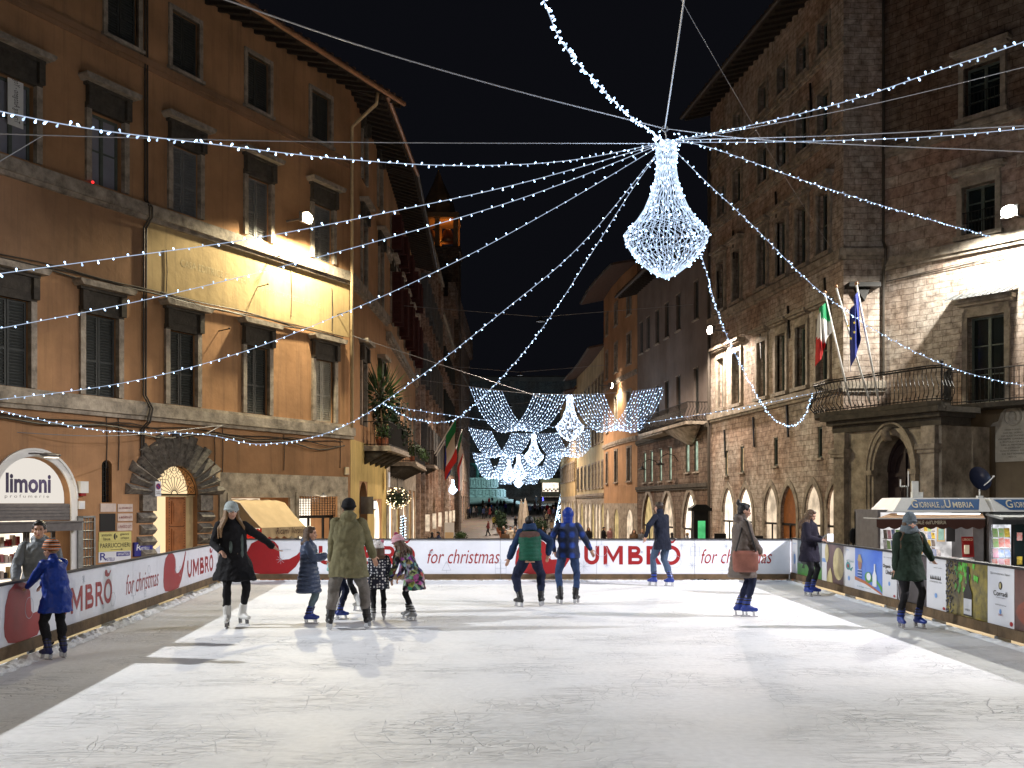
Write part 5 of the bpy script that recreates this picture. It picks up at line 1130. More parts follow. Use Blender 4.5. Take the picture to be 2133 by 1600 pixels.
b = MB(); star(b, lx(174), .74, .06, Y_); circ(b, lx(310), .66, .07, Y_); tree_(b, lx(278), .32, .2, Y_); star(b, lx(365), .55, .08, Y_-.003); circ(b, lx(235), .36, .1, Y_); star(b, lx(215), .3, .04, Y_); circ(b, lx(375), .5, .09, Y_); gift(b, lx(300), .24, .1, Y_); circ(b, lx(60), .55, .12, Y_-.003)
b.build('line_drawings', M['greyline'], bl)
# right barrier with food posters
FR = Fac(RB0, RB1); rx = lambda u: FR.x(u)
brr = thing('right_barrier', 'rink barrier covered with food posters along the right side of the ice', 'rink barrier', FR.p0, FR.rz)
b = MB(); b.box(0, FR.L, -.03, .05, .935, .965); b.build('top_rail', M['black'], brr)
posts = [rx(u) for u in (1660, 1768, 1851, 1952, 2084, 2300, 2700)]
xs2 = [0]+posts[::1]+[FR.L]
for a, c in zip(xs2, xs2[1:]): b = MB(); b.box(a+.003, c-.003, -.035, .045, .055, .19); b.build('kick_plank', M['plank'], brr)
for p_ in posts: b = MB(); b.box(p_-.05, p_+.05, .05, .11, -.12, .93); b.box(p_-.05, p_+.05, -.055, .05, -.02, .053); b.build('post', M['steel'], brr)
def pm(nm, c, c2=None, sc=3, rough=.35): return mat(nm, c, rough, .3, sc, 0, c2=c2, detail=5)
PW = mat('white_poster', (.62,.63,.66), .35, .06, 2, 0)
zb, zt = .19, .935
def poster(u0, u1, base, fn=None, lab=None, mats=()):
    a, c = rx(u0), rx(u1); b = MB(); b.box(a+.004, c-.004, 0, .02, zb, zt); o = b.build('poster', base, brr)
    if lab: o['label'] = lab
    if fn:
        b = MB(); fn(b, a, c-a, zb, zt-zb); b.build('poster_print', list(mats), o)
grn = pm('meadow_print', (.06,.22,.03), (.02,.08,.015), 4); gry = pm('misty_print', (.10,.13,.15), (.05,.07,.08)); brn = pm('barrel_print', (.14,.06,.045), (.04,.02,.02), 2); chz = pm('cheese_print', (.52,.45,.22), (.36,.3,.12), 3)
blu = pm('sky_print', (.03,.10,.5), (.12,.25,.62), 1.2); pot = pm('brown_pot_print', (.22,.05,.025), (.10,.025,.015), 2); drk = pm('dark_plate_print', (.05,.035,.035), (.02,.015,.018), 3)
vin = pm('vineyard_print', (.28,.22,.03), (.01,.012,.008), 5); lime = pm('vine_leaf_print', (.12,.55,.05), (.04,.25,.02), 8); tealp = mat('teal_print', (.02,.22,.22), .4, 0, 1, 0); silver = pm('silver_label_print', (.5,.52,.56)); lblu = mat('light_blue_print', (.15,.3,.6), .4, 0, 1, 0)
poster(1650, 1661, PW, lambda b, x, w_, z, h: (put_text(b, 'Umbria', x+w_*.2, x+w_*.8, z+h*.86, z+h*.9, -.006, 0), b.ell((x+w_*.5, -.003, z+h*.42), (w_*.2, .002, h*.16), 10, 6)), 'white poster strip at the far corner', [lblu])
poster(1661, 1712, gry, lambda b, x, w_, z, h: (b.box(x, x+w_, -.003, -.001, z, z+h*.32, 0), b.ell((x+w_*.3, -.004, z+h*.45), (w_*.2, .002, h*.14), 10, 6, None, 1), b.ell((x+w_*.65, -.004, z+h*.42), (w_*.14, .002, h*.1), 10, 6, None, 1), b.prism([(x+w_*(.2+.12*i), z+h*.2) for i in range(2)]+[(x+w_*.3, z+h*.4)], -.006, -.004, 1)), 'misty green meadow poster', [grn, M['black']])
poster(1712, 1722, PW, lambda b, x, w_, z, h: b.box(x+w_*.1, x+w_*.9, -.004, -.001, z+h*.5, z+h*.6, 0), None, [lblu])
poster(1722, 1757, brn, lambda b, x, w_, z, h: (b.ell((x+w_*.72, -.003, z+h*.52), (w_*.32, .002, h*.42), 14, 8, None, 0), b.prism([(x, z), (x+w_*.1, z+h*.25), (x+w_*.24, z+h*.38), (x+w_*.34, z+h*.2), (x+w_*.38, z)], -.006, -.003, 0), b.ell((x+w_*.02, -.006, z+h*.75), (w_*.12, .002, h*.25), 12, 8, None, 0)), 'dark poster with pale wheels of cheese', [chz])
poster(1757, 1781, PW, lambda b, x, w_, z, h: (put_text(b, 'L\'olio', x+w_*.15, x+w_*.5, z+h*.9, z+h*.94, -.004, 2), put_text(b, 'sal Terreno', x+w_*.3, x+w_*.9, z+h*.62, z+h*.68, -.004, 0), b.ell((x+w_*.42, -.003, z+h*.52), (w_*.2, .002, h*.1), 12, 8, None, 0), b.ell((x+w_*.42, -.005, z+h*.52), (w_*.09, .002, h*.05), 10, 6, None, 1), b.prism([(x+w_*.5, z+h*.44), (x+w_*.85, z+h*.52), (x+w_*.7, z+h*.4)], -.004, -.002, 0), b.ell((x+w_*.5, -.004, z+h*.22), (w_*.1, .002, h*.06), 8, 6, None, 2)), 'white poster with a teal olive emblem', [tealp, M['red'], lblu])
hat_c = mat('straw_hat_print', (.5,.38,.18), .4, .1, 5, 0); sk = mat('face_print', (.4,.2,.12), .4, .1, 5, 0)
def farmer(b, x, w_, z, h):
    b.prism([(x, z+h*.3), (x+w_*.4, z+h*.24), (x+w_, z+h*.03), (x+w_, z), (x, z)], -.004, -.001, 0)
    b.prism([(x+w_*.55, z+h*.27), (x+w_*.85, z+h*.22), (x+w_, z+h*.05), (x+w_, z+h*.18), (x+w_*.8, z+h*.33)], -.006, -.004, 1)
    b.prism([(x, z+h*.22), (x+w_*.4, z+h*.17), (x+w_, z), (x, z)], -.008, -.006, 5)
    b.ell((x+w_*.2, -.006, z+h*.62), (w_*.07, .002, h*.14), 12, 8, None, 3); b.prism([(x+w_*.1, z+h*.7), (x+w_*.3, z+h*.66), (x+w_*.27, z+h*.74), (x+w_*.22, z+h*.85), (x+w_*.15, z+h*.84), (x+w_*.13, z+h*.75)], -.009, -.007, 4)
    for i in range(6): b.box(x+w_*.12, x+w_*.28, -.008, -.006, z+h*(.3+.035*i), z+h*(.315+.035*i), 5 if i % 2 else 2)
    b.ell((x+w_*.52, -.009, z+h*.34), (w_*.13, .002, h*.13), 12, 8, None, 1); b.ell((x+w_*.54, -.012, z+h*.36), (w_*.08, .002, h*.09), 12, 8, None, 5)
    b.prism([(x+w_*.68, z+h*.16), (x+w_*.82, z+h*.16), (x+w_*.82, z+h*.42), (x+w_*.77, z+h*.52), (x+w_*.77, z+h*.68), (x+w_*.73, z+h*.68), (x+w_*.73, z+h*.52), (x+w_*.68, z+h*.42)], -.012, -.009, 5)
    put_text(b, 'Bi. sito di Spello umbro verde', x+w_*.12, x+w_*.62, z+h*.06, z+h*.1, -.012, 6)
poster(1781, 1838, blu, farmer, 'bright blue sky poster with a straw hatted figure, cabbage and bottle', [pm('terracotta_hill_print', (.5,.15,.04)), pm('green_hill_print', (.07,.3,.05)), M['black'], sk, hat_c, M['white_board'], tealp])
poster(1838, 1868, PW, lambda b, x, w_, z, h: (put_text(b, 'Qui si incontrano', x+w_*.1, x+w_*.7, z+h*.86, z+h*.89, -.004, 0), put_text(b, 'Organic', x+w_*.05, x+w_*.6, z+h*.62, z+h*.72, -.004, 0, .2, .03), put_text(b, 'Umbria', x+w_*.25, x+w_*.9, z+h*.5, z+h*.6, -.004, 0, .2, .03), b.ell((x+w_*.5, -.004, z+h*.3), (w_*.07, .002, h*.05), 8, 6, None, 1), b.ell((x+w_*.85, -.004, z+h*.05), (w_*.08, .002, h*.03), 8, 6, None, 2)), 'white poster with bold outlined lettering', [ink, lblu, M['red']])
def plates(b, x, w_, z, h):
    b.tube([(x+w_*.45+w_*.4*math.cos(a*PI/10), -.004, z+h*.25+h*.5*math.sin(a*PI/10)) for a in range(21)], .006, 4, 0)
    b.ell((x+w_*.75, -.003, z+h*.72), (w_*.15, .002, h*.06), 10, 6, None, 0)
    for i in range(40): b.ell((x+w_*rnd.uniform(0, .3), -.004, z+h*rnd.uniform(.35, .65)), (.008,.003,.008), 5, 4, None, 0)
poster(1868, 1930, drk, plates, 'dark poster with plates', [silver])
poster(1930, 1971, PW, lambda b, x, w_, z, h: (put_text(b, 'Qui si incontrano', x+w_*.15, x+w_*.6, z+h*.88, z+h*.91, -.004, 0), put_text(b, 'i sapori umbri', x+w_*.35, x+w_*.8, z+h*.8, z+h*.83, -.004, 0), [b.prism([(x+w_*(.2+.08*i), z+h*.58), (x+w_*(.27+.08*i), z+h*.58), (x+w_*(.235+.08*i), z+h*.66)], -.005, -.002, 0) for i in range(7)], put_text(b, 'CONSORZIO VINI', x+w_*.18, x+w_*.78, z+h*.52, z+h*.55, -.004, 0), b.ell((x+w_*.5, -.004, z+h*.27), (w_*.07, .002, h*.05), 8, 6, None, 1), b.ell((x+w_*.9, -.004, z+h*.05), (w_*.07, .002, h*.03), 8, 6, None, 2)), 'silvery white poster with a row of small black trees', [ink, lblu, M['red']])
def vines(b, x, w_, z, h):
    r = random.Random(4)
    for i in range(110):
        px_, pz_ = x+w_*abs(r.gauss(0, .12)), z+h*r.random(); b.ell((px_, -.004, pz_), (.018,.004,.018), 7, 5, None, 0)
        if r.random() < .4: b.ell((px_-.004, -.009, pz_+.006), (.005,.002,.008), 5, 4, None, 3)
    for i in range(26):
        c0 = (x+w_*(.42+r.gauss(0, .12)), z+h*(.98-abs(r.gauss(0, .22)))); n = 9
        b.prism([(c0[0]+(.03+.02*(a % 2))*math.cos(a*2*PI/n), min(z+h-.005, c0[1]+(.03+.025*(a % 2))*math.sin(a*2*PI/n))) for a in range(n)], -.006, -.003, 1)
    b.prism([(x+w_*.46, z+.02), (x+w_*.66, z+.02), (x+w_*.66, z+h*.45), (x+w_*.59, z+h*.6), (x+w_*.59, z+h*.93), (x+w_*.53, z+h*.93), (x+w_*.53, z+h*.6), (x+w_*.46, z+h*.45)], -.01, -.007, 2)
    b.box(x+w_*.465, x+w_*.655, -.012, -.0101, z+.04, z+h*.34, 3); put_text(b, 'UMBRIA', x+w_*.5, x+w_*.62, z+h*.12, z+h*.16, -.014, 2)
poster(1971, 2057, vin, vines, 'vineyard poster with black grapes, bright leaves and a wine bottle', [mat('black_grape_print', (.015,.015,.03), .3, 0, 1, 0), lime, M['black'], silver])
poster(2057, 2113, PW, lambda b, x, w_, z, h: (put_text(b, 'Qui si incontrano i Sapori', x+w_*.12, x+w_*.85, z+h*.85, z+h*.9, -.004, 0), b.ell((x+w_*.5, -.003, z+h*.68), (w_*.07, .002, h*.07), 12, 8, None, 0), b.ell((x+w_*.5, -.006, z+h*.68), (w_*.035, .002, h*.05), 12, 8, None, 3), put_text(b, 'Corradi', x+w_*.24, x+w_*.76, z+h*.5, z+h*.59, -.004, 0, 0, .012), put_text(b, 'Umbria e Sapori', x+w_*.34, x+w_*.68, z+h*.46, z+h*.49, -.004, 0), put_text(b, 'ORGANIZZAZIONE', x+w_*.3, x+w_*.72, z+h*.34, z+h*.36, -.004, 0), b.ell((x+w_*.5, -.004, z+h*.24), (w_*.04, .002, h*.045), 8, 6, None, 1), put_text(b, 'GRIFO', x+w_*.42, x+w_*.6, z+h*.17, z+h*.2, -.004, 2), b.ell((x+w_*.9, -.004, z+h*.07), (w_*.06, .002, h*.04), 8, 6, None, 2)), 'white poster lettered Corradi', [ink, lblu, M['red'], chz])
def potf(b, x, w_, z, h):
    b.ell((x+w_*.35, -.003, z+h*.3), (w_*.33, .002, h*.28), 16, 8, None, 0); b.ell((x+w_*.35, -.006, z+h*.36), (w_*.24, .002, h*.17), 16, 8, None, 1)
    for i in range(40): b.ell((x+w_*(.35+rnd.uniform(-.18, .18)), -.009, z+h*(.36+rnd.uniform(-.1, .1))), (.014,.003,.014), 6, 4, None, 2)
poster(2113, 2330, brn, potf, 'brown poster with a terracotta bowl of food', [pot, M['black'], chz])
poster(2330, 2420, PW); poster(2420, 2800, vin); poster(2800, 3400, PW)
# ================================================================ flood lamps
def flood(label, pos, rz, gm, power, col, aim, cone=150, size=.16, kind='SPOT', blend=.6):
    t = thing('flood_lamp', label, 'lamp', pos, rz)
    b = MB(); b.box(-.03, .03, 0, .8, -.03, .03); b.box(-.25, .25, -.1, .05, -.16, .18); b.build('housing', M['metalgrey'], t)
    b = MB(); b.ell((0, -.13, 0), (.24, .09, .19), 24, 16); b.build('lamp_glass', M[gm], t)
    d = (Vector(aim)-Vector(pos)).normalized()
    lamp('flood_light', kind, Vector(pos)+Matrix.Rotation(rz, 3, 'Z') @ Vector((0, -.34, 0)), power, col, size, aim, cone, blend)
    return t
x, z = A.uv(635, 455, .8); pA = A.W(x, -.8, z)
flood('bright warm flood lamp on the ochre palazzo beside the upper windows', pA, A.rz, 'lampglow_w', 5200, (1,.88,.6), pA-A.n*2.2+Vector((0,0,-11)), 162, blend=.25)
x, z = T.uv(2105, 442, .8); pT = T.W(x, -.8, z)
flood('bright white flood lamp on the banded stone wall at the right edge', pT, T.rz, 'lampglow_c', 5000, (1,.97,.88), pT-T.n*2.2+Vector((0,0,-11)), 162, blend=.25)
x, z = RA.uv(1484, 688, .9); pR = RA.W(x, -.9, z)
flood('street flood lamp at the far corner of the stone palazzo', pR, RA.rz, 'lampglow_p', 3600, (1,.84,.70), pR-RA.n*2+Vector((0,0,-10)), 164, blend=.25)
for lab, (u, v, Y), pw in (('small distant street lamp high on the curved orange house', (1270, 803, 69), 1500), ('small distant street lamp seen through the light net', (1246, 851, 86), 1500)):
    flood(lab, P(u, v, Y), 1.75, 'lampglow_p', pw, (1,.85,.62), (0, Y, -4), 172)
for lab, Y, x0_, pw in (('added lamp on a wire before the dark grey palazzo', 52, 1.5, 5500), ('added lamp on a wire over the middle of the street', 74, .6, 9000), ('added lamp on a wire near the battlemented palace', 98, -.2, 12000), ('added lamp on a wire near the mouth of the far piazza', 132, -.4, 12000)):
    t = thing('added_hanging_lamp', lab, 'added lamp', (x0_, Y, 11.2)); b = MB(); b.tube([(-8, 0, .9), (0, 0, .25), (8, 0, .9)], .012, 5); b.build('support_cable', M['cable'], t)
    b = MB(); b.lathe([(.04,.25),(.05,.15),(.22,.06),(.24,0)], (0,0,0), 12); b.build('lamp_shade', M['iron'], t)
    lamp('added_street_light', 'SPOT', (x0_, Y, 11.1), pw, (1,.80,.64), .25, (x0_, Y, 0), 150, .5)  # lamps added along the street to brighten its paving and fronts
# rink floods left and right, just out of the frame
pl1 = A.W(4.2, -.8, 9.2); flood('rink flood lamp on the near end of the ochre palazzo', pl1, A.rz, 'lampglow_c', 14500, (.95,.97,1), (0, 9, 0), 92, .12, blend=.25)
pr1 = Vector((17.5, 13.0, 10.2))
t = flood('rink flood lamp on a tall mast to the right of the rink', pr1, 1.9, 'lampglow_c', 34000, (.98,.94,1), (2, 9, 0), 98, .12, blend=.25)
b = MB(); b.tube([(0, .8, -11.5), (0, .8, .2)], .09, 10); b.build('mast', M['metalgrey'], t)
lamp('added_front_fill', 'SPOT', (2, -13.9, 9.5), 5000, (1,.86,.72), 1.0, (.5, 22, .5), 62, .9)  # unseen lamp added behind the viewpoint to fill the fronts from below
t = thing('added_lamp_mast', 'unseen lamp mast added behind the viewpoint for the front fill', 'lamp', (2, -14.6, GZ)); b = MB(); b.tube([(0,0,0), (0,0,10.7)], .09, 10); b.build('mast', M['metalgrey'], t); b = MB(); b.tube([(0, 0, 10.6), (0, .6, 10.75)], .05, 8); b.ell((0, .6, 10.95), (.3, .3, .08), 12, 8); b.build('lamp_head', M['metalgrey'], t)  # mast made up to carry the added fill lamp

# ================================================================ strings of lights
def cat(pts, n=10):
    """smooth 3-D curve through points"""
    p = [Vector(q) for q in pts]; p = [2*p[0]-p[1]]+p+[2*p[-1]-p[-2]]; out = []
    for i in range(1, len(p)-2):
        for k in range(n):
            t = k/n; a, b_, c, d = p[i-1:i+3]
            out.append(.5*((2*b_)+(c-a)*t+(2*a-5*b_+4*c-d)*t*t+(3*b_-a-3*c+d)*t**3))
    return out+[p[-2]]
def along(pts, d, off=0):
    out = []; need = off
    for a, c in zip(pts, pts[1:]):
        L_ = (c-a).length; s_ = need
        while s_ < L_: out.append((a+(c-a)*(s_/L_), (c-a).normalized())); s_ += d
        need = s_-L_
    return out
bm = MB(); bm.tube([(0,0,0), (0,0,.028)], [.0065, .008], 6, 0); bm.ell((0,0,.036), (.0135,.0135,.017), 7, 6, None, 0)
M['wire_chand'] = emit('self_glowing_chandelier_wire', (.60,.76,1), 1.25)  # chandelier wire emits: the glow of its bulbs is put into the material
BULB = bm.mesh('bulb', [M['bulb']]); BULB2 = bm.mesh('bulb', [emit('dim_white_bulb', (.5,.68,1), 1.6)])
def place_bulbs(root, spots, seed, scale=1, limit=95, mb=None):
    r = random.Random(seed); n = 0; rest = MB()
    for p, d in spots:
        ax = Vector((r.uniform(-1,1), r.uniform(-1,1), r.uniform(-1,.75))); ax = (ax-d*ax.dot(d)*.75).normalized(); s_ = scale*r.uniform(.85, 1.15)
        if n < limit:
            o = obj('bulb', BULB2 if r.random() < .3 else BULB, root, p); o.rotation_mode = 'QUATERNION'; o.rotation_quaternion = ax.to_track_quat('Z', 'Y'); o.scale = (s_,)*3; n += 1
        else:
            rest.tube([p, p+ax*.028*s_], [.0065*s_, .008*s_], 4); rest.ell(p+ax*.036*s_, (.0135*s_, .0135*s_, .017*s_), 6, 5)
    if rest.f: tag(rest.build('further_bulbs', M['bulb'], root), kind='stuff')
HUB = P(1388, 296, 17)
M['wire_lit'] = emit('self_glowing_wire', (.62,.76,1), .75)  # wire is no lamp; bulb light falling on it is painted as emission
def lightstring(label, pts, d=.16, scale=1.0, seed=1, near_first=True):
    p3 = [(P(*q) if not isinstance(q, Vector) else q) for q in pts]
    root = thing('light_string', label, 'light string', p3[0], 0, 'strings of white lights fanning out from the chandelier')
    c = [q-p3[0] for q in cat(p3, 10)]
    b = MB(); b.tube(c, .0055, 5); b.build('wire', M['wire_lit'], root)
    sp = along(c, d); sp.sort(key=lambda q: (q[0]+p3[0]-cam.location).length)
    place_bulbs(root, sp, seed, scale)
    return root
LS = [
 ('string of lights rising steeply overhead from the chandelier hub toward the viewer', [P(1085, -130, 8.2), P(1140, 20, 9.6), (1175, 95, 10.6), (1235, 165, 12.2), (1310, 240, 14.6), HUB], .085),
 ('topmost string of large bulbs sagging from the upper left edge to the hub', [P(-160, 190, 7.6), (0, 232, 8.8), (200, 270, 10), (440, 300, 11.6), (700, 330, 13.2), (950, 345, 14.6), (1180, 335, 15.9), HUB], .17),
 ('string of lights from the left edge, crossing below the flood lamp', [P(-200, 600, 11.5), (0, 570, 12.4), (220, 540, 13), (520, 498, 13.8), (820, 440, 14.9), (1100, 378, 16), HUB], .23),
 ('string of lights crossing the painted yellow band of the ochre palazzo', [P(-200, 715, 14.5), (0, 684, 15), (300, 625, 15.4), (560, 562, 15.9), (830, 490, 16.2), (1110, 405, 16.6), HUB], .22),
 ('string of lights from the left edge across the first floor windows up to the hub', [P(-200, 848, 19.6), (0, 832, 19.4), (260, 797, 19), (500, 735, 18.5), (740, 642, 18), (960, 540, 17.6), (1180, 420, 17.3), HUB], .23),
 ('lowest string of lights sagging in front of the ground floor of the ochre palazzo', [P(-200, 800, 23.5), (0, 855, 23), (200, 895, 22.8), (420, 905, 22.4), (545, 925, 22), (700, 895, 21), (860, 795, 20), (1040, 655, 18.8), (1210, 510, 17.8), HUB], .17),
 ('string of lights curving from the hub down over the street to the plant balcony', [(802, 843, 33), (860, 873, 31.5), (940, 876, 29.5), (1010, 822, 27), (1090, 735, 24.5), (1160, 640, 22), (1240, 515, 20), (1320, 390, 18.2), HUB], .2),
 ('string of lights running level from the hub to the right edge', [HUB, (1600, 296, 16), (1900, 287, 14.6), (2133, 268, 13.6), P(2400, 235, 12.6)], .19),
 ('uppermost string of lights climbing from the hub to the upper right corner', [HUB, (1560, 262, 15), (1760, 212, 13.3), (1960, 145, 11.8), (2125, 90, 10.8), P(2350, 0, 9.6)], .15),
 ('string of lights descending from the hub to the flood lamp on the right facade', [HUB, (1480, 308, 18), (1700, 385, 21.5), (1900, 447, 25.5), P(2064, 493, 30.5)], .24),
 ('string of lights from the hub across the balcony flags to the right edge', [HUB, (1470, 378, 18), (1570, 472, 20), (1700, 600, 23), (1830, 692, 26), (1980, 765, 28), (2133, 803, 29), P(2300, 815, 30)], .2),
 ('string of lights dropping behind the chandelier and looping low over the shop arches', [HUB, (1425, 430, 19), (1465, 545, 21.5), (1500, 665, 24.5), (1545, 765, 27.5), (1600, 860, 30.5), (1645, 887, 32), (1675, 868, 33.3), P(1692, 824, 34.6)], .15),
 ('long low string of lights spanning the street from the plant balcony to the stone palazzo', [(802, 845, 34), (960, 868, 34.5), (1120, 888, 35), (1280, 888, 35.3), (1430, 868, 35.6), (1570, 845, 35.6), P(1712, 815, 36)], .24)]
for i, (lab, pts, d) in enumerate(LS): lightstring(lab, pts, d*.85, .85, i+3)
M['cable_dull'] = M['cable']
def cable(label, pts, r=.008, name='steel_cable'):
    p3 = [(P(*q) if not isinstance(q, Vector) else q) for q in pts]; c = [q-p3[0] for q in cat(p3, 6)]
    b = MB(); b.tube(c, r, 5); o = b.build(name, M['cable'], None, p3[0]); tag(o, label, 'cable', 'support cables over the rink'); return o
TOP = P(1385, 268, 17)
cable('steel cable from the upper left over the sky to the ring above the chandelier', [P(300, -60, 12), (735, 90, 13.8), (1060, 185, 15.4), TOP], .012)
cable('steel cable rising almost vertically from the chandelier ring', [TOP, (1412, 88, 12), P(1436, -80, 9.6)], .011)
cable('pale cable sagging level from the left edge to the chandelier hub', [P(-200, 268, 12), (0, 279, 12.8), (700, 296, 15), (1370, 299, 17)], .009)
cable('cable from the ring sloping gently down to the right edge', [TOP, (1600, 292, 15.6), (2133, 316, 12.6), P(2300, 322, 12)], .007)
cable('level steel cable just above the string of lights at the right', [(1400, 292, 17), (1750, 282, 15), (2133, 262, 13), P(2300, 255, 12)], .008)
cable('thin cable rising beneath the uppermost right string of lights', [(1400, 296, 17), (1780, 225, 14), (2133, 140, 12), P(2300, 100, 11)], .005)
cable('thin pinkish cable slanting down to the corner of the stone palazzo', [P(1370, -90, 18), (1470, 90, 20), (1620, 345, 27), P(1740, 530, 34.6)], .006)
cable('thin cable from the ochre corner slanting across the street end', [P(735, 700, 37.5), (950, 770, 45), P(1170, 842, 57)], .012)
cable('short stay cable running down to the left edge', [P(88, 283, 13), P(-40, 360, 12)], .007)
cable('thin bracing cable from the portal wall to the lowest light string', [P(465, 885, 32), P(430, 903, 22.5)], .01)
cable('thin drooping cable behind the lowest light string, left of the portal', [P(-60, 895, 25), (230, 908, 27), P(465, 886, 31)], .01)

# ================================================================ light chandeliers
def chandelier(label, top, k, nmer=26, nb=520, seed=1, parts=True, br=1.0, group='tear shaped light chandeliers', wire=.0045, bm_='bulb'):
    prof = [(.12, 0), (.18, -.12), (.165, -.26), (.165, -.42), (.20, -.66), (.275, -.9), (.38, -1.15), (.50, -1.33), (.62, -1.47), (.715, -1.57), (.715, -1.63), (.66, -1.76), (.56, -1.92), (.40, -2.09), (.19, -2.25), (.02, -2.33)]
    root = thing('light_chandelier', label, 'chandelier', top, 0, group); r = random.Random(seed)
    b = MB()
    for i in range(nmer):
        a = 2*PI*i/nmer; b.tube([(r_*math.cos(a+.1*math.sin(j)*(.5 if j > 9 else .25))*k, r_*math.sin(a+.1*math.sin(j)*(.5 if j > 9 else .25))*k, z*k) for j, (r_, z) in enumerate(prof)], wire, 4)
    for i in range(nmer):
        a = 2*PI*(i+.5)/nmer
        b.tube([(r_*math.cos(a+(.16 if j % 2 else -.16))*k, r_*math.sin(a+(.16 if j % 2 else -.16))*k, z*k) for j, (r_, z) in enumerate(prof)], wire, 4)
    b.build('glowing_wires', M['wire_chand'] if parts else emit('far_self_glowing_wire', (.62,.76,1), 1.6), root)  # wires glow by themselves in place of light from the bulbs
    b = MB()
    for j in (3, 6, 8, 10, 12, 14): r_, z = prof[j]; b.tube([(r_*k*math.cos(t*PI/14), r_*k*math.sin(t*PI/14), z*k) for t in range(29)], wire*1.1, 4)
    b.build('ring_frame', M['wire_lit'], root)
    spots = []
    zs_ = [abs(prof[j+1][1]-prof[j][1])*(.35+prof[j][0]) for j in range(len(prof)-1)]; tot = sum(zs_)
    for q in range(nb):
        x = r.random()*tot; j = 0
        while x > zs_[j] and j < len(zs_)-1: x -= zs_[j]; j += 1
        f = x/zs_[j]; rr = (prof[j][0]+(prof[j+1][0]-prof[j][0])*f)*k; z = (prof[j][1]+(prof[j+1][1]-prof[j][1])*f)*k; a = r.random()*2*PI
        spots.append((Vector((rr*math.cos(a), rr*math.sin(a), z)), Vector((-math.sin(a), math.cos(a), 0))))
    if parts:
        spots.sort(key=lambda q: q[0].y); 
        for i in range(30): a = r.random()*2*PI; spots.append((Vector((.2*math.cos(a), .2*math.sin(a), r.uniform(-.1, .12))), Vector((0,0,1))))
        place_bulbs(root, spots, seed, .8*br)
    else:
        b = MB()
        for p, d in spots: b.ell(p, .03*br, 4, 3)
        tag(b.build('bulbs', M[bm_], root), kind='stuff')
    return root
chandelier('large tear shaped chandelier of white lights hanging from the hub of the strings', HUB, 1.0, 34, 470)
b = MB(); t = thing('hanging_ring', 'metal shackle where the cables meet above the large chandelier', 'ring', TOP)
b.tube([(.05*math.cos(a), 0, .05*math.sin(a)) for a in [i*PI/5 for i in range(11)]], .01, 6); b.build('shackle', M['steel'], t)
b = MB(); b.tube([(0,0,-.04), (.02, 0, -.12), (.03, 0, -.24)], .012, 6); b.build('hook', M['steel'], t)
lamp('chandelier_light', 'POINT', HUB+Vector((0,0,-1.3)), 560, (.58,.75,1), .6)
def curtain(lab, Y, uw, vt, groups, vb, dv, drop, n=12, br=.03, d=.15, ex=None, seed=1, cl=None):
    """swagged light curtain on a cable; groups = list of (left group u0,u1, right group u0,u1)"""
    a, c = P(uw[0], vt(uw[0]), Y), P(uw[1], vt(uw[1]), Y)
    root = thing('light_curtain', lab, 'light curtain', a, 0, 'swagged light nets over the street')
    b = MB(); pts = [P(u, vt(u), Y)-a for u in [uw[0]+(uw[1]-uw[0])*i/24 for i in range(25)]]; b.tube(pts, .014, 5); b.build('support_cable', M['cable'], root)
    r = random.Random(seed); k = Y/FOC
    for g in groups:
        for i in range(n):
            f = i/(n-1); u0 = g[0]+(g[1]-g[0])*f; u1 = g[2]+(g[3]-g[2])*f; v0, v1 = vt(u0), vt(u1)
            vmid = vb-4*k*0+ (dv*(.5-abs(f-.5)))*-1
            pp = []
            for j in range(25):
                t_ = j/24; s_ = 2*t_-1; v = v0+(v1-v0)*t_+(vmid-(v0+v1)/2)*(1-abs(s_)**2.3)
                sx = math.copysign(abs(s_)**1.15, s_)
                pp.append(P((u0+u1)/2+(u1-u0)/2*sx, v, Y)-a)
            mb = MB(); mb.tube(pp, .011*br/.023, 4, 0)
            for p, q in along(pp, d*r.uniform(.85, 1.15), d*r.random()): mb.ell(p+Vector((r.uniform(-.04,.04), r.uniform(-.04,.04), r.uniform(-.05,.03))), br*r.uniform(.7, 1.25), 4, 3, None, 1)
            tag(mb.build('light_strand', [emit_far, M['bulb_far']], root), kind=None)
    return root
emit_far = emit('far_self_glowing_wire', (.5,.66,.95), .9)  # strand wire of the nets, bulb light put in as its own glow
v1 = lambda u: 805+17*(1-((u-1182)/204)**2) if 900 < u < 1480 else 800
curtain('nearest swagged net of white lights hanging across the street', 58, (872, 1478), lambda u: 822-17*((u-1182)/204)**2 if 978 < u < 1386 else (805-(978-u)*.13 if u <= 978 else 805-(u-1386)*.12), [(978, 1045, 1113, 1180), (1190, 1256, 1320, 1385)], 900, 10, None, 12, .025, .25)
curtain('second swagged net of white lights further up the street', 87, (940, 1340), lambda u: 903-12*((u-1111)/135)**2 if 976 < u < 1246 else 890, [(976, 1023, 1066, 1108), (1115, 1162, 1198, 1247)], 953, 6, None, 12, .036, .34, seed=2)
curtain('third swagged net of white lights, small and bright, beyond the second', 115, (960, 1250), lambda u: 947-4*((u-1078)/94)**2, [(985, 1016, 1045, 1072), (1080, 1110, 1140, 1172)], 998, 4, None, 11, .05, .4, seed=3)
curtain('farthest swagged net of white lights just above the piazza', 146, (975, 1180), lambda u: 972-2*((u-1080)/60)**2, [(1030, 1050, 1058, 1076), (1082, 1100, 1110, 1128)], 1009, 3, None, 8, .05, .6, seed=4)
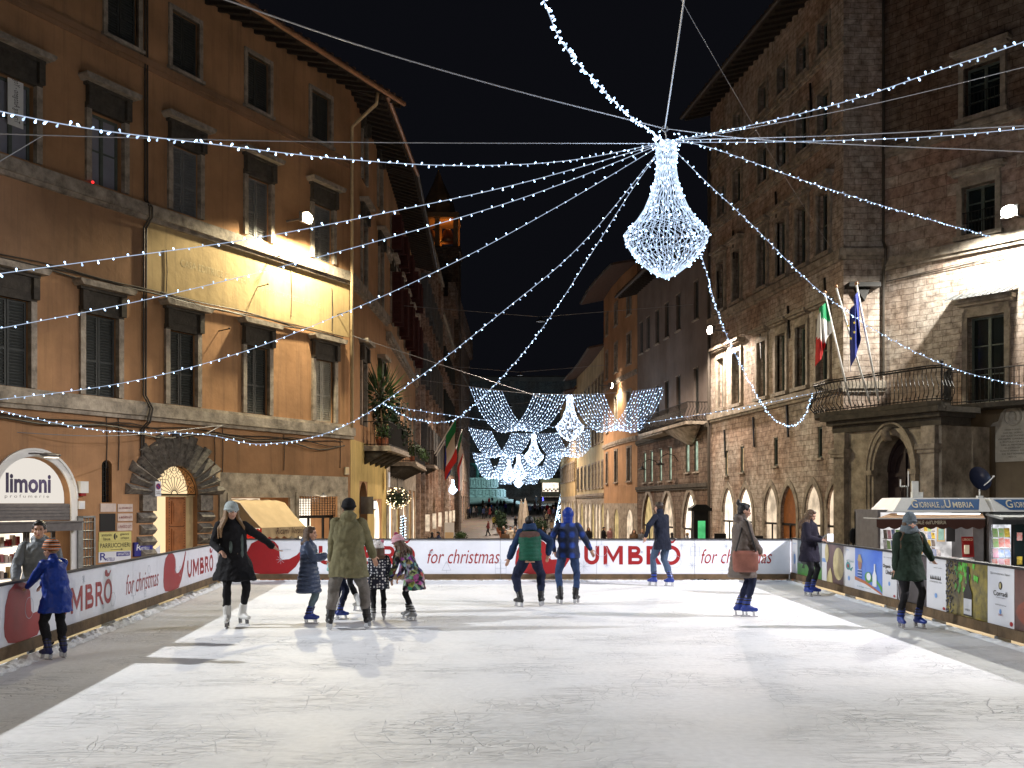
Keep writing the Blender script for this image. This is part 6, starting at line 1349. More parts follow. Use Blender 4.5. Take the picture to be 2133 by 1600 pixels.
for lab, u, v, Y, k in (('tear shaped light chandelier in the middle of the nearest light net', 1187, 824, 58, 1.14), ('tear shaped light chandelier in the second light net', 1112, 905, 87, 1.19), ('tear shaped light chandelier in the third light net', 1080, 948, 115, 1.32), ('small far chandelier left of the third one', 1060, 958, 130, 1.28), ('tiny farthest chandelier hanging lowest over the street end', 1080, 985, 150, .95), ('small chandelier hanging close to the left street fronts', 943, 1000, 100, .6)):
    chandelier(lab, P(u, v, Y), k, 10, 230, 5, False, .6+Y/110, wire=.008+Y*.00005, bm_='bulb_far')
    lamp('chandelier_light', 'POINT', P(u, v, Y)+Vector((0, 0, -1.5*k)), 420, (.75,.87,1), .4)
# ================================================================ people
FOLD = bpy.data.textures.new('cloth_folds', 'CLOUDS'); FOLD.noise_scale = .16; FOLD.noise_depth = 2
def blob(name, mb, mats, vox, parent=None, it=4, loc=(0,0,0), fold=0):
    me = mb.mesh('tmp'); o = bpy.data.objects.new('tmp', me); C.objects.link(o)
    r = o.modifiers.new('r', 'REMESH'); r.mode = 'VOXEL'; r.voxel_size = vox
    if fold: q = o.modifiers.new('d', 'DISPLACE'); q.texture = FOLD; q.strength = fold; q.mid_level = .5; q.texture_coords = 'LOCAL'
    if it: s = o.modifiers.new('s', 'SMOOTH'); s.factor = .5; s.iterations = it
    m2 = bpy.data.meshes.new_from_object(o.evaluated_get(bpy.context.evaluated_depsgraph_get()))
    bpy.data.objects.remove(o); bpy.data.meshes.remove(me); m2.name = name
    m2.materials.clear(); m2.materials.append(mats); m2.polygons.foreach_set('use_smooth', [True]*len(m2.polygons))
    return obj(name, m2, parent, loc)
def cloth(name, c, c2=None, rough=.85, sc=9, bump=.35): return mat(name, c, rough, .3, sc, bump, c2=c2, spec=.2)
SKIN = mat('skin', (.52,.30,.21), .5, .1, 6, .05); EYEM = mat('dark_eye', (.02,.015,.012), .2, 0, 1, 0); LIP = mat('lips', (.35,.10,.09), .5, 0, 1, 0)
HAIRD = mat('dark_brown_hair', (.03,.018,.012), .45, .4, 30, .4); HAIRB = mat('brown_hair', (.085,.045,.022), .45, .5, 30, .4); HAIRL = mat('fair_hair', (.22,.13,.06), .45, .4, 30, .4); HAIRK = mat('black_hair', (.012,.010,.010), .4, .3, 30, .3)
BOOTB = mat('blue_skate_shell', (.010,.035,.25), .3, .15, 8, .05, spec=.5); BOOTK = mat('black_skate_boot', (.02,.02,.022), .4, .2, 8, .1); BOOTW = mat('white_skate_boot', (.6,.6,.58), .4, .1, 8, .1); BOOTG = mat('grey_skate_shell', (.3,.31,.32), .4, .2, 8, .1); BOOTN = mat('dark_blue_skate_shell', (.012,.018,.10), .35, .2, 8, .1)
BLADE = mat('steel_blade', (.55,.56,.58), .25, 0, 1, 0, metal=.9); STRAP = M['black']
Z3 = Vector((0,0,1))
def ik(a, c, l1, l2, pole):
    a, c, pole = Vector(a), Vector(c), Vector(pole); d = c-a; D = min(d.length, (l1+l2)*.999); dn = d.normalized(); c = a+dn*D
    x = (l1*l1-l2*l2+D*D)/(2*D); hgt = math.sqrt(max(0, l1*l1-x*x)); p = (pole-dn*pole.dot(dn))
    p = p.normalized() if p.length > 1e-6 else Vector((0,1,0))
    return a+dn*x+p*hgt, c
def person(label, x, y, h, yaw, feet, hands, skin_=SKIN, z=0, lean=(0,0), pelvis=None, head=(0,0,0), coat=None, hem=-.3, flare=.03, puff=0, coat_r=1.0, trousers=None, tr=1.0,
           boots=BOOTB, hair=None, hairm=HAIRD, hat=None, hatm=None, hood=None, hoodm=None, vox=.010, face=True, gloves=None, poles=None, headk=1.0, group=None, skate=True, sleeve=None, scarf=None, tuft=None, twist=0):
    k = h/1.75; tr = tr*1.16; root = thing('person', label, 'person', (x, y, z), math.radians(yaw), group)
    V = lambda *a: Vector(a)*k
    lift = .09 if skate else 0; ank = [V(f[0], f[1], f[2]+.085+lift) for f in feet]
    pz = pelvis[2] if pelvis else .93+lift*.9
    pc = V(pelvis[0] if pelvis else (feet[0][0]+feet[1][0])/2, pelvis[1] if pelvis else (feet[0][1]+feet[1][1])/2, pz)
    fw = Vector((math.sin(-twist), math.cos(twist), 0)); rt = Vector((math.cos(twist), math.sin(twist), 0))
    sc_ = pc+V(lean[0], lean[1], math.sqrt(max(.05, .49**2-lean[0]**2-lean[1]**2))); sp = (sc_-pc).normalized()
    nb = sc_+sp*.07*k; hk = headk
    hd = nb+Vector((head[2] if len(head) > 2 else 0, .015*k, 0))+(sp*.5+Z3*.5).normalized()*.125*k*hk**.5; hd += fw*.02*k
    Rh = Matrix.Rotation(math.radians(head[0]), 3, 'Z') @ Matrix.Rotation(math.radians(head[1]), 3, 'X')
    H = lambda *a: hd+Rh @ (Vector(a)*k*hk)
    hips = [pc+rt*s*.095*k-Z3*.02*k for s in (-1, 1)]
    knees = []
    for i in (0, 1):
        f = feet[i]; fd = Vector((math.sin(-math.radians(f[3])), math.cos(math.radians(f[3])), 0)); kn, an = ik(hips[i], ank[i], .43*k, .43*k, fd+Vector((0,0,.1))); knees.append(kn); ank[i] = an
    sh = [sc_+rt*s*.175*k-Z3*.01*k for s in (-1, 1)]; el = []; wr = []
    for i in (0, 1):
        e, w_ = ik(sh[i], V(*hands[i]), .28*k, .25*k, (poles[i] if poles else ((-.5 if i == 0 else .5), -1, -.4))); el.append(e); wr.append(w_)
    # ---- body: one continuous skin surface from head to ankles
    b = MB(); up = sp
    b.loft([(pc-sp*.1*k, rt, fw, .12*k, .09*k), (pc, rt, fw, .15*k, .10*k), (pc+sp*.2*k, rt, fw, .125*k, .09*k), (pc+sp*.38*k, rt, fw, .155*k, .105*k), (sc_, rt, fw, .15*k, .085*k), (nb, rt, fw, .06*k, .06*k)], 14)
    b.cap(nb-sp*.03*k, H(0,-.01,-.05), .052*k, .050*k, 10)
    b.ell(H(0, -.012, .03), [q*k*hk for q in (.078, .097, .092)], 14, 10, Rh); b.ell(H(0, .022, -.035), [q*k*hk for q in (.058, .068, .075)], 12, 9, Rh)
    b.ell(H(0, .050, -.085), [q*k*hk for q in (.028, .026, .022)], 10, 7, Rh)
    b.cap(H(0, .082, .015), H(0, .102, -.025), .010*k*hk, .014*k*hk, 8)
    for s in (-1, 1): b.ell(H(s*.078, -.005, -.005), [q*k*hk for q in (.012, .022, .032)], 8, 6, Rh); b.ell(H(s*.04, .062, -.025), [q*k*hk for q in (.02, .018, .02)], 8, 6, Rh)
    b.ell(H(0, .082, .035), [q*k*hk for q in (.05, .012, .012)], 8, 6, Rh); b.ell(H(0, .088, -.055), [q*k*hk for q in (.022, .010, .009)], 8, 6, Rh)
    for i in (0, 1):
        s = -1 if i == 0 else 1
        b.cap(sh[i], el[i], .046*k, .038*k, 8); b.cap(el[i], wr[i], .038*k, .027*k, 8)
        d = (wr[i]-el[i]).normalized(); sd = d.cross(Z3 if abs(d.z) < .8 else fw).normalized(); nn = sd.cross(d).normalized()
        if face or vox < .02:
            pm_ = wr[i]+d*.05*k; Rr = Matrix((sd, nn, d)).transposed(); b.ell(pm_, (.036*k, .018*k, .05*k), 10, 8, Rr); b.cap(wr[i]-d*.01*k, wr[i]+d*.03*k, .026*k, .025*k, 8)
            for q in range(4):
                o_ = sd*(q-1.5)*.0175*k; ln = (.065, .075, .07, .055)[q]*k; a = pm_+d*.035*k+o_; m1 = a+d*ln*.55-nn*s*.008*k; e2 = m1+(d*.8-nn*.6*s).normalized()*ln*.5
                b.cap(a, m1, .0095*k, .0088*k, 6); b.cap(m1, e2, .0088*k, .008*k, 6)
            a = wr[i]+d*.025*k+sd*s*.028*k; b.cap(a, a+(d*.7+sd*s*.7).normalized()*.035*k, .012*k, .010*k, 6); b.cap(a+(d*.7+sd*s*.7).normalized()*.035*k, a+(d*1.1+sd*s*.75).normalized()*.06*k, .010*k, .009*k, 6)
        else: b.ell(wr[i]+d*.06*k, .035*k, 8, 6)
        ts = min(1, tr)*.82; b.cap(hips[i], knees[i], .08*k*ts, .056*k*ts, 10); b.cap(knees[i], ank[i], .054*k*ts, .040*k*ts, 10)
    blob('body', b, skin_, vox*.75 if vox < .02 else vox, root, 2)
    if face:
        for s in (-1, 1):
            e = MB(); e.ell(H(s*.030, .078, .012), [q*k*hk for q in (.014, .008, .007)], 8, 6, Rh); e.build('eye', EYEM, root, smooth=True)
            e = MB(); e.ell(H(s*.032, .088, .030), [q*k*hk for q in (.018, .005, .004)], 8, 5, Rh); e.build('eyebrow', hairm, root, smooth=True)
        e = MB(); e.ell(H(0, .096, -.056), [q*k*hk for q in (.021, .006, .006)], 8, 6, Rh); e.build('mouth', LIP, root, smooth=True)
    # ---- trousers
    b = MB()
    b.loft([(pc-sp*.08*k, rt, fw, .13*k, .10*k), (pc+sp*.03*k, rt, fw, .165*k*tr**.5, .125*k*tr**.5), (pc+sp*.12*k, rt, fw, .155*k, .115*k)], 12)
    for i in (0, 1):
        m_ = (knees[i]+ank[i])/2; lo = ank[i]+(knees[i]-ank[i]).normalized()*(.10 if skate else .0)*k
        b.cap(hips[i], knees[i], .093*k*tr, .064*k*tr, 12); b.tube([knees[i], m_, lo], [.064*k*tr, .058*k*tr, .05*k*tr], 12); b.ell(knees[i], .065*k*tr, 10, 8)
        for q in range(4):
            f = q/4+.1; p_ = knees[i]+(lo-knees[i])*f; b.ell(p_, (.062*k*tr, .062*k*tr, .02*k), 10, 6)
    if trousers: blob('trousers', b, trousers, vox, root, 2, fold=.045*tr)
    # ---- boots and blades
    for i in (0, 1):
        f = feet[i]; a = ank[i]; fd = Vector((math.sin(-math.radians(f[3])), math.cos(math.radians(f[3])), 0)); sd = Vector((fd.y, -fd.x, 0)); base = a-Z3*.085*k
        b = MB(); sh_ = (knees[i]-a).normalized()
        b.cap(a+sh_*.14*k if skate else a, a-Z3*.01*k, .060*k, .058*k, 12)
        b.cap(base-fd*.045*k+Z3*.035*k, base+fd*.10*k+Z3*.035*k, .042*k, .043*k, 12); b.cap(base+fd*.10*k+Z3*.03*k, base+fd*.165*k+Z3*.026*k, .043*k, .033*k, 12); b.cap(a-Z3*.01*k, base+fd*.09*k+Z3*.05*k, .055*k, .036*k, 10)
        bo = blob('ice_skate' if skate else 'shoe', b, boots, max(.009, vox), root, 2)
        if skate:
            bb = MB(); c0 = base-fd*.085*k-Z3*.088*k; c1 = base+fd*.19*k-Z3*.088*k
            bb.beam(c0, c1, .005*k, .028*k)
            for q in (-.05, .12): bb.beam(base+fd*q*k+Z3*.0, base+fd*(q+.01)*k-Z3*.07*k, .03*k, .05*k)
            bb.build('blade', BLADE, bo)
            if boots == BOOTW: continue
            st = MB()
            for zz in (.02, .085, .125): st.loft([(a+sh_*zz*k, sd, fd, .0635*k, .0645*k), (a+sh_*(zz+.022)*k, sd, fd, .0635*k, .0645*k)], 14)
            st.build('strap', STRAP, bo)
    # ---- coat
    if coat:
        b = MB(); rings = []; n = 72 if puff else 16; L_ = .49-hem
        for i in range(n+1):
            f = i/n; z_ = hem+(.50-hem)*f
            rx_ = .165+.0*f; ry_ = .125
            if z_ < .1: q = (.1-z_)/(.1-hem) if hem < .1 else 0; rx_ = .172+flare*q; ry_ = .135+flare*q
            elif z_ > .42: q = (z_-.42)/.08; rx_ = .175-.03*q; ry_ = .125-.02*q
            else: q = math.sin((z_-.1)/.32*PI/2); rx_ = .165+.012*q; ry_ = .130
            if puff: w_ = 1-puff*.6+puff*1.6*abs(math.sin(f*PI*puff_n(hem)))**.6; rx_ *= w_; ry_ *= w_
            if z_ < 0: c = Vector((pc.x, pc.y, pc.z))+Z3*z_*k
            else: c = pc+sp*z_*k
            rings.append((c, rt, fw, rx_*k*coat_r, ry_*k*coat_r))
        rings.append((nb, rt, fw, .075*k, .075*k)); b.loft(rings, 24)
        for s in (-1, 1): b.ell(sh[(s+1)//2]-rt*s*.02*k, (.07*k*coat_r, .065*k*coat_r, .06*k*coat_r), 10, 8)
        b.cap(nb-sp*.01*k, nb+sp*.05*k, .078*k, .072*k, 12)                    # collar
        if hood == 'down': b.ell(nb-fw*.07*k+Z3*.01*k, (.12*k, .085*k, .075*k), 12, 8)
        blob('coat', b, coat, vox, root, 1 if puff else 2, fold=.02 if puff else .06)
        for i in (0, 1):
            b = MB(); cuff = wr[i]-(wr[i]-el[i]).normalized()*.015*k
            b.cap(sh[i], el[i], .068*k*coat_r, .056*k*coat_r, 12); b.cap(el[i], cuff, .056*k*coat_r, .043*k*coat_r, 12)
            if puff:
                for q in range(4):
                    for a_, c_ in ((sh[i], el[i]), (el[i], cuff)): p_ = a_+(c_-a_)*(q+.5)/4; b.ell(p_, .066*k*coat_r*(1-.06*q), 10, 7)
            blob('sleeve', b, sleeve or coat, vox, root, 2, fold=.035)
    if hood == 'up':
        b = MB(); b.ell(H(0, -.02, .025), [q*k*hk for q in (.112, .125, .135)], 16, 12, Rh); b.ell(H(0, -.045, -.07), [q*k*hk for q in (.10, .10, .09)], 14, 9, Rh); b.cap(nb-fw*.02*k, H(0,-.03,-.06), .095*k, .09*k, 12)
        blob('hood', b, hoodm or coat, vox, root, 3)
    # ---- hair
    if hair:
        b = MB(); b.ell(H(0, -.022, .04), [q*k*hk for q in (.087, .100, .096)], 16, 10, Rh)
        b.ell(H(0, .035, .095), [q*k*hk for q in (.062, .05, .03)], 12, 8, Rh)
        if hair == 'bun': b.ell(H(0, -.115, .11), [q*k*hk for q in (.035, .04, .04)], 10, 8, Rh); b.ell(H(0.01, -.13, .15), [q*k*hk for q in (.02, .02, .025)], 8, 6, Rh); b.ell(H(0, -.05, -.03), [q*k*hk for q in (.07, .06, .05)], 10, 8, Rh)
        if hair in ('long', 'bob'):
            ln = .13 if hair == 'bob' else .30
            b.ell(H(0, -.05, -.03), [q*k*hk for q in (.085, .065, .10)], 12, 9, Rh)
            r_ = random.Random(int(abs(x*97))+5)
            for q in range(15):
                a = (-PI*1.02+PI*1.04*q/14) if hair == 'bob' else (-PI*1.17+PI*1.34*q/14); px_ = .088*math.cos(a); py_ = -.02+.085*math.sin(a)*.95
                p0 = H(px_, py_, .03); p1 = H(px_*1.12, py_*1.15, -.09); p2 = Vector((p1.x, p1.y, 0))+Z3*(p1.z-ln*k*r_.uniform(.75, 1.05)*hk)+(p1-H(0,0,-.09))*(1.0 if hair == 'long' else .25)
                b.tube([p0, p1, (p1+p2)/2+(p1-H(0,0,-.09))*(.45 if hair == 'long' else .15), p2], [.022*k, .026*k, .024*k, .012*k], 7)
        blob('hair', b, hairm, max(.008, vox*.85), root, 2)
    # ---- hats, scarf
    if hat:
        b = MB(); top = .118 if hat != 'tall' else .15
        b.ell(H(0, -.015, .056), [q*k*hk for q in (.101, .116, top-.012)], 18, 12, Rh); b.tube([H(.098*math.cos(a*PI/9), -.012+.112*math.sin(a*PI/9), .034+.008*math.sin(a*PI/9)) for a in range(19)], .015*k*hk, 8)
        ho = blob('hat', b, hatm, .007, root, 2)
        if hat == 'pompon': q = MB(); q.ell(H(0, -.03, .165), .038*k*hk, 12, 9); q.build('pompon', tuft, ho, smooth=True)
        if hat == 'bear':
            for s in (-1, 1):
                q = MB(); q.ell(H(s*.07, -.02, .145), [v*k*hk for v in (.035, .02, .04)], 10, 8, Rh); q.build('ear', hatm if s < 0 else tuft, ho, smooth=True)
                q = MB(); q.ell(H(s*.04, -.108, .075), [v*k*hk for v in (.011, .012, .011)], 8, 6, Rh); q.build('button', EYEM, ho, smooth=True)
            q = MB(); q.ell(H(0, -.125, .05), [v*k*hk for v in (.012, .01, .009)], 8, 6, Rh); q.build('button', tuft, ho, smooth=True)
    if scarf:
        b = MB()
        for q in range(3): b.tube([nb+(rt*math.cos(a*PI/8)*(.095+.012*q)+fw*math.sin(a*PI/8)*(.10+.012*q))*k+Z3*(.075-.035*q+.01*math.sin(a+q))*k for a in range(17)], .034*k, 8)
        blob('scarf', b, scarf, .009, root, 2)
    return root, dict(k=k, wr=wr, el=el, sh=sh, pc=pc, H=H, Rh=Rh, nb=nb, rt=rt, fw=fw)
def puff_n(hem): return round((.5-hem)/.085)
def at(u, v, dy=0): Y = FOC*EYE/(v-HV)+dy; return (u-CX)/FOC*Y, Y
olive = cloth('olive_khaki_wool', (.17,.155,.085), None, .9, 12); greyt = cloth('grey_brown_trousers', (.16,.145,.13)); blackc = cloth('black_cloth', (.012,.012,.014)); navyp = cloth('shiny_navy_quilt', (.055,.075,.13), None, .38, 5, .5)
legg = cloth('grey_blue_leggings', (.10,.14,.16)); mint = cloth('mint_quilt', (.22,.42,.40), None, .5, 5, .4); greenv = cloth('green_quilted_gilet', (.010,.085,.05), None, .6, 6, .3); navy_s = cloth('navy_sleeve_cloth', (.015,.035,.09)); navyt = cloth('dark_navy_trousers', (.012,.016,.04)); jeans = cloth('blue_jeans', (.03,.055,.13))
taupe = cloth('taupe_padded_parka', (.13,.105,.09), None, .55, 6, .4); dgreen = cloth('dark_green_parka', (.018,.032,.022)); dkplum = cloth('blackish_plum_coat', (.014,.012,.022)); greyk = mat('grey_knit', (.13,.16,.18), .9, .3, 40, .6); bluej = cloth('bright_blue_jacket', (.010,.035,.24), None, .4, 6, .3); greyj = cloth('grey_jacket', (.14,.155,.17), None, .5, 6, .3); palek = mat('pale_grey_blue_knit', (.42,.48,.48), .9, .2, 40, .6)
def wavemat(name, cols_, scale, axis='Z', rough=.9):
    m, nt, b, N, L = new_mat(name); b.inputs['Roughness'].default_value = rough; tc = N('ShaderNodeTexCoord'); wv = N('ShaderNodeTexWave'); wv.bands_direction = axis; wv.inputs['Scale'].default_value = scale; wv.inputs['Distortion'].default_value = .6; wv.inputs['Detail'].default_value = 1; L(tc.outputs['Object'], wv.inputs[0])
    cr = N('ShaderNodeValToRGB'); cr.color_ramp.interpolation = 'CONSTANT'; n = len(cols_)
    while len(cr.color_ramp.elements) < n: cr.color_ramp.elements.new(.5)
    for i, c in enumerate(cols_): cr.color_ramp.elements[i].position = i/n; cr.color_ramp.elements[i].color = rgb(c)
    L(wv.outputs['Fac'], cr.inputs[0]); L(cr.outputs[0], b.inputs['Base Color']); return m
stripe_o = wavemat('orange_black_striped_knit', [(.02,.015,.012),(.65,.15,.01),(.65,.15,.01),(.35,.33,.32)], 7); stripe_p = wavemat('pink_white_striped_knit', [(.55,.2,.28),(.7,.62,.6),(.3,.1,.16),(.6,.35,.42)], 8)
def cellmat(name, base, dot, scale, thr, multi=False):
    m, nt, b, N, L = new_mat(name); b.inputs['Roughness'].default_value = .85; tc = N('ShaderNodeTexCoord'); vo = N('ShaderNodeTexVoronoi'); vo.inputs['Scale'].default_value = scale; vo.inputs['Randomness'].default_value = 1 if multi else .35; L(tc.outputs['Object'], vo.inputs['Vector'])
    if multi:
        hs = N('ShaderNodeHueSaturation'); hs.inputs['Saturation'].default_value = .9; hs.inputs['Value'].default_value = .38; L(vo.outputs['Color'], hs.inputs['Color']); nn = N('ShaderNodeTexNoise'); nn.inputs['Scale'].default_value = 11; L(tc.outputs['Object'], nn.inputs['Vector'])
        cr = N('ShaderNodeValToRGB'); cr.color_ramp.elements[0].position = .42; cr.color_ramp.elements[1].position = .55; cr.color_ramp.elements[0].color = (.02,.02,.04,1); cr.color_ramp.elements[1].color = (1,1,1,1); L(nn.outputs['Fac'], cr.inputs[0])
        mx = N('ShaderNodeMix'); mx.data_type = 'RGBA'; mx.blend_type = 'MULTIPLY'; mx.inputs['Factor'].default_value = 1; L(hs.outputs[0], mx.inputs['A']); L(cr.outputs[0], mx.inputs['B']); L(mx.outputs['Result'], b.inputs['Base Color']); return m
    cr = N('ShaderNodeValToRGB'); cr.color_ramp.interpolation = 'CONSTANT'; cr.color_ramp.elements[0].position = 0; cr.color_ramp.elements[0].color = rgb(dot); cr.color_ramp.elements[1].position = thr; cr.color_ramp.elements[1].color = rgb(base); L(vo.outputs['Distance'], cr.inputs[0]); L(cr.outputs[0], b.inputs['Base Color']); return m
hearts = cellmat('navy_cloth_with_white_spots', (.012,.014,.03), (.6,.6,.62), 24, .34); multi = cellmat('many_coloured_print', None, None, 13, 0, True); 
def plaidmat():
    m, nt, b, N, L = new_mat('blue_plaid_cloth'); b.inputs['Roughness'].default_value = .85; tc = N('ShaderNodeTexCoord'); outs = []
    for ax, s_ in (('X', 1.9), ('Z', 1.7)):
        wv = N('ShaderNodeTexWave'); wv.bands_direction = ax; wv.inputs['Scale'].default_value = s_; wv.inputs['Distortion'].default_value = .7; L(tc.outputs['Object'], wv.inputs[0]); outs.append(wv.outputs['Fac'])
    mu = N('ShaderNodeMath'); mu.operation = 'MULTIPLY'; L(outs[0], mu.inputs[0]); L(outs[1], mu.inputs[1])
    cr = N('ShaderNodeValToRGB'); cr.color_ramp.elements[0].position = .15; cr.color_ramp.elements[0].color = (.010,.018,.05,1); cr.color_ramp.elements[1].position = .85; cr.color_ramp.elements[1].color = (.015,.06,.34,1); L(mu.outputs[0], cr.inputs[0]); L(cr.outputs[0], b.inputs['Base Color']); return m
plaid = plaidmat()
X, Y = at(728, 1311)
person('man in a long olive khaki coat and black cap seen from behind, legs astride', X, Y, 1.72, 4, [(-.27, -.02, 0, 18), (.24, .06, 0, -12)], [(-.27, .12, .98), (.33, .22, .98)], coat=olive, hem=-.27, flare=.05, coat_r=1.28, trousers=greyt, tr=1.12, boots=BOOTK, hair='short', hairm=HAIRK, hat='flat', hatm=blackc, hood='down', face=False, headk=.98)
X, Y = at(643, 1299)
person('girl with brown bobbed hair in a shiny navy quilted coat, clapping, in profile', X, Y, 1.33, -90, [(-.07, .0, 0, 0), (.07, .0, 0, 0)], [(-.05, .30, 1.26), (.05, .33, 1.30)], coat=navyp, hem=-.42, flare=.06, puff=.07, coat_r=1.2, trousers=legg, tr=.86, boots=BOOTB, hair='bob', hairm=HAIRB, hood='down', headk=1.14, poles=[(-.6,-.2,-1), (.6,-.2,-1)])
X, Y = at(697, 1290)
person('girl in a pale mint quilted jacket half hidden behind the man in olive', X, Y, 1.31, -55, [(-.13, 0, 0, 10), (.13, .05, 0, -10)], [(-.2, .12, .85), (.2, .14, .88)], coat=mint, hem=-.05, flare=.02, puff=.07, coat_r=1.15, trousers=navyt, boots=BOOTB, hair='bob', hairm=HAIRL, headk=1.14)
X, Y = at(722, 1278)
person('person in black with white figure skates hidden behind the man in olive', X, Y, 1.42, 60, [(-.12, .12, 0, 0), (.12, -.22, .05, -10)], [(-.2, .1, .9), (.2, .1, .9)], coat=blackc, hem=-.2, trousers=blackc, tr=.8, boots=BOOTW, hair='long', hairm=HAIRD)
X, Y = at(789, 1293)
person('small child in a dark jacket with white spots and a white hat with ears', X, Y, 1.08, 12, [(-.12, 0, 0, 8), (.12, .02, 0, -8)], [(-.22, .14, .98), (.36, .10, .72)], coat=hearts, hem=-.24, flare=.05, coat_r=1.22, trousers=blackc, boots=BOOTG, hair='bob', hairm=HAIRB, hat='bear', hatm=mat('white_plush', (.72,.68,.66), .95, .1, 30, .6), tuft=mat('pink_plush', (.6,.2,.28), .95, .1, 30, .4), headk=1.28, head=(-18, -8, 0), face=False)
X, Y = at(857, 1292)
person('girl bending over in a many coloured coat and pink striped pompon hat', X, Y, 1.26, 68, [(-.10, -.1, 0, 0), (.12, .12, 0, 0)], [(-.16, .44, .78), (.12, .42, .72)], lean=(0, .26), pelvis=(0, -.06, .98), coat=multi, hem=-.34, flare=.06, coat_r=1.2, trousers=blackc, tr=.85, boots=BOOTG, hair='long', hairm=HAIRB, hat='pompon', hatm=stripe_p, tuft=mat('dark_pink_wool', (.35,.05,.12), .95, .3, 30, .6), headk=1.18, head=(0, -25, 0), gloves=blackc)
X, Y = at(487, 1304)
lady, inf = person('long haired woman in a dark open coat and pale grey hat, one arm out', X, Y, 1.68, 205, [(-.14, -.12, 0, 25), (.12, .16, 0, -15)], [(-.62, .12, 1.12), (.22, .22, 1.12)], lean=(.05, .06), coat=blackc, hem=-.33, flare=.11, coat_r=1.12, trousers=blackc, tr=.8, boots=BOOTW, hair='long', hairm=HAIRL, hat='beanie', hatm=palek, head=(8, -4, 0))
b = MB(); k = inf['k']; b.loft([(inf['pc']+Z3*z_*k+inf['fw']*.142*k, inf['rt'], inf['fw'], .05*k, .02*k) for z_ in (-.2, 0, .2, .4)], 10); b.build('pullover_front', cloth('fawn_pullover', (.28,.2,.13)), lady, smooth=True)
for s in (-1, 1): b = MB(); b.loft([(inf['pc']+Z3*z_*k+inf['fw']*.13*k+inf['rt']*s*(.075+.1*max(0, -z_))*k, inf['rt'], inf['fw'], (.03+.06*max(0, -z_))*k, .03*k) for z_ in (-.34, -.1, .1, .4)], 10); b.build('coat_lapel', cloth('grey_green_lining', (.10,.13,.12)), lady, smooth=True)
X, Y = at(1104, 1263)
vest, inf = person('boy in a green gilet with brown yoke and navy sleeves, skating away stooped', X, Y, 1.56, 3, [(-.19, -.1, 0, 35), (.21, .05, 0, -22)], [(-.40, .10, .88), (.36, .16, .98)], lean=(0, .16), pelvis=(0, -.04, .93), coat=greenv, hem=-.06, flare=.0, puff=.05, coat_r=1.22, sleeve=navy_s, trousers=navyt, tr=1.1, boots=BOOTK, hair='short', hairm=HAIRK, face=False, poles=[(-1,-.2,0), (1,-.2,0)], scarf=navy_s)
b = MB(); k = inf['k']; q = inf['nb']; b.loft([(inf['pc']+(inf['nb']-inf['pc']).normalized()*z_*k, inf['rt'], inf['fw'], (.216 if z_ < .5 else .17)*k, (.162 if z_ < .5 else .12)*k) for z_ in (.36, .42, .48, .52)], 20); b.build('yoke', cloth('brown_yoke_cloth', (.10,.055,.045)), vest, smooth=True)
X, Y = at(1183, 1258)
person('boy in a hooded blue plaid jacket seen from behind, one arm out', X, Y, 1.58, -8, [(-.14, -.05, 0, 30), (.14, .05, 0, -18)], [(-.26, .05, 1.02), (.50, .14, .90)], coat=plaid, hem=-.13, flare=.02, coat_r=1.18, trousers=jeans, tr=.95, boots=BOOTK, hood='up', hoodm=bluej, hair=None, face=False, poles=[(-1,-.6,0), (1,-.3,.2)])
X, Y = at(1378, 1221)
person('tall figure in dark clothes gliding past the far barrier on blue skates', X, Y, 1.70, 40, [(-.10, .12, 0, 0), (.12, -.16, 0, 0)], [(-.38, .1, 1.08), (.28, .2, 1.0)], lean=(0, .06), coat=cloth('near_black_navy_coat', (.012,.015,.028)), hem=-.22, coat_r=1.1, trousers=cloth('faded_blue_trousers', (.06,.09,.15)), boots=BOOTB, hair='short', hairm=HAIRD, face=False, poles=[(-1,-.4,0), (1,-.4,0)])
X, Y = at(1544, 1284)
wom, inf = person('woman in profile with a black hair bun, taupe padded parka and salmon bag', X, Y, 1.67, -92, [(-.07, -.03, 0, 0), (.07, .06, 0, 0)], [(-.10, .33, 1.02), (.10, .30, 1.0)], coat=taupe, hem=-.38, flare=.05, puff=.03, coat_r=1.24, trousers=navyt, tr=.85, boots=BOOTB, hair='bun', hairm=HAIRK, hood='down', head=(0, -10, 0))
b = MB(); k = inf['k']; b.loft([(inf['pc']+inf['rt']*.27*k+Z3*z_*k+inf['fw']*.0, inf['fw'], inf['rt'], rx_*k, ry_*k) for z_, rx_, ry_ in ((-.28, .16, .03), (-.24, .2, .06), (0, .21, .07), (.06, .19, .04))], 14)
t = thing('shoulder_bag', 'salmon pink shoulder bag carried by the woman in the taupe parka', 'bag', (X, Y, 0), math.radians(-92)); b.build('bag_body', cloth('salmon_leather', (.28,.115,.085), None, .5, 6, .2), t, smooth=True)
b = MB(); b.tube([inf['pc']+inf['rt']*.30*k+inf['fw']*.16*k+Z3*.05*k, inf['sh'][1]+inf['rt']*.075*k+Z3*.05*k+inf['fw']*.03*k, inf['sh'][1]+Z3*.085*k, inf['pc']+inf['rt']*.30*k-inf['fw']*.16*k+Z3*.05*k], .012, 6); b.build('strap', M['black'], t)
X, Y = at(1690, 1241)
pg, inf = person('girl with very long brown hair in a dark coat looking down at her phone', X-.05, Y, 1.55, -128, [(-.13, .02, 0, 10), (.10, .0, 0, -30)], [(-.07, .27, 1.20), (.08, .28, 1.19)], coat=dkplum, hem=-.28, flare=.03, coat_r=1.26, trousers=blackc, tr=.85, boots=BOOTB, hair='long', hairm=HAIRB, head=(0, -22, 0), poles=[(-.8,-.3,-1), (.8,-.3,-1)])
p_ = (inf['wr'][0]+inf['wr'][1])/2+inf['fw']*.06+Z3*.06
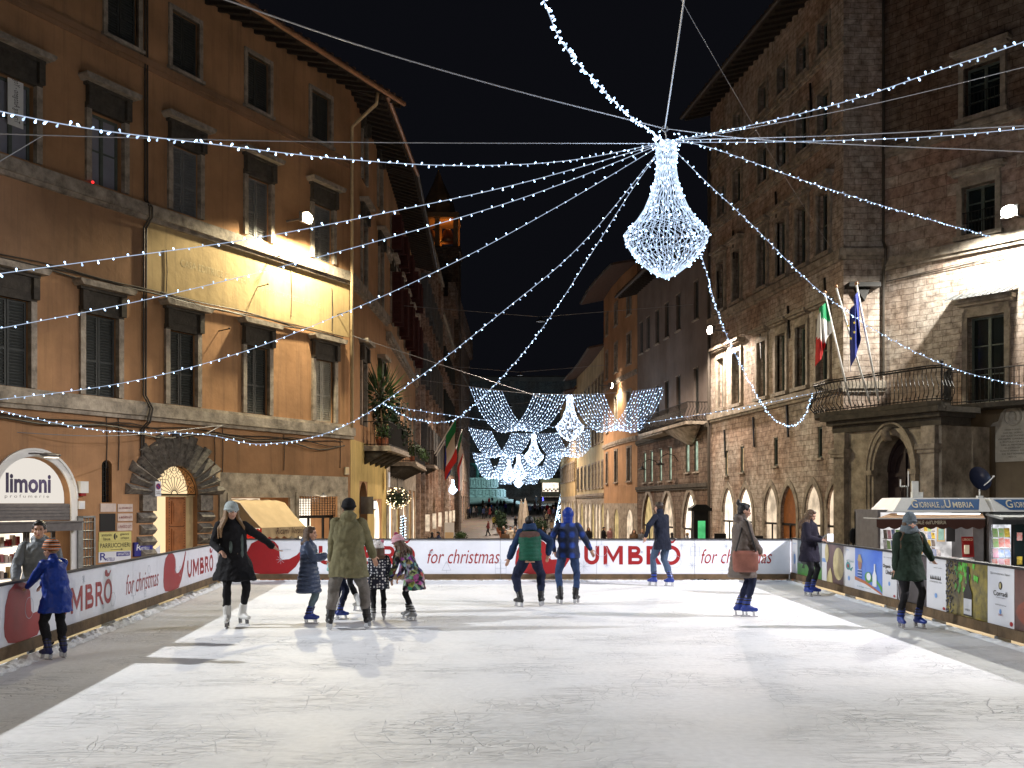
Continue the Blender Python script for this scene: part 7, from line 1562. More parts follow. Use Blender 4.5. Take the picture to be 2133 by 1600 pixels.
t = thing('phone', 'small white phone held in the hands of the long haired girl', 'phone', (X-.05, Y, 0), math.radians(-128)); b = MB(); b.beam(p_-Z3*.03-inf['fw']*.03, p_+Z3*.03+inf['fw']*.03, .05, .009); b.build('case', M['steel'], t); b = MB(); b.beam(p_-Z3*.026-inf['fw']*.033-Vector((0,.006,0)), p_+Z3*.026+inf['fw']*.02-Vector((0,.006,0)), .042, .003); b.build('screen', emit('phone_screen', (.6,.75,1), .15), t)
X, Y = at(1893, 1308)
person('girl in dark green parka, grey knitted hat and scarf holding the right barrier', X, Y, 1.50, 184, [(-.14, .02, 0, 18), (.15, .02, 0, -5)], [(-.52, -.2, 1.06), (.24, .03, .93)], coat=dgreen, hem=-.22, flare=.05, coat_r=1.25, trousers=blackc, tr=.85, boots=BOOTB, hair='long', hairm=HAIRB, hat='tall', hatm=greyk, scarf=greyk, headk=1.04, poles=[(-.3,.2,-1), (1,-.4,0)])
X, Y = at(112, 1372)
person('boy in a bright blue jacket and orange striped hat leaning on the left barrier', X, Y, 1.25, 66, [(-.12, -.02, 0, 0), (.12, -.08, 0, -25)], [(-.16, .46, 1.06), (.14, .48, 1.08)], lean=(0, .06), coat=bluej, hem=-.27, flare=.04, coat_r=1.28, trousers=blackc, tr=1.05, boots=BOOTN, hair='short', hairm=HAIRL, hat='beanie', hatm=stripe_o, headk=1.18, poles=[(-.4,-.2,-1), (.4,-.2,-1)], head=(8, -5, 0))
person('dark haired boy in a grey and black jacket standing outside the left barrier', -5.86, 12.35, 1.66, 198, [(-.1, 0, 0, 0), (.1, 0, 0, 0)], [(-.2, .30, 1.02), (.24, .28, 1.0)], z=-.13, coat=greyj, hem=-.1, coat_r=1.18, sleeve=greyj, trousers=blackc, boots=M['black'], hair='short', hairm=HAIRK, hood='down', skate=False, poles=[(-.8,-.3,-1), (.8,-.3,-1)], headk=1.02)
# ================================================================ newspaper kiosk
KY = 25.0; kX = lambda u: (u-CX)/FOC*KY; kZ = lambda v, Y=KY: EYE-(v-HV)/FOC*Y
x0, x1 = kX(1824), kX(2050)
ki = thing('newspaper_kiosk', 'newspaper kiosk with blue lettered roof sign, tan awning and magazine racks', 'kiosk', (x0, KY, GZ))
w_ = x1-x0; zt = kZ(1067)-GZ
b = MB(); b.box(.05, .12, 0, 1.7, 0, zt); b.box(w_-.12, w_, 0, 1.7, 0, zt); b.box(.05, w_, 1.6, 1.7, 0, zt); b.box(.05, w_, 0, 1.7, zt, zt+.06); b.box(.12, w_-.12, 0, .1, 0, .55); b.build('walls', M['metalgrey'], ki)
b = MB(); b.box(.13, w_-.13, 1.55, 1.59, .5, zt-.02); b.build('lit_back_wall', emit('kiosk_white_light', (1,.96,.95), .9, True, 3), ki)
za, zc = kZ(1066, 24.6)-GZ, kZ(1037, 24.9)-GZ
s0, s1 = kX(1846)-x0, kX(2047)-x0
b = MB(); b.add([(s0,-.45,za),(s1,-.45,za),(s1-.02,-.1,zc),(s0+.34,-.1,zc),(s0,1.2,za),(s1,1.2,za),(s1,1.2,zc),(s0+.34,1.2,zc)], [(0,1,2,3),(0,3,7,4),(1,5,6,2),(3,2,6,7),(0,4,5,1)]); sg_ = b.build('roof_sign', M['white'], ki)
def slant(fx_, fz_, off=.004): t_ = fz_; return (s0+(s1-s0)*fx_, -.45+.35*t_-off, za+(zc-za)*t_+off*.6)
blue_s = mat('kiosk_blue_print', (.01,.10,.30), .4, .08, 2, 0)
b = MB(); q = [slant(.15, .13), slant(.88, .13), slant(.94, .9), slant(.27, .9)]; b.add(q, [(0,1,2,3)]); b.build('blue_panel', blue_s, sg_)
b = MB()
def sl(s_, a, c, z0_, z1_, sh=.25, bold=.01): put_text(b, s_, a, c, z0_, z1_, 0, 0, sh, bold, fn=lambda x_, z_: slant(x_, z_, .009))
sl('G', .215, .285, .26, .84); sl('IORNALE', .29, .50, .28, .68); sl("dell'", .505, .55, .24, .44, .25, 0); sl('U', .555, .625, .26, .84); sl('MBRIA', .63, .84, .28, .68)
cream = mat('cream_lettering', (.72,.66,.5), .5, 0, 1, 0); b.build('lettering', cream, sg_)
b = MB(); zu, zl_ = kZ(1069)-GZ, kZ(1080, 24.1)-GZ; a0, a1 = kX(1856)-x0, kX(2046)-x0; f0, f1 = (1826-CX)/FOC*24.1-x0, (2052-CX)/FOC*24.1-x0
n = 20; vs = []
for i in range(n+1):
    f = i/n; vs += [(a0+(a1-a0)*f, 0, zu), (f0+(f1-f0)*f, -.9, zl_+.012*math.sin(f*PI*6))]
b.add(vs, [(2*i, 2*i+2, 2*i+3, 2*i+1) for i in range(n)]); aw = b.build('awning', mat('tan_awning_cloth', (.55,.33,.19), .85, .1, 2, .1), ki)
b = MB(); N_ = 60; vs = []
for i in range(N_+1):
    f = i/N_; xx = f0+(f1-f0)*f; vs += [(xx, -.905, zl_+.01), (xx, -.90, zl_-.2-.06*abs(math.sin(PI*f*9)))]
b.add(vs, [(2*i, 2*i+2, 2*i+3, 2*i+1) for i in range(N_)]); va = b.build('valance', mat('brown_valance_cloth', (.07,.03,.022), .85, .1, 3, .1), aw)
b = MB(); put_text(b, "GIORNALE dell'UMBRIA", f0+(f1-f0)*.26, f0+(f1-f0)*.64, zl_-.14, zl_-.05, -.912); b.build('lettering', cream, va)
b = MB(); b.box(f0, f0+.02, -.92, 0, zl_-.01, zl_+.01); b.beam((f0, -.9, zl_), (f1, -.9, zl_), .03, .03); b.build('awning_bar', M['white'], aw)
cols_ = [mat('cover_'+n_, c, .35, .5, 14, 0, c2=c2) for n_, c, c2 in (('red', (.5,.05,.04), (.6,.5,.45)), ('yellow', (.65,.5,.06), (.2,.1,.05)), ('white', (.65,.63,.6), (.2,.2,.25)), ('blue', (.06,.15,.4), (.5,.5,.5)), ('green', (.12,.4,.1), (.5,.45,.3)), ('pink', (.55,.15,.3), (.6,.55,.5)), ('black', (.03,.03,.04), (.3,.25,.2)))]
def rack(parent, xa, xb, y, z0_, z1_, rows, n_, name='magazine_rack', tilt=.05, seed=1):
    r = random.Random(seed); b = MB(); h_ = (z1_-z0_)/rows
    for j in range(rows): b.box(xa, xb, y, y+.03, z0_+j*h_-.015, z0_+j*h_)
    rk = b.build(name, M['steel'], parent)
    for j in range(rows):
        for i in range(n_):
            cw = (xb-xa)/n_; m_ = MB(); xx = xa+cw*i+r.uniform(0, .02); zz = z0_+j*h_; m_.add([(xx, y-.02, zz), (xx+cw*.92, y-.02, zz), (xx+cw*.92, y+tilt*.6, zz+h_*r.uniform(.7, .93)), (xx, y+tilt*.6, zz+h_*.85)], [(0,1,2,3)]); m_.build('magazine', cols_[r.randrange(7)], rk)
rack(ki, .0, .78, -.5, .9, 2.42, 6, 8, seed=3); rack(ki, .85, 1.75, .6, 1.75, 2.5, 4, 9, seed=5); rack(ki, .8, 1.6, -.1, 1.6, 1.95, 1, 7, seed=8)
b = MB(); b.box(.8, w_-.5, -.55, .1, 1.6, 1.66); b.build('counter', M['white'], ki)
for i in range(7): b = MB(); xx = .85+i*.15; b.box(xx, xx+.13, -.5, -.2, 1.665, 1.675+.012*(i % 4)); b.build('newspaper', cols_[(2, 6, 2, 3, 2, 0, 2)[i]], ki)
b = MB(); xa = kX(2003)-x0; b.add([(xa-.14,-.35,1.7),(xa+.16,-.35,1.7),(xa+.2,-.2,2.2),(xa-.1,-.2,2.2)], [(0,1,2,3)]); bk = b.build('book_poster', mat('dark_red_cover', (.22,.015,.015), .35, .2, 4, 0), ki)
b = MB(); put_text(b, "L'EROICO", xa-.08, xa+.16, 2.1, 2.16, -.245); b.box(xa-.1, xa+.02, -.38, -.36, 1.78, 2.0); b.build('cover_print', cream, bk)
b = MB(); xa = kX(1978)-x0; b.box(xa-.1, xa+.1, .5, .52, 2.05, 2.42, 0); b.box(xa-.07, xa+.07, .485, .499, 2.09, 2.38, 1); b.build('framed_picture', [M['ochre_yellow'], mat('teal_sketch', (.2,.35,.3), .6, .4, 6, 0)], ki)
b = MB(); xa = kX(1998)-x0; b.box(xa-.1, xa+.12, .5, .52, 2.05, 2.45); b.build('black_display_card', M['black'], ki)
b = MB(); xa = kX(2036)-x0; b.box(xa-.16, xa+.1, -.1, -.06, .1, 2.5); b.build('side_door', M['metalgrey'], ki)
b = MB(); b.box(s0+.2, s1-.2, -.3, -.2, za-.06, za-.04); b.build('tube_lamp', emit('tube_light', (.9,.97,1), 4), ki)
lamp('kiosk_light', 'POINT', (x0+w_*.6, KY-.1, 1.0), 22, (1,.95,.92), .2); lamp('kiosk_light', 'POINT', (x0+w_*.55, KY-.75, .75), 8, (1,.9,.8), .1)
# second kiosk body at the right edge
x2 = kX(2056); k2 = thing('second_kiosk', 'second kiosk body with the same blue roof sign at the right picture edge', 'kiosk', (x2, KY-.1, GZ)); w2 = 2.6
b = MB(); b.box(0, .1, 0, 1.8, 0, zt); b.box(w2-.1, w2, 0, 1.8, 0, zt); b.box(0, w2, 1.7, 1.8, 0, zt); b.box(0, w2, 0, 1.8, zt, zt+.06); b.box(.1, w2-.1, 0, .08, 0, .3); b.build('walls', M['metalgrey'], k2)
b = MB(); b.add([(0,-.35,za),(w2,-.35,za),(w2,0,zc),(0.02,0,zc),(0,1.2,za),(w2,1.2,za),(w2,1.2,zc),(0.02,1.2,zc)], [(0,1,2,3),(0,3,7,4),(1,5,6,2),(3,2,6,7),(0,4,5,1)]); s2_ = b.build('roof_sign', M['white'], k2)
s0, s1 = 0, w2
def slant(fx_, fz_, off=.004): return (w2*fx_, -.35+.35*fz_-off, za+(zc-za)*fz_+off*.6)
b = MB(); b.add([slant(.14, .13), slant(.92, .13), slant(.96, .88), slant(.03, .88)], [(0,1,2,3)]); b.build('blue_panel', blue_s, s2_)
b = MB(); sl('G', .13, .20, .26, .84); sl('IORNALE', .205, .42, .28, .68); sl("dell'", .425, .47, .24, .44, .25, 0); sl('U', .475, .545, .26, .84); sl('MBRIA', .55, .85, .28, .68); b.build('lettering', cream, s2_)
b = MB(); b.add([(-.1,-.9,zt-.12),(w2,-.9,zt-.12),(w2,0,zt-.02),(-.1,0,zt-.02)], [(0,1,2,3)]); [b.beam((x_, -.9, zt-.15), (x_, 0, zt-.05), .03, .05) for x_ in (-.08, .7, 1.4, 2.1)]; b.beam((-.1, -.9, zt-.14), (w2, -.9, zt-.14), .04, .06); b.build('glass_canopy', M['steel'], k2)
b = MB(); b.box(.1, w2, .2, .24, zt-.12, zt-.06); b.build('tube_lamp', emit('tube_light_b', (.9,.97,1), 4), k2)
b = MB(); b.box(.05, .55, 0, .03, .25, 2.5); b.build('lit_newspaper_case', emit('newspaper_case_light', (.92,.94,1), 1.0, False, 7), k2)
rack(k2, .07, .52, -.03, .9, 2.45, 6, 3, 'newspaper_rack', seed=12)
b = MB(); b.box(.62, w2-.15, .05, .08, .3, 2.5, 0); [b.box(x_, x_+.04, .0, .05, .3, 2.5, 1) for x_ in (.6, 1.25, 1.9)]; b.build('dark_glass_front', [M['glass_dark'], M['iron']], k2)
for i in range(5): b = MB(); b.box(.72+(i % 2)*.2, .85+(i % 2)*.2, .03, .049, .9+i*.3, 1.1+i*.3); b.build('window_card', cols_[(2, 0, 1, 2, 0)[i]], k2)
lamp('kiosk_light', 'POINT', (x2+.5, KY-.55, .62), 14, (.92,.96,1), .1)
# on the kiosk roof
t = thing('satellite_dish', 'dark satellite dish on a short post above the kiosk roof', 'satellite dish', (kX(2064), KY+.6, kZ(1035)))
b = MB(); b.tube([(0,0,0), (0,0,.2)], .02, 8); b.box(-.07, .07, -.05, .05, -.04, .03); b.build('post', M['white'], t)
b = MB(); Rr = Matrix.Rotation(math.radians(-22), 3, 'Y') @ Matrix.Rotation(math.radians(72), 3, 'X'); vs = []
for i in range(7):
    r_ = .3*i/6
    for j in range(24): a = 2*PI*j/24; vs.append(Rr @ Vector((r_*.85*math.cos(a), r_*1.1*math.sin(a), .28*r_*r_/.3*1.0))+Vector((-.02, -.02, .45)))
b.add(vs, [(i*24+j, i*24+(j+1) % 24, (i+1)*24+(j+1) % 24, (i+1)*24+j) for i in range(6) for j in range(24)]); b.build('dish', mat('dark_blue_dish', (.02,.025,.05), .3, .1, 2, 0), t, smooth=True)
b = MB(); b.tube([(0, 0, .2), (.14, -.22, .4), (.2, -.3, .5)], .014, 6); b.ell((.21, -.31, .52), .03, 8, 6); b.build('feed_arm', M['white'], t)
t = thing('antenna_stand', 'white twin rod antenna with router boxes on the kiosk roof', 'antenna', (kX(1907), KY+.5, kZ(1036)))
b = MB(); b.tube([(0,0,0), (0,0,.28)], .018, 8); b.tube([(-.19,0,.28), (.03,0,.28)], .016, 8); b.build('bracket', M['steel'], t)
b = MB(); b.tube([(-.18,0,.28), (-.18,0,.46)], .018, 8); b.tube([(.02,0,.28), (.02,0,.68)], .016, 8); b.build('rods', M['white'], t)
b = MB(); b.box(.12, .28, 0, .06, .12, .42); b.box(.16, .42, .05, .2, -.01, .14); b.build('router_box', M['white'], t)
# ---- smaller things round the square
def gpos(u, Y, off=0): return Vector(((u-CX)/FOC*Y, Y, gz(Y)+off))
t = thing('poster_totem', 'dark metal advertising totem with a green lit poster by the shop arches', 'totem', gpos(1458, 41)); b = MB(); b.box(-.3, .3, -.3, .3, 0, 2.85); b.box(-.42, .42, -.4, .4, 2.85, 2.98); b.prism([(-.38, 2.98), (.38, 2.98), (.2, 3.12), (-.2, 3.12)], -.3, .3); b.build('column', M['iron'], t)
b = MB(); b.box(-.14, .16, -.32, -.301, .7, 2.45); o = b.build('lit_poster', emit('green_lit_poster', (.15,.85,.3), .75, False, 2), t); b = MB(); b.prism([(-.02, .8), (.16, .8), (.14, 1.3), (.08, 1.7), (.02, 1.3)], -.33, -.322); b.build('red_figure', M['red'], o)
for u, Y, lab in ((1575, 37.2, 'small dark menu board standing before the pale shop arches'), (1500, 42.5, 'dark lantern shaped stand between the shop arches')):
    t = thing('menu_board', lab, 'sign', gpos(u, Y)); b = MB(); b.box(-.25, .25, -.05, .05, .5, 1.9); b.box(-.2, -.15, -.04, .04, 0, .5); b.box(.15, .2, -.04, .04, 0, .5); b.build('board', M['iron'], t); b = MB()
    for i in range(5): b.box(-.14, .1, -.058, -.052, .8+i*.2, .84+i*.2)
    b.build('chalk_lines', M['winframe'], t)
t = thing('round_sign', 'dark round sign on a post between the last arch and the portal', 'sign', gpos(1777, 30)); b = MB(); b.tube([(0,0,0), (0,0,1.9)], .03, 8); b.build('post', M['iron'], t); b = MB(); b.ell((0,-.04,2.05), (.14,.04,.24), 16, 8); b.build('disc', M['iron'], t)
t = thing('postcard_stand', 'postcard stand with small blue pictures beside the portal', 'stand', gpos(1758, 26.5)); b = MB(); b.box(-.3, .3, -.02, .1, .9, .98, 0); b.tube([(0,.05,0), (0,.05,1.5)], .02, 6, 0); b.build('frame', M['iron'], t)
for i in range(4): b = MB(); b.box(-.28+i*.14, -.16+i*.14, -.05, -.03, 1.0, 1.12); b.build('postcard', cols_[(3, 2, 3, 2)[i]], t)
# gooseneck lamps on the right walls
for (F_, u, v, lab) in ((RB, 1412, 968, 'black gooseneck lamp above the last arch of the dark grey palazzo'), (RB, 1372, 978, 'black gooseneck lamp above the middle arch of the dark grey palazzo')):
    x, z = F_.uv(u, v); t = thing('gooseneck_lamp', lab, 'wall lamp', F_.W(x, 0, z), F_.rz); b = MB(); b.tube([(0,0,.2), (0,-.2,.5), (0,-.6,.6), (0,-.95,.4), (0,-1.0,.2)], .025, 6); b.build('arm', M['iron'], t); b = MB(); b.lathe([(.04,.2),(.08,.1),(.25,0),(.24,-.02)], (0,-1.0,0), 12); b.build('lamp_shade', M['iron'], t)
# balconies and plants on the left street front
def leafball(mb, c, r, n_, seed, size=.12, m=0, spiky=False):
    q = random.Random(seed); c = Vector(c)
    for i in range(n_):
        d = Vector((q.gauss(0,1), q.gauss(0,1), q.gauss(0,1))).normalized(); p = c+Vector((d.x*r[0], d.y*r[1], d.z*r[2]))*q.uniform(.35, 1.05)
        a = Vector((q.gauss(0,1), q.gauss(0,1), q.gauss(0,1))).normalized(); b_ = d.cross(a).normalized(); s_ = size*q.uniform(.5, 1.2)
        if spiky: e = p+(d*.8+Z3*.3)*s_*4; mb.add([p-b_*s_*.25, p+b_*s_*.25, e], [(0,1,2)], m)
        else: mb.add([p-a*s_*.5, p+b_*s_*.5, p+a*s_*.5, p-b_*s_*.5], [(0,1,2,3)], m)
def balc(name, label, F_, xa, xb, z, out, plants, seed):
    t = thing(name, label, 'balcony', F_.W(xa, 0, z), F_.rz); w_ = xb-xa
    b = MB(); b.box(0, w_, -out, 0, -.14, 0); b.box(-.05, w_+.05, -out-.06, 0, -.22, -.14); 
    b.build('floor_slab', M['trim'], t); 
    nb_ = max(2, int(w_/1.1))
    for i in range(nb_): b = MB(); xx = .2+(w_-.4)*i/(nb_-1); b.prism([(-.11, 0), (.11, 0), (.11, .0), (-.11, 0)], 0, 0); b = MB(); b.loft([(Vector((xx, -out*.45*f, -.22-.55*(1-f))), (1,0,0), (0,1,0), .12, .05+out*.45*f) for f in (0, .35, .7, 1)], 10); b.build('stone_bracket', M['trim_dark'], t, smooth=True)
    b = MB(); pth = resample([(0, 0), (0, -out+.05), (w_, -out+.05), (w_, 0)], .14)
    for p in pth: b.tube([(p.x, p.y, 0), (p.x, p.y, .98)], .012, 4)
    for zz in (.05, .98): b.tube([(p.x, p.y, zz) for p in pth], .02, 5)
    b.build('railing', M['iron'], t)
    return t
def potted(label, pos, pr, ph, kind, r, n_, seed, leaf='leaf', group=None, size=.12, trunk=0):
    t = thing('potted_plant', label, 'plant', pos, 0, group); b = MB(); b.lathe([(pr*.7, 0), (pr, ph*.9), (pr*1.1, ph*.9), (pr*1.1, ph), (pr*.9, ph)], (0,0,0), 14); b.build('pot', M['terracotta'], t)
    if trunk: b = MB(); b.tube([(0,0,ph*.8), (.05,0,ph+trunk*.5), (0,.04,ph+trunk)], [.05,.04,.03], 7); b.build('trunk', M['plank'], t)
    b = MB(); leafball(b, (0,0,ph+trunk+r[2]*.75), r, n_, seed, size, 0, kind == 'spiky'); b.build('leaves', M[leaf], t); return t
b1 = balc('plant_balcony', 'stone balcony crowded with big potted plants on the ochre street front', B, B.x(757), B.x(803), 4.1, 1.1, 1, 1)
xa = B.x(757)
potted('tall spiky yucca on the plant balcony, highest of its plants', B.W(xa+1.0, -.55, 4.1), .22, .4, 'spiky', (.75,.6,.8), 260, 3, 'leaf', size=.19, trunk=1.2)
potted('bushy dark shrub on the plant balcony, nearest the street end', B.W(xa+2.6, -.55, 4.1), .22, .4, 'leafy', (1.0,.6,.95), 900, 4, 'leaf_dark', size=.16, trunk=.5)
potted('dense low bush over the front rail of the plant balcony', B.W(xa+3.9, -.7, 4.1), .2, .35, 'leafy', (.9,.55,.6), 700, 5, 'leaf_dark', size=.14)
potted('green trailing bush in a terracotta pot at the near end of the plant balcony', B.W(xa+.25, -.8, 4.1), .18, .32, 'leafy', (.4,.4,.35), 300, 6, 'leaf', size=.1)
b2 = balc('garland_balcony', 'long iron railed balcony with creepers on deep brackets on the orange palazzo', B2, 1.5, 9.5, 3.75, 1.3, 1, 2)
for i in range(5): potted('small potted shrub in the row along the garland balcony railing', B2.W(2.2+i*1.6, -1.1, 3.75), .16, .28, 'leafy', (.5,.3,.4), 260, 20+i, 'leaf', 'shrubs along the garland balcony', .12)
b3 = balc('small_balcony', 'small stone balcony of the grey palazzo behind the tricolour', Cf, 1.0, 4.5, 4.3, 1.2, 1, 3)
# flags on the left
def hanging_flag(label, base, top, cols3, size, seed, group='flags over the left of the street'):
    a, c = Vector(base), Vector(top); t = thing('flag_on_pole', label, 'flag', a, 0, group); d = c-a
    b = MB(); b.tube([(0,0,0), d], .035, 7); b.build('pole', M['white'], t)
    b = MB(); n, k = 22, 14; r = random.Random(seed)
    for j in range(k+1):
        for i in range(n+1):
            f = i/n; s_ = j/k; p = d*(1-.45*s_); b.v.append((p.x+.10*math.sin(f*8+s_*3+seed)*f, p.y+.12*math.sin(f*7+seed), p.z-f*size*(1.0)-.1*size*s_*f)) 
    for j in range(k):
        for i in range(n): b.f.append((j*(n+1)+i, j*(n+1)+i+1, (j+1)*(n+1)+i+1, (j+1)*(n+1)+i)); b.m.append(min(len(cols3)-1, int((i+.5)/n*len(cols3))) if len(cols3) > 1 else 0)
    b.build('cloth', cols3, t, smooth=True)
hanging_flag('large green white and red flag slung from the small left balcony', P(905, 945, 62), P(949, 872, 60), [F_G, F_W, F_R], 2.6, 1); hanging_flag('dark blue flag hanging behind the large tricolour', P(908, 950, 64), P(944, 890, 63), [F_B], 2.3, 4)
hanging_flag('more distant green white and red flag on the left of the street', P(945, 950, 78), P(962, 895, 77), [F_G, F_W, F_R], 2.6, 2)
t = thing('vertical_banner', 'long pink and white vertical banner on the left street front', 'banner', P(959, 1022, 88)); b = MB(); b.box(-.16, .16, 0, .05, 0, 3.9, 0); b.box(-.16, -.06, -.01, -.001, 0, 3.9, 1); b.build('cloth', [M['white'], mat('pink_banner_cloth', (.6,.08,.16), .7, .1, 2, 0)], t); b = MB(); b.tube([(-.7,0,3.95), (.2,0,3.95)], .02, 5); b.build('arm', M['iron'], t)
t = thing('lit_menu_case', 'small lit menu case on the yellow street corner', 'sign', B.W(B.x(752), -.5, kZ(1063, 40)), B.rz); b = MB(); b.box(-.05, .02, 0, .5, -.15, .55, 0); b.box(-.3, .3, -.06, .0, 0, .42, 0); b.build('case', M['metalgrey'], t); b = MB(); b.box(-.25, .25, -.07, -.061, .05, .37); b.build('lit_pane', emit('menu_light', (1,.93,.85), 1.3), t)
# hanging ball of greenery with fairy lights and the lit garland pole
p = P(828, 1038, 47); t = thing('hanging_basket', 'ball of greenery dotted with warm fairy lights hung on the left street front', 'decoration', p); b = MB(); leafball(b, (0,0,0), (.62,.5,.5), 700, 9, .11); b.build('greenery', M['leaf_dark'], t); b = MB(); q = random.Random(3)
for i in range(70): d = Vector((q.gauss(0,1), q.gauss(0,1), q.gauss(0,1))).normalized(); b.ell((d.x*.62, d.y*.5, d.z*.5), .024, 4, 3)
tag(b.build('fairy_lights', emit('warm_fairy_light', (1,.8,.45), 5), t), kind='stuff'); b = MB(); b.tube([(0,0,.4), (0,.1,1.2), (-1.2,.2,1.3)], .02, 5); b.build('hook', M['iron'], t)
p = gpos(840, 46.5); t = thing('lit_garland_post', 'slim post wrapped in blue white lights outside the left shops', 'decoration', p); b = MB(); b.tube([(0,0,0), (0,0,2.6)], .05, 7); b.build('post', M['iron'], t); b = MB()
for i in range(170): a = i*.7; b.ell((.12*math.cos(a)+q.uniform(-.03,.03), .12*math.sin(a), .2+i*.0145), .02, 4, 3)
tag(b.build('lights', emit('blue_white_garland', (.6,.85,1), 4), t), kind='stuff')
# closed parasols, planters, lit cone tree, stand
canv = mat('pale_parasol_canvas', (.5,.44,.36), .85, .2, 3, .3)
for u, Y, hh, lab in ((1086, 112, 3.9, 'closed pale parasol, left one of the pair in the street'), (1094, 108, 4.1, 'closed pale parasol, right one of the pair in the street')):
    t = thing('closed_parasol', lab, 'parasol', gpos(u, Y), 0, 'closed parasols'); b = MB(); b.tube([(0,0,0), (0,0,hh+.2)], .05, 8); b.build('pole', M['white'], t); b = MB(); vs = []; n = 22
    for i, (r_, z_) in enumerate(((.06, hh), (.2, hh-.5), (.32, hh-1.6), (.42, hh-2.6), (.28, hh-2.9), (.46, hh-3.5), (.40, hh-3.6))):
        for j in range(n): a = 2*PI*j/n; rr = r_*(1+.25*math.sin(a*5+i*.3)); vs.append((rr*math.cos(a), rr*math.sin(a), z_))
    b.add(vs, [(i*n+j, i*n+(j+1) % n, (i+1)*n+(j+1) % n, (i+1)*n+j) for i in range(6) for j in range(n)]); b.build('canopy', canv, t, smooth=True)
for i, (u, Y, hh, lab) in enumerate(((1047, 108, 2.6, 'conical evergreen in a planter left of the parasols'), (1041, 116, 2.4, 'slimmer evergreen in a planter behind the conical one'), (1113, 106, 1.8, 'low bushy evergreen right of the parasols'), (1128, 107, 1.6, 'rounded bush at the right end of the planter row'))):
    potted(lab, gpos(u, Y), .45, .7, 'leafy', (.55+.1*i, .5, hh/2), 700, 40+i, 'leaf_dark', 'planters in the street', .2)
potted('clipped green bush in a dark box by the left street front', gpos(959, 72), .5, .9, 'leafy', (.5,.5,.35), 500, 50, 'leaf', None, .14)
t = thing('lit_cone_tree', 'tall cone of white lights at the right end of the street', 'decoration', gpos(1171, 125)); b = MB(); b.lathe([(1.0, 0), (.05, 5.2)], (0,0,0), 14); b.build('cone', M['leaf_dark'], t); b = MB()
for i in range(700): f = q.random()**.6; a = q.random()*2*PI; r_ = 1.03*f; b.ell((r_*math.cos(a), r_*math.sin(a), 5.2*(1-f)), .05, 4, 3)
tag(b.build('lights', M['bulb_far'], t), kind='stuff')
t = thing('info_stand', 'white poster stand on the paving near the left shops', 'stand', gpos(936, 92)); b = MB(); b.box(-.45, .45, -.05, .05, .3, 1.9, 0); b.box(-.4, .4, -.06, -.051, .4, 1.0, 1); b.box(-.5, .5, -.25, .25, 0, .1, 0); b.build('panel', [M['white'], M['canvas']], t)
t = thing('wall_sign', 'small hanging shop sign on the left street front', 'sign', P(810, 1015, 46)); b = MB(); b.box(-.02, .02, -.3, .3, 0, .7); b.build('board', M['white_board'], t); b = MB(); b.tube([(0,-.3,.75),(0,.6,.75)], .015, 5); b.build('arm', M['iron'], t)
# café tables by the parasols
for i, u in enumerate((1064, 1076, 1100, 1110)):
    t = thing('cafe_table', 'round dark café table in the row beside the closed parasols', 'table', gpos(u, 104+i), 0, 'café tables by the parasols'); b = MB(); b.lathe([(.4, .72), (.4, .76)], (0,0,0), 14); b.build('table_top', M['iron'], t); b = MB(); b.tube([(0,0,0), (0,0,.72)], .04, 6); b.lathe([(.25,0),(.2,.04)], (0,0,0), 10); b.build('pedestal', M['iron'], t)
# ================================================================ people in the street
cc = {k: cloth(k+'_coat', v) for k, v in dict(black=(.014,.014,.017), navy=(.02,.03,.07), red=(.42,.02,.025), maroon=(.14,.03,.03), brown=(.12,.07,.04), tan=(.34,.25,.15), cream=(.55,.48,.38), white=(.6,.58,.56), yellow=(.50,.40,.07), purple=(.07,.05,.28), pink=(.42,.22,.22), grey=(.14,.14,.15), green=(.03,.07,.04), blue=(.03,.08,.3)).items()}
def proto(kind):
    f = {'stand': dict(feet=[(-.1,0,0,5),(.1,.02,0,-5)], hands=[(-.22,.08,.85),(.22,.08,.85)]), 'walk': dict(feet=[(-.08,.22,0,0),(.08,-.24,.03,0)], hands=[(-.22,-.1,.88),(.22,.25,.92)]),
         'talk': dict(feet=[(-.12,0,0,10),(.12,0,0,-10)], hands=[(-.12,.28,1.08),(.2,.1,.88)]), 'photo': dict(feet=[(-.12,0,0,0),(.12,.05,0,0)], hands=[(-.06,.3,1.42),(.06,.3,1.42)]), 'lady': dict(feet=[(-.08,.02,0,0),(.08,0,0,0)], hands=[(-.16,.2,.98),(.2,.1,.85)])}[kind]
    return person('p', 0, 0, 1.70, 0, f['feet'], f['hands'], coat=cc['black'], hem=-.35 if kind == 'lady' else -.12, flare=.04, coat_r=1.18, trousers=blackc, boots=M['black'], hair='long' if kind == 'lady' else 'short', hairm=HAIRD, vox=.026, face=False, skate=False)[0]
protos = {k: [proto(k), False] for k in ('stand', 'walk', 'talk', 'photo', 'lady')}
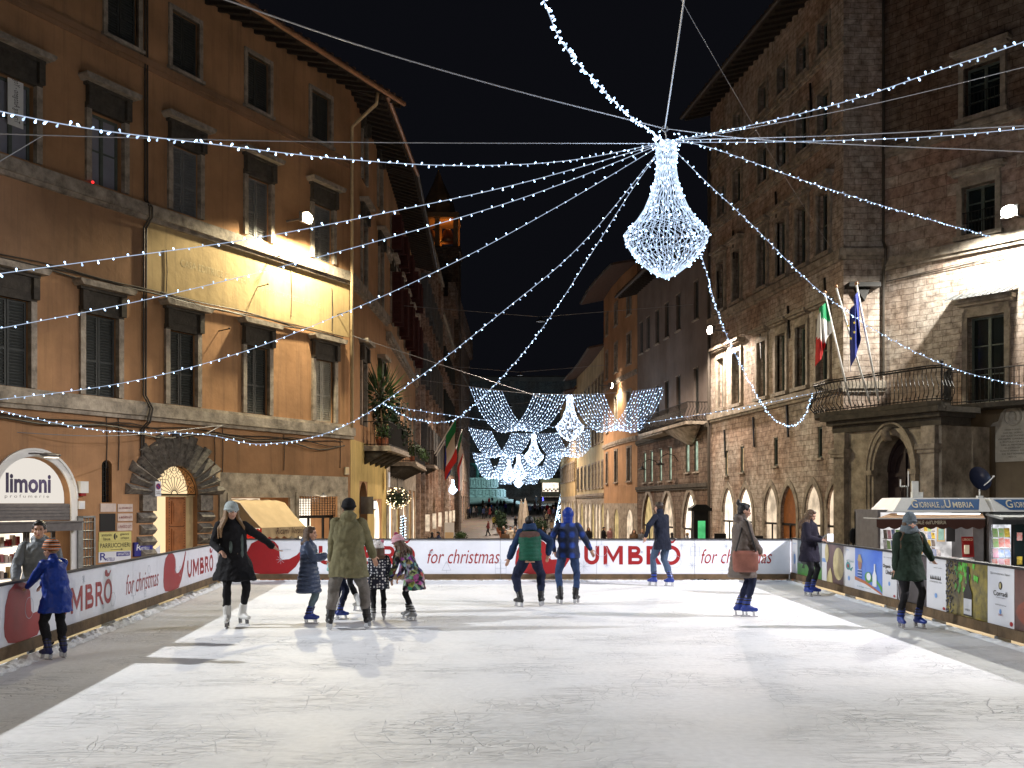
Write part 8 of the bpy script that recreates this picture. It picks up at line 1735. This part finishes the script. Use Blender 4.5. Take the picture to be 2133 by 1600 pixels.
def crowd(label, u, vf=None, vh=None, Y=None, kind='stand', coat='black', yaw=0, h=1.7, hair=None, trs=None, group=None, z=None):
    if Y is None:                                  # depth where the paving meets the feet
        best = None
        for i in range(400):
            y_ = 100+i*.35; v_ = HV+(EYE-gz(y_))*FOC/y_
            if best is None or abs(v_-vf) < best[0]: best = (abs(v_-vf), y_)
        Y = best[1]
    zz = gz(Y) if z is None else z
    root, used = protos[kind]
    if used:
        r = root.copy(); C.objects.link(r)
        for ch in list(root.children):
            c = ch.copy(); C.objects.link(c); c.parent = r
    else: r = root; protos[kind][1] = True
    r.location = ((u-CX)/FOC*Y, Y, zz); r.rotation_euler = (0, 0, math.radians(yaw)); k = h/1.7; r.scale = (k, k, k)
    for c in r.children:
        n_ = c.name.split('.')[0]; mm = {'coat': cc[coat], 'sleeve': cc[coat], 'hair': hair, 'trousers': trs}.get(n_)
        if mm is not None and c.material_slots: c.material_slots[0].link = 'OBJECT'; c.material_slots[0].material = mm
    tag(r, label, 'person', group or 'people in the street'); return r
HG = mat('grey_hair', (.35,.33,.31), .5, .3, 20, .3); HT = mat('tan_cap', (.4,.25,.14), .7, .2, 12, .2)
L_ = [('tiny figure in black alone on the far piazza, right of the parasols', 1117, 1050, 'walk', 'black', 160), ('dark figure before the fountain steps at the left', 997, 1051, 'stand', 'black', 20), ('person in a red jacket near the fountain steps', 1019, 1054, 'stand', 'red', 30),
 ('dark figure just right of the red jacket', 1025, 1053, 'stand', 'black', 200), ('dark figure standing high by the fountain steps', 1039, 1049, 'talk', 'black', 90), ('person in a white coat above the topiaries', 1036, 1062, 'lady', 'white', 150), ('person in black right of the white coat', 1043, 1060, 'stand', 'black', 10),
 ('person in a purple jacket with a white bag', 1053, 1068, 'walk', 'purple', 190), ('person in brown behind the purple jacket', 1050, 1060, 'stand', 'brown', 0), ('person in a pale pink coat left of the parasols', 1072, 1057, 'lady', 'pink', 160), ('dark figure walking left of the parasols', 1068, 1077, 'walk', 'black', 10),
 ('leftmost of the dark group at the left of the street', 974, 1081, 'stand', 'black', 240), ('second figure from the left in the dark group, in navy', 979, 1080, 'talk', 'navy', 120), ('figure in grey at the middle of the left group', 987, 1079, 'stand', 'grey', 60), ('figure at the right edge of the left group, white hat height', 992, 1078, 'lady', 'black', 200),
 ('tall dark figure at the left of the middle group', 1007, 1081, 'walk', 'navy', 20), ('figure in black inside the middle group', 1013, 1079, 'lady', 'black', 170), ('figure in maroon inside the middle group', 1020, 1080, 'lady', 'maroon', 250), ('figure in black at the right of the middle group', 1028, 1077, 'stand', 'black', 30),
 ('person in a bright yellow coat with a dark bag', 1029, 1102, 'walk', 'yellow', 15), ('dark figure hurrying across the paving nearest the left', 1017, 1116, 'walk', 'maroon', 95), ('dark seated looking figure low by the left wall', 959, 1079, 'stand', 'black', 0), ('second dark figure by the left wall', 954, 1082, 'talk', 'black', 50), ('dark figure close to the poster stand', 947, 1092, 'stand', 'black', 100),
 ('figure in navy just right of the parasols', 1104, 1074, 'stand', 'navy', 200), ('figure in a pink coat right of the parasols', 1114, 1066, 'lady', 'pink', 170), ('figure in cream behind the bushes', 1125, 1066, 'stand', 'cream', 150), ('figure in grey between the pink and cream coats', 1120, 1071, 'stand', 'grey', 20),
 ('dark figure left in the crowd by the right shops', 1135, 1086, 'lady', 'black', 0), ('figure in brownish red in the crowd by the right shops', 1144, 1083, 'stand', 'maroon', 200), ('figure in navy in the crowd by the right shops', 1154, 1081, 'talk', 'navy', 160), ('figure in dark blue at the back of the right crowd', 1158, 1063, 'stand', 'navy', 180), ('figure in brown at the back left of the right crowd', 1152, 1069, 'stand', 'brown', 170), ('figure in grey at the back right of the right crowd', 1165, 1069, 'stand', 'grey', 190), ('figure in black with a pale bag at the right of the crowd', 1166, 1085, 'lady', 'black', 160),
 ('figure in a long tan coat seen from behind', 1149, 1110, 'lady', 'tan', 0), ('dark figure next to the long tan coat', 1161, 1110, 'stand', 'black', 10), ('figure in black holding up a phone behind the barrier', 1074, 1104, 'photo', 'black', 180),
 ('figure in brown against the lit shop windows', 1203, 1096, 'lady', 'brown', 150), ('dark figure before the yellow house', 1246, 1117, 'walk', 'black', 200)]
L_ += [('figure in green on the open paving left of the evergreens', 1034, 1086, 'walk', 'green', 30), ('figure in blue beyond the yellow coat', 1024, 1071, 'stand', 'blue', 120), ('figure in cream at the back of the middle group', 1011, 1068, 'stand', 'cream', 200), ('figure in tan near the foot of the fountain steps', 1006, 1060, 'lady', 'tan', 40),
 ('figure in red at the back of the right crowd', 1140, 1070, 'stand', 'red', 170), ('figure in tan low in the right crowd', 1139, 1094, 'talk', 'tan', 20), ('figure in cream at the front of the right crowd', 1167, 1096, 'lady', 'cream', 170), ('figure in grey walking up the middle of the street', 1098, 1092, 'walk', 'grey', 0), ('figure in brown by the right wall below the yellow house', 1178, 1090, 'stand', 'brown', 90), ('figure in navy by the right wall below the yellow house', 1188, 1099, 'talk', 'navy', 100), ('figure in black by the lit arches of the yellow house', 1195, 1107, 'lady', 'black', 60), ('figure in purple far across the piazza, right side', 1131, 1052, 'walk', 'purple', 60)]
for lab, u, vf, kd, ct, yw in L_: crowd(lab, u, vf, kind=kd, coat=ct, yaw=yw)
N_ = [('older man with grey hair in a dark coat, head above the barrier', 1048, 1093, 76, 'stand', 'black', 250, HG), ('person in a cream coat drinking, head above the barrier', 1063, 1093, 76, 'talk', 'cream', 200, HAIRB), ('person in a dark coat facing the cream coat', 1074, 1096, 77, 'talk', 'grey', 110, HG), ('person in brown low behind the barrier by the cream coat', 1053, 1108, 62, 'stand', 'brown', 180, HAIRB), ('person in tan low behind the barrier by the cream coat', 1077, 1107, 62, 'stand', 'tan', 150, HAIRB),
 ('dark haired person behind the green gilet', 1131, 1093, 74, 'stand', 'black', 170, HAIRD), ('dark haired person behind the blue plaid jacket', 1150, 1103, 66, 'stand', 'black', 20, HAIRK), ('person in a dark coat with pale scarf above the barrier', 1226, 1096, 70, 'lady', 'black', 170, HAIRB), ('dark figure with arms out before the street shops', 1257, 1098, 72, 'talk', 'black', 240, HAIRK), ('person in a pink jacket before the orange house', 1271, 1098, 72, 'stand', 'pink', 200, HG),
 ('person with brown hair behind the gliding dark figure', 1320, 1104, 60, 'lady', 'brown', 190, HAIRB), ('person with a tan cap behind the gliding dark figure', 1338, 1104, 60, 'stand', 'grey', 170, HT), ('dark head just above the barrier below the middle grey arch', 1400, 1114, 52, 'stand', 'black', 0, HAIRK), ('fair head just above the barrier below the last grey arch', 1432, 1114, 52, 'stand', 'grey', 0, HAIRL), ('small dark head above the barrier by the left planter box', 900, 1113, 52, 'stand', 'black', 0, HAIRK), ('dark head above the barrier right of the pompon hat', 914, 1112, 55, 'stand', 'navy', 90, HAIRK)]
for lab, u, vh, Y, kd, ct, yw, hr in N_:
    top = EYE-(vh-5-HV)/FOC*Y; crowd(lab, u, Y=Y, kind=kd, coat=ct, yaw=yw, hair=hr, h=max(1.35, min(1.85, top-gz(Y))))
for k_, (r, used) in protos.items():
    if not used:
        for c in list(r.children): bpy.data.objects.remove(c)
        bpy.data.objects.remove(r)
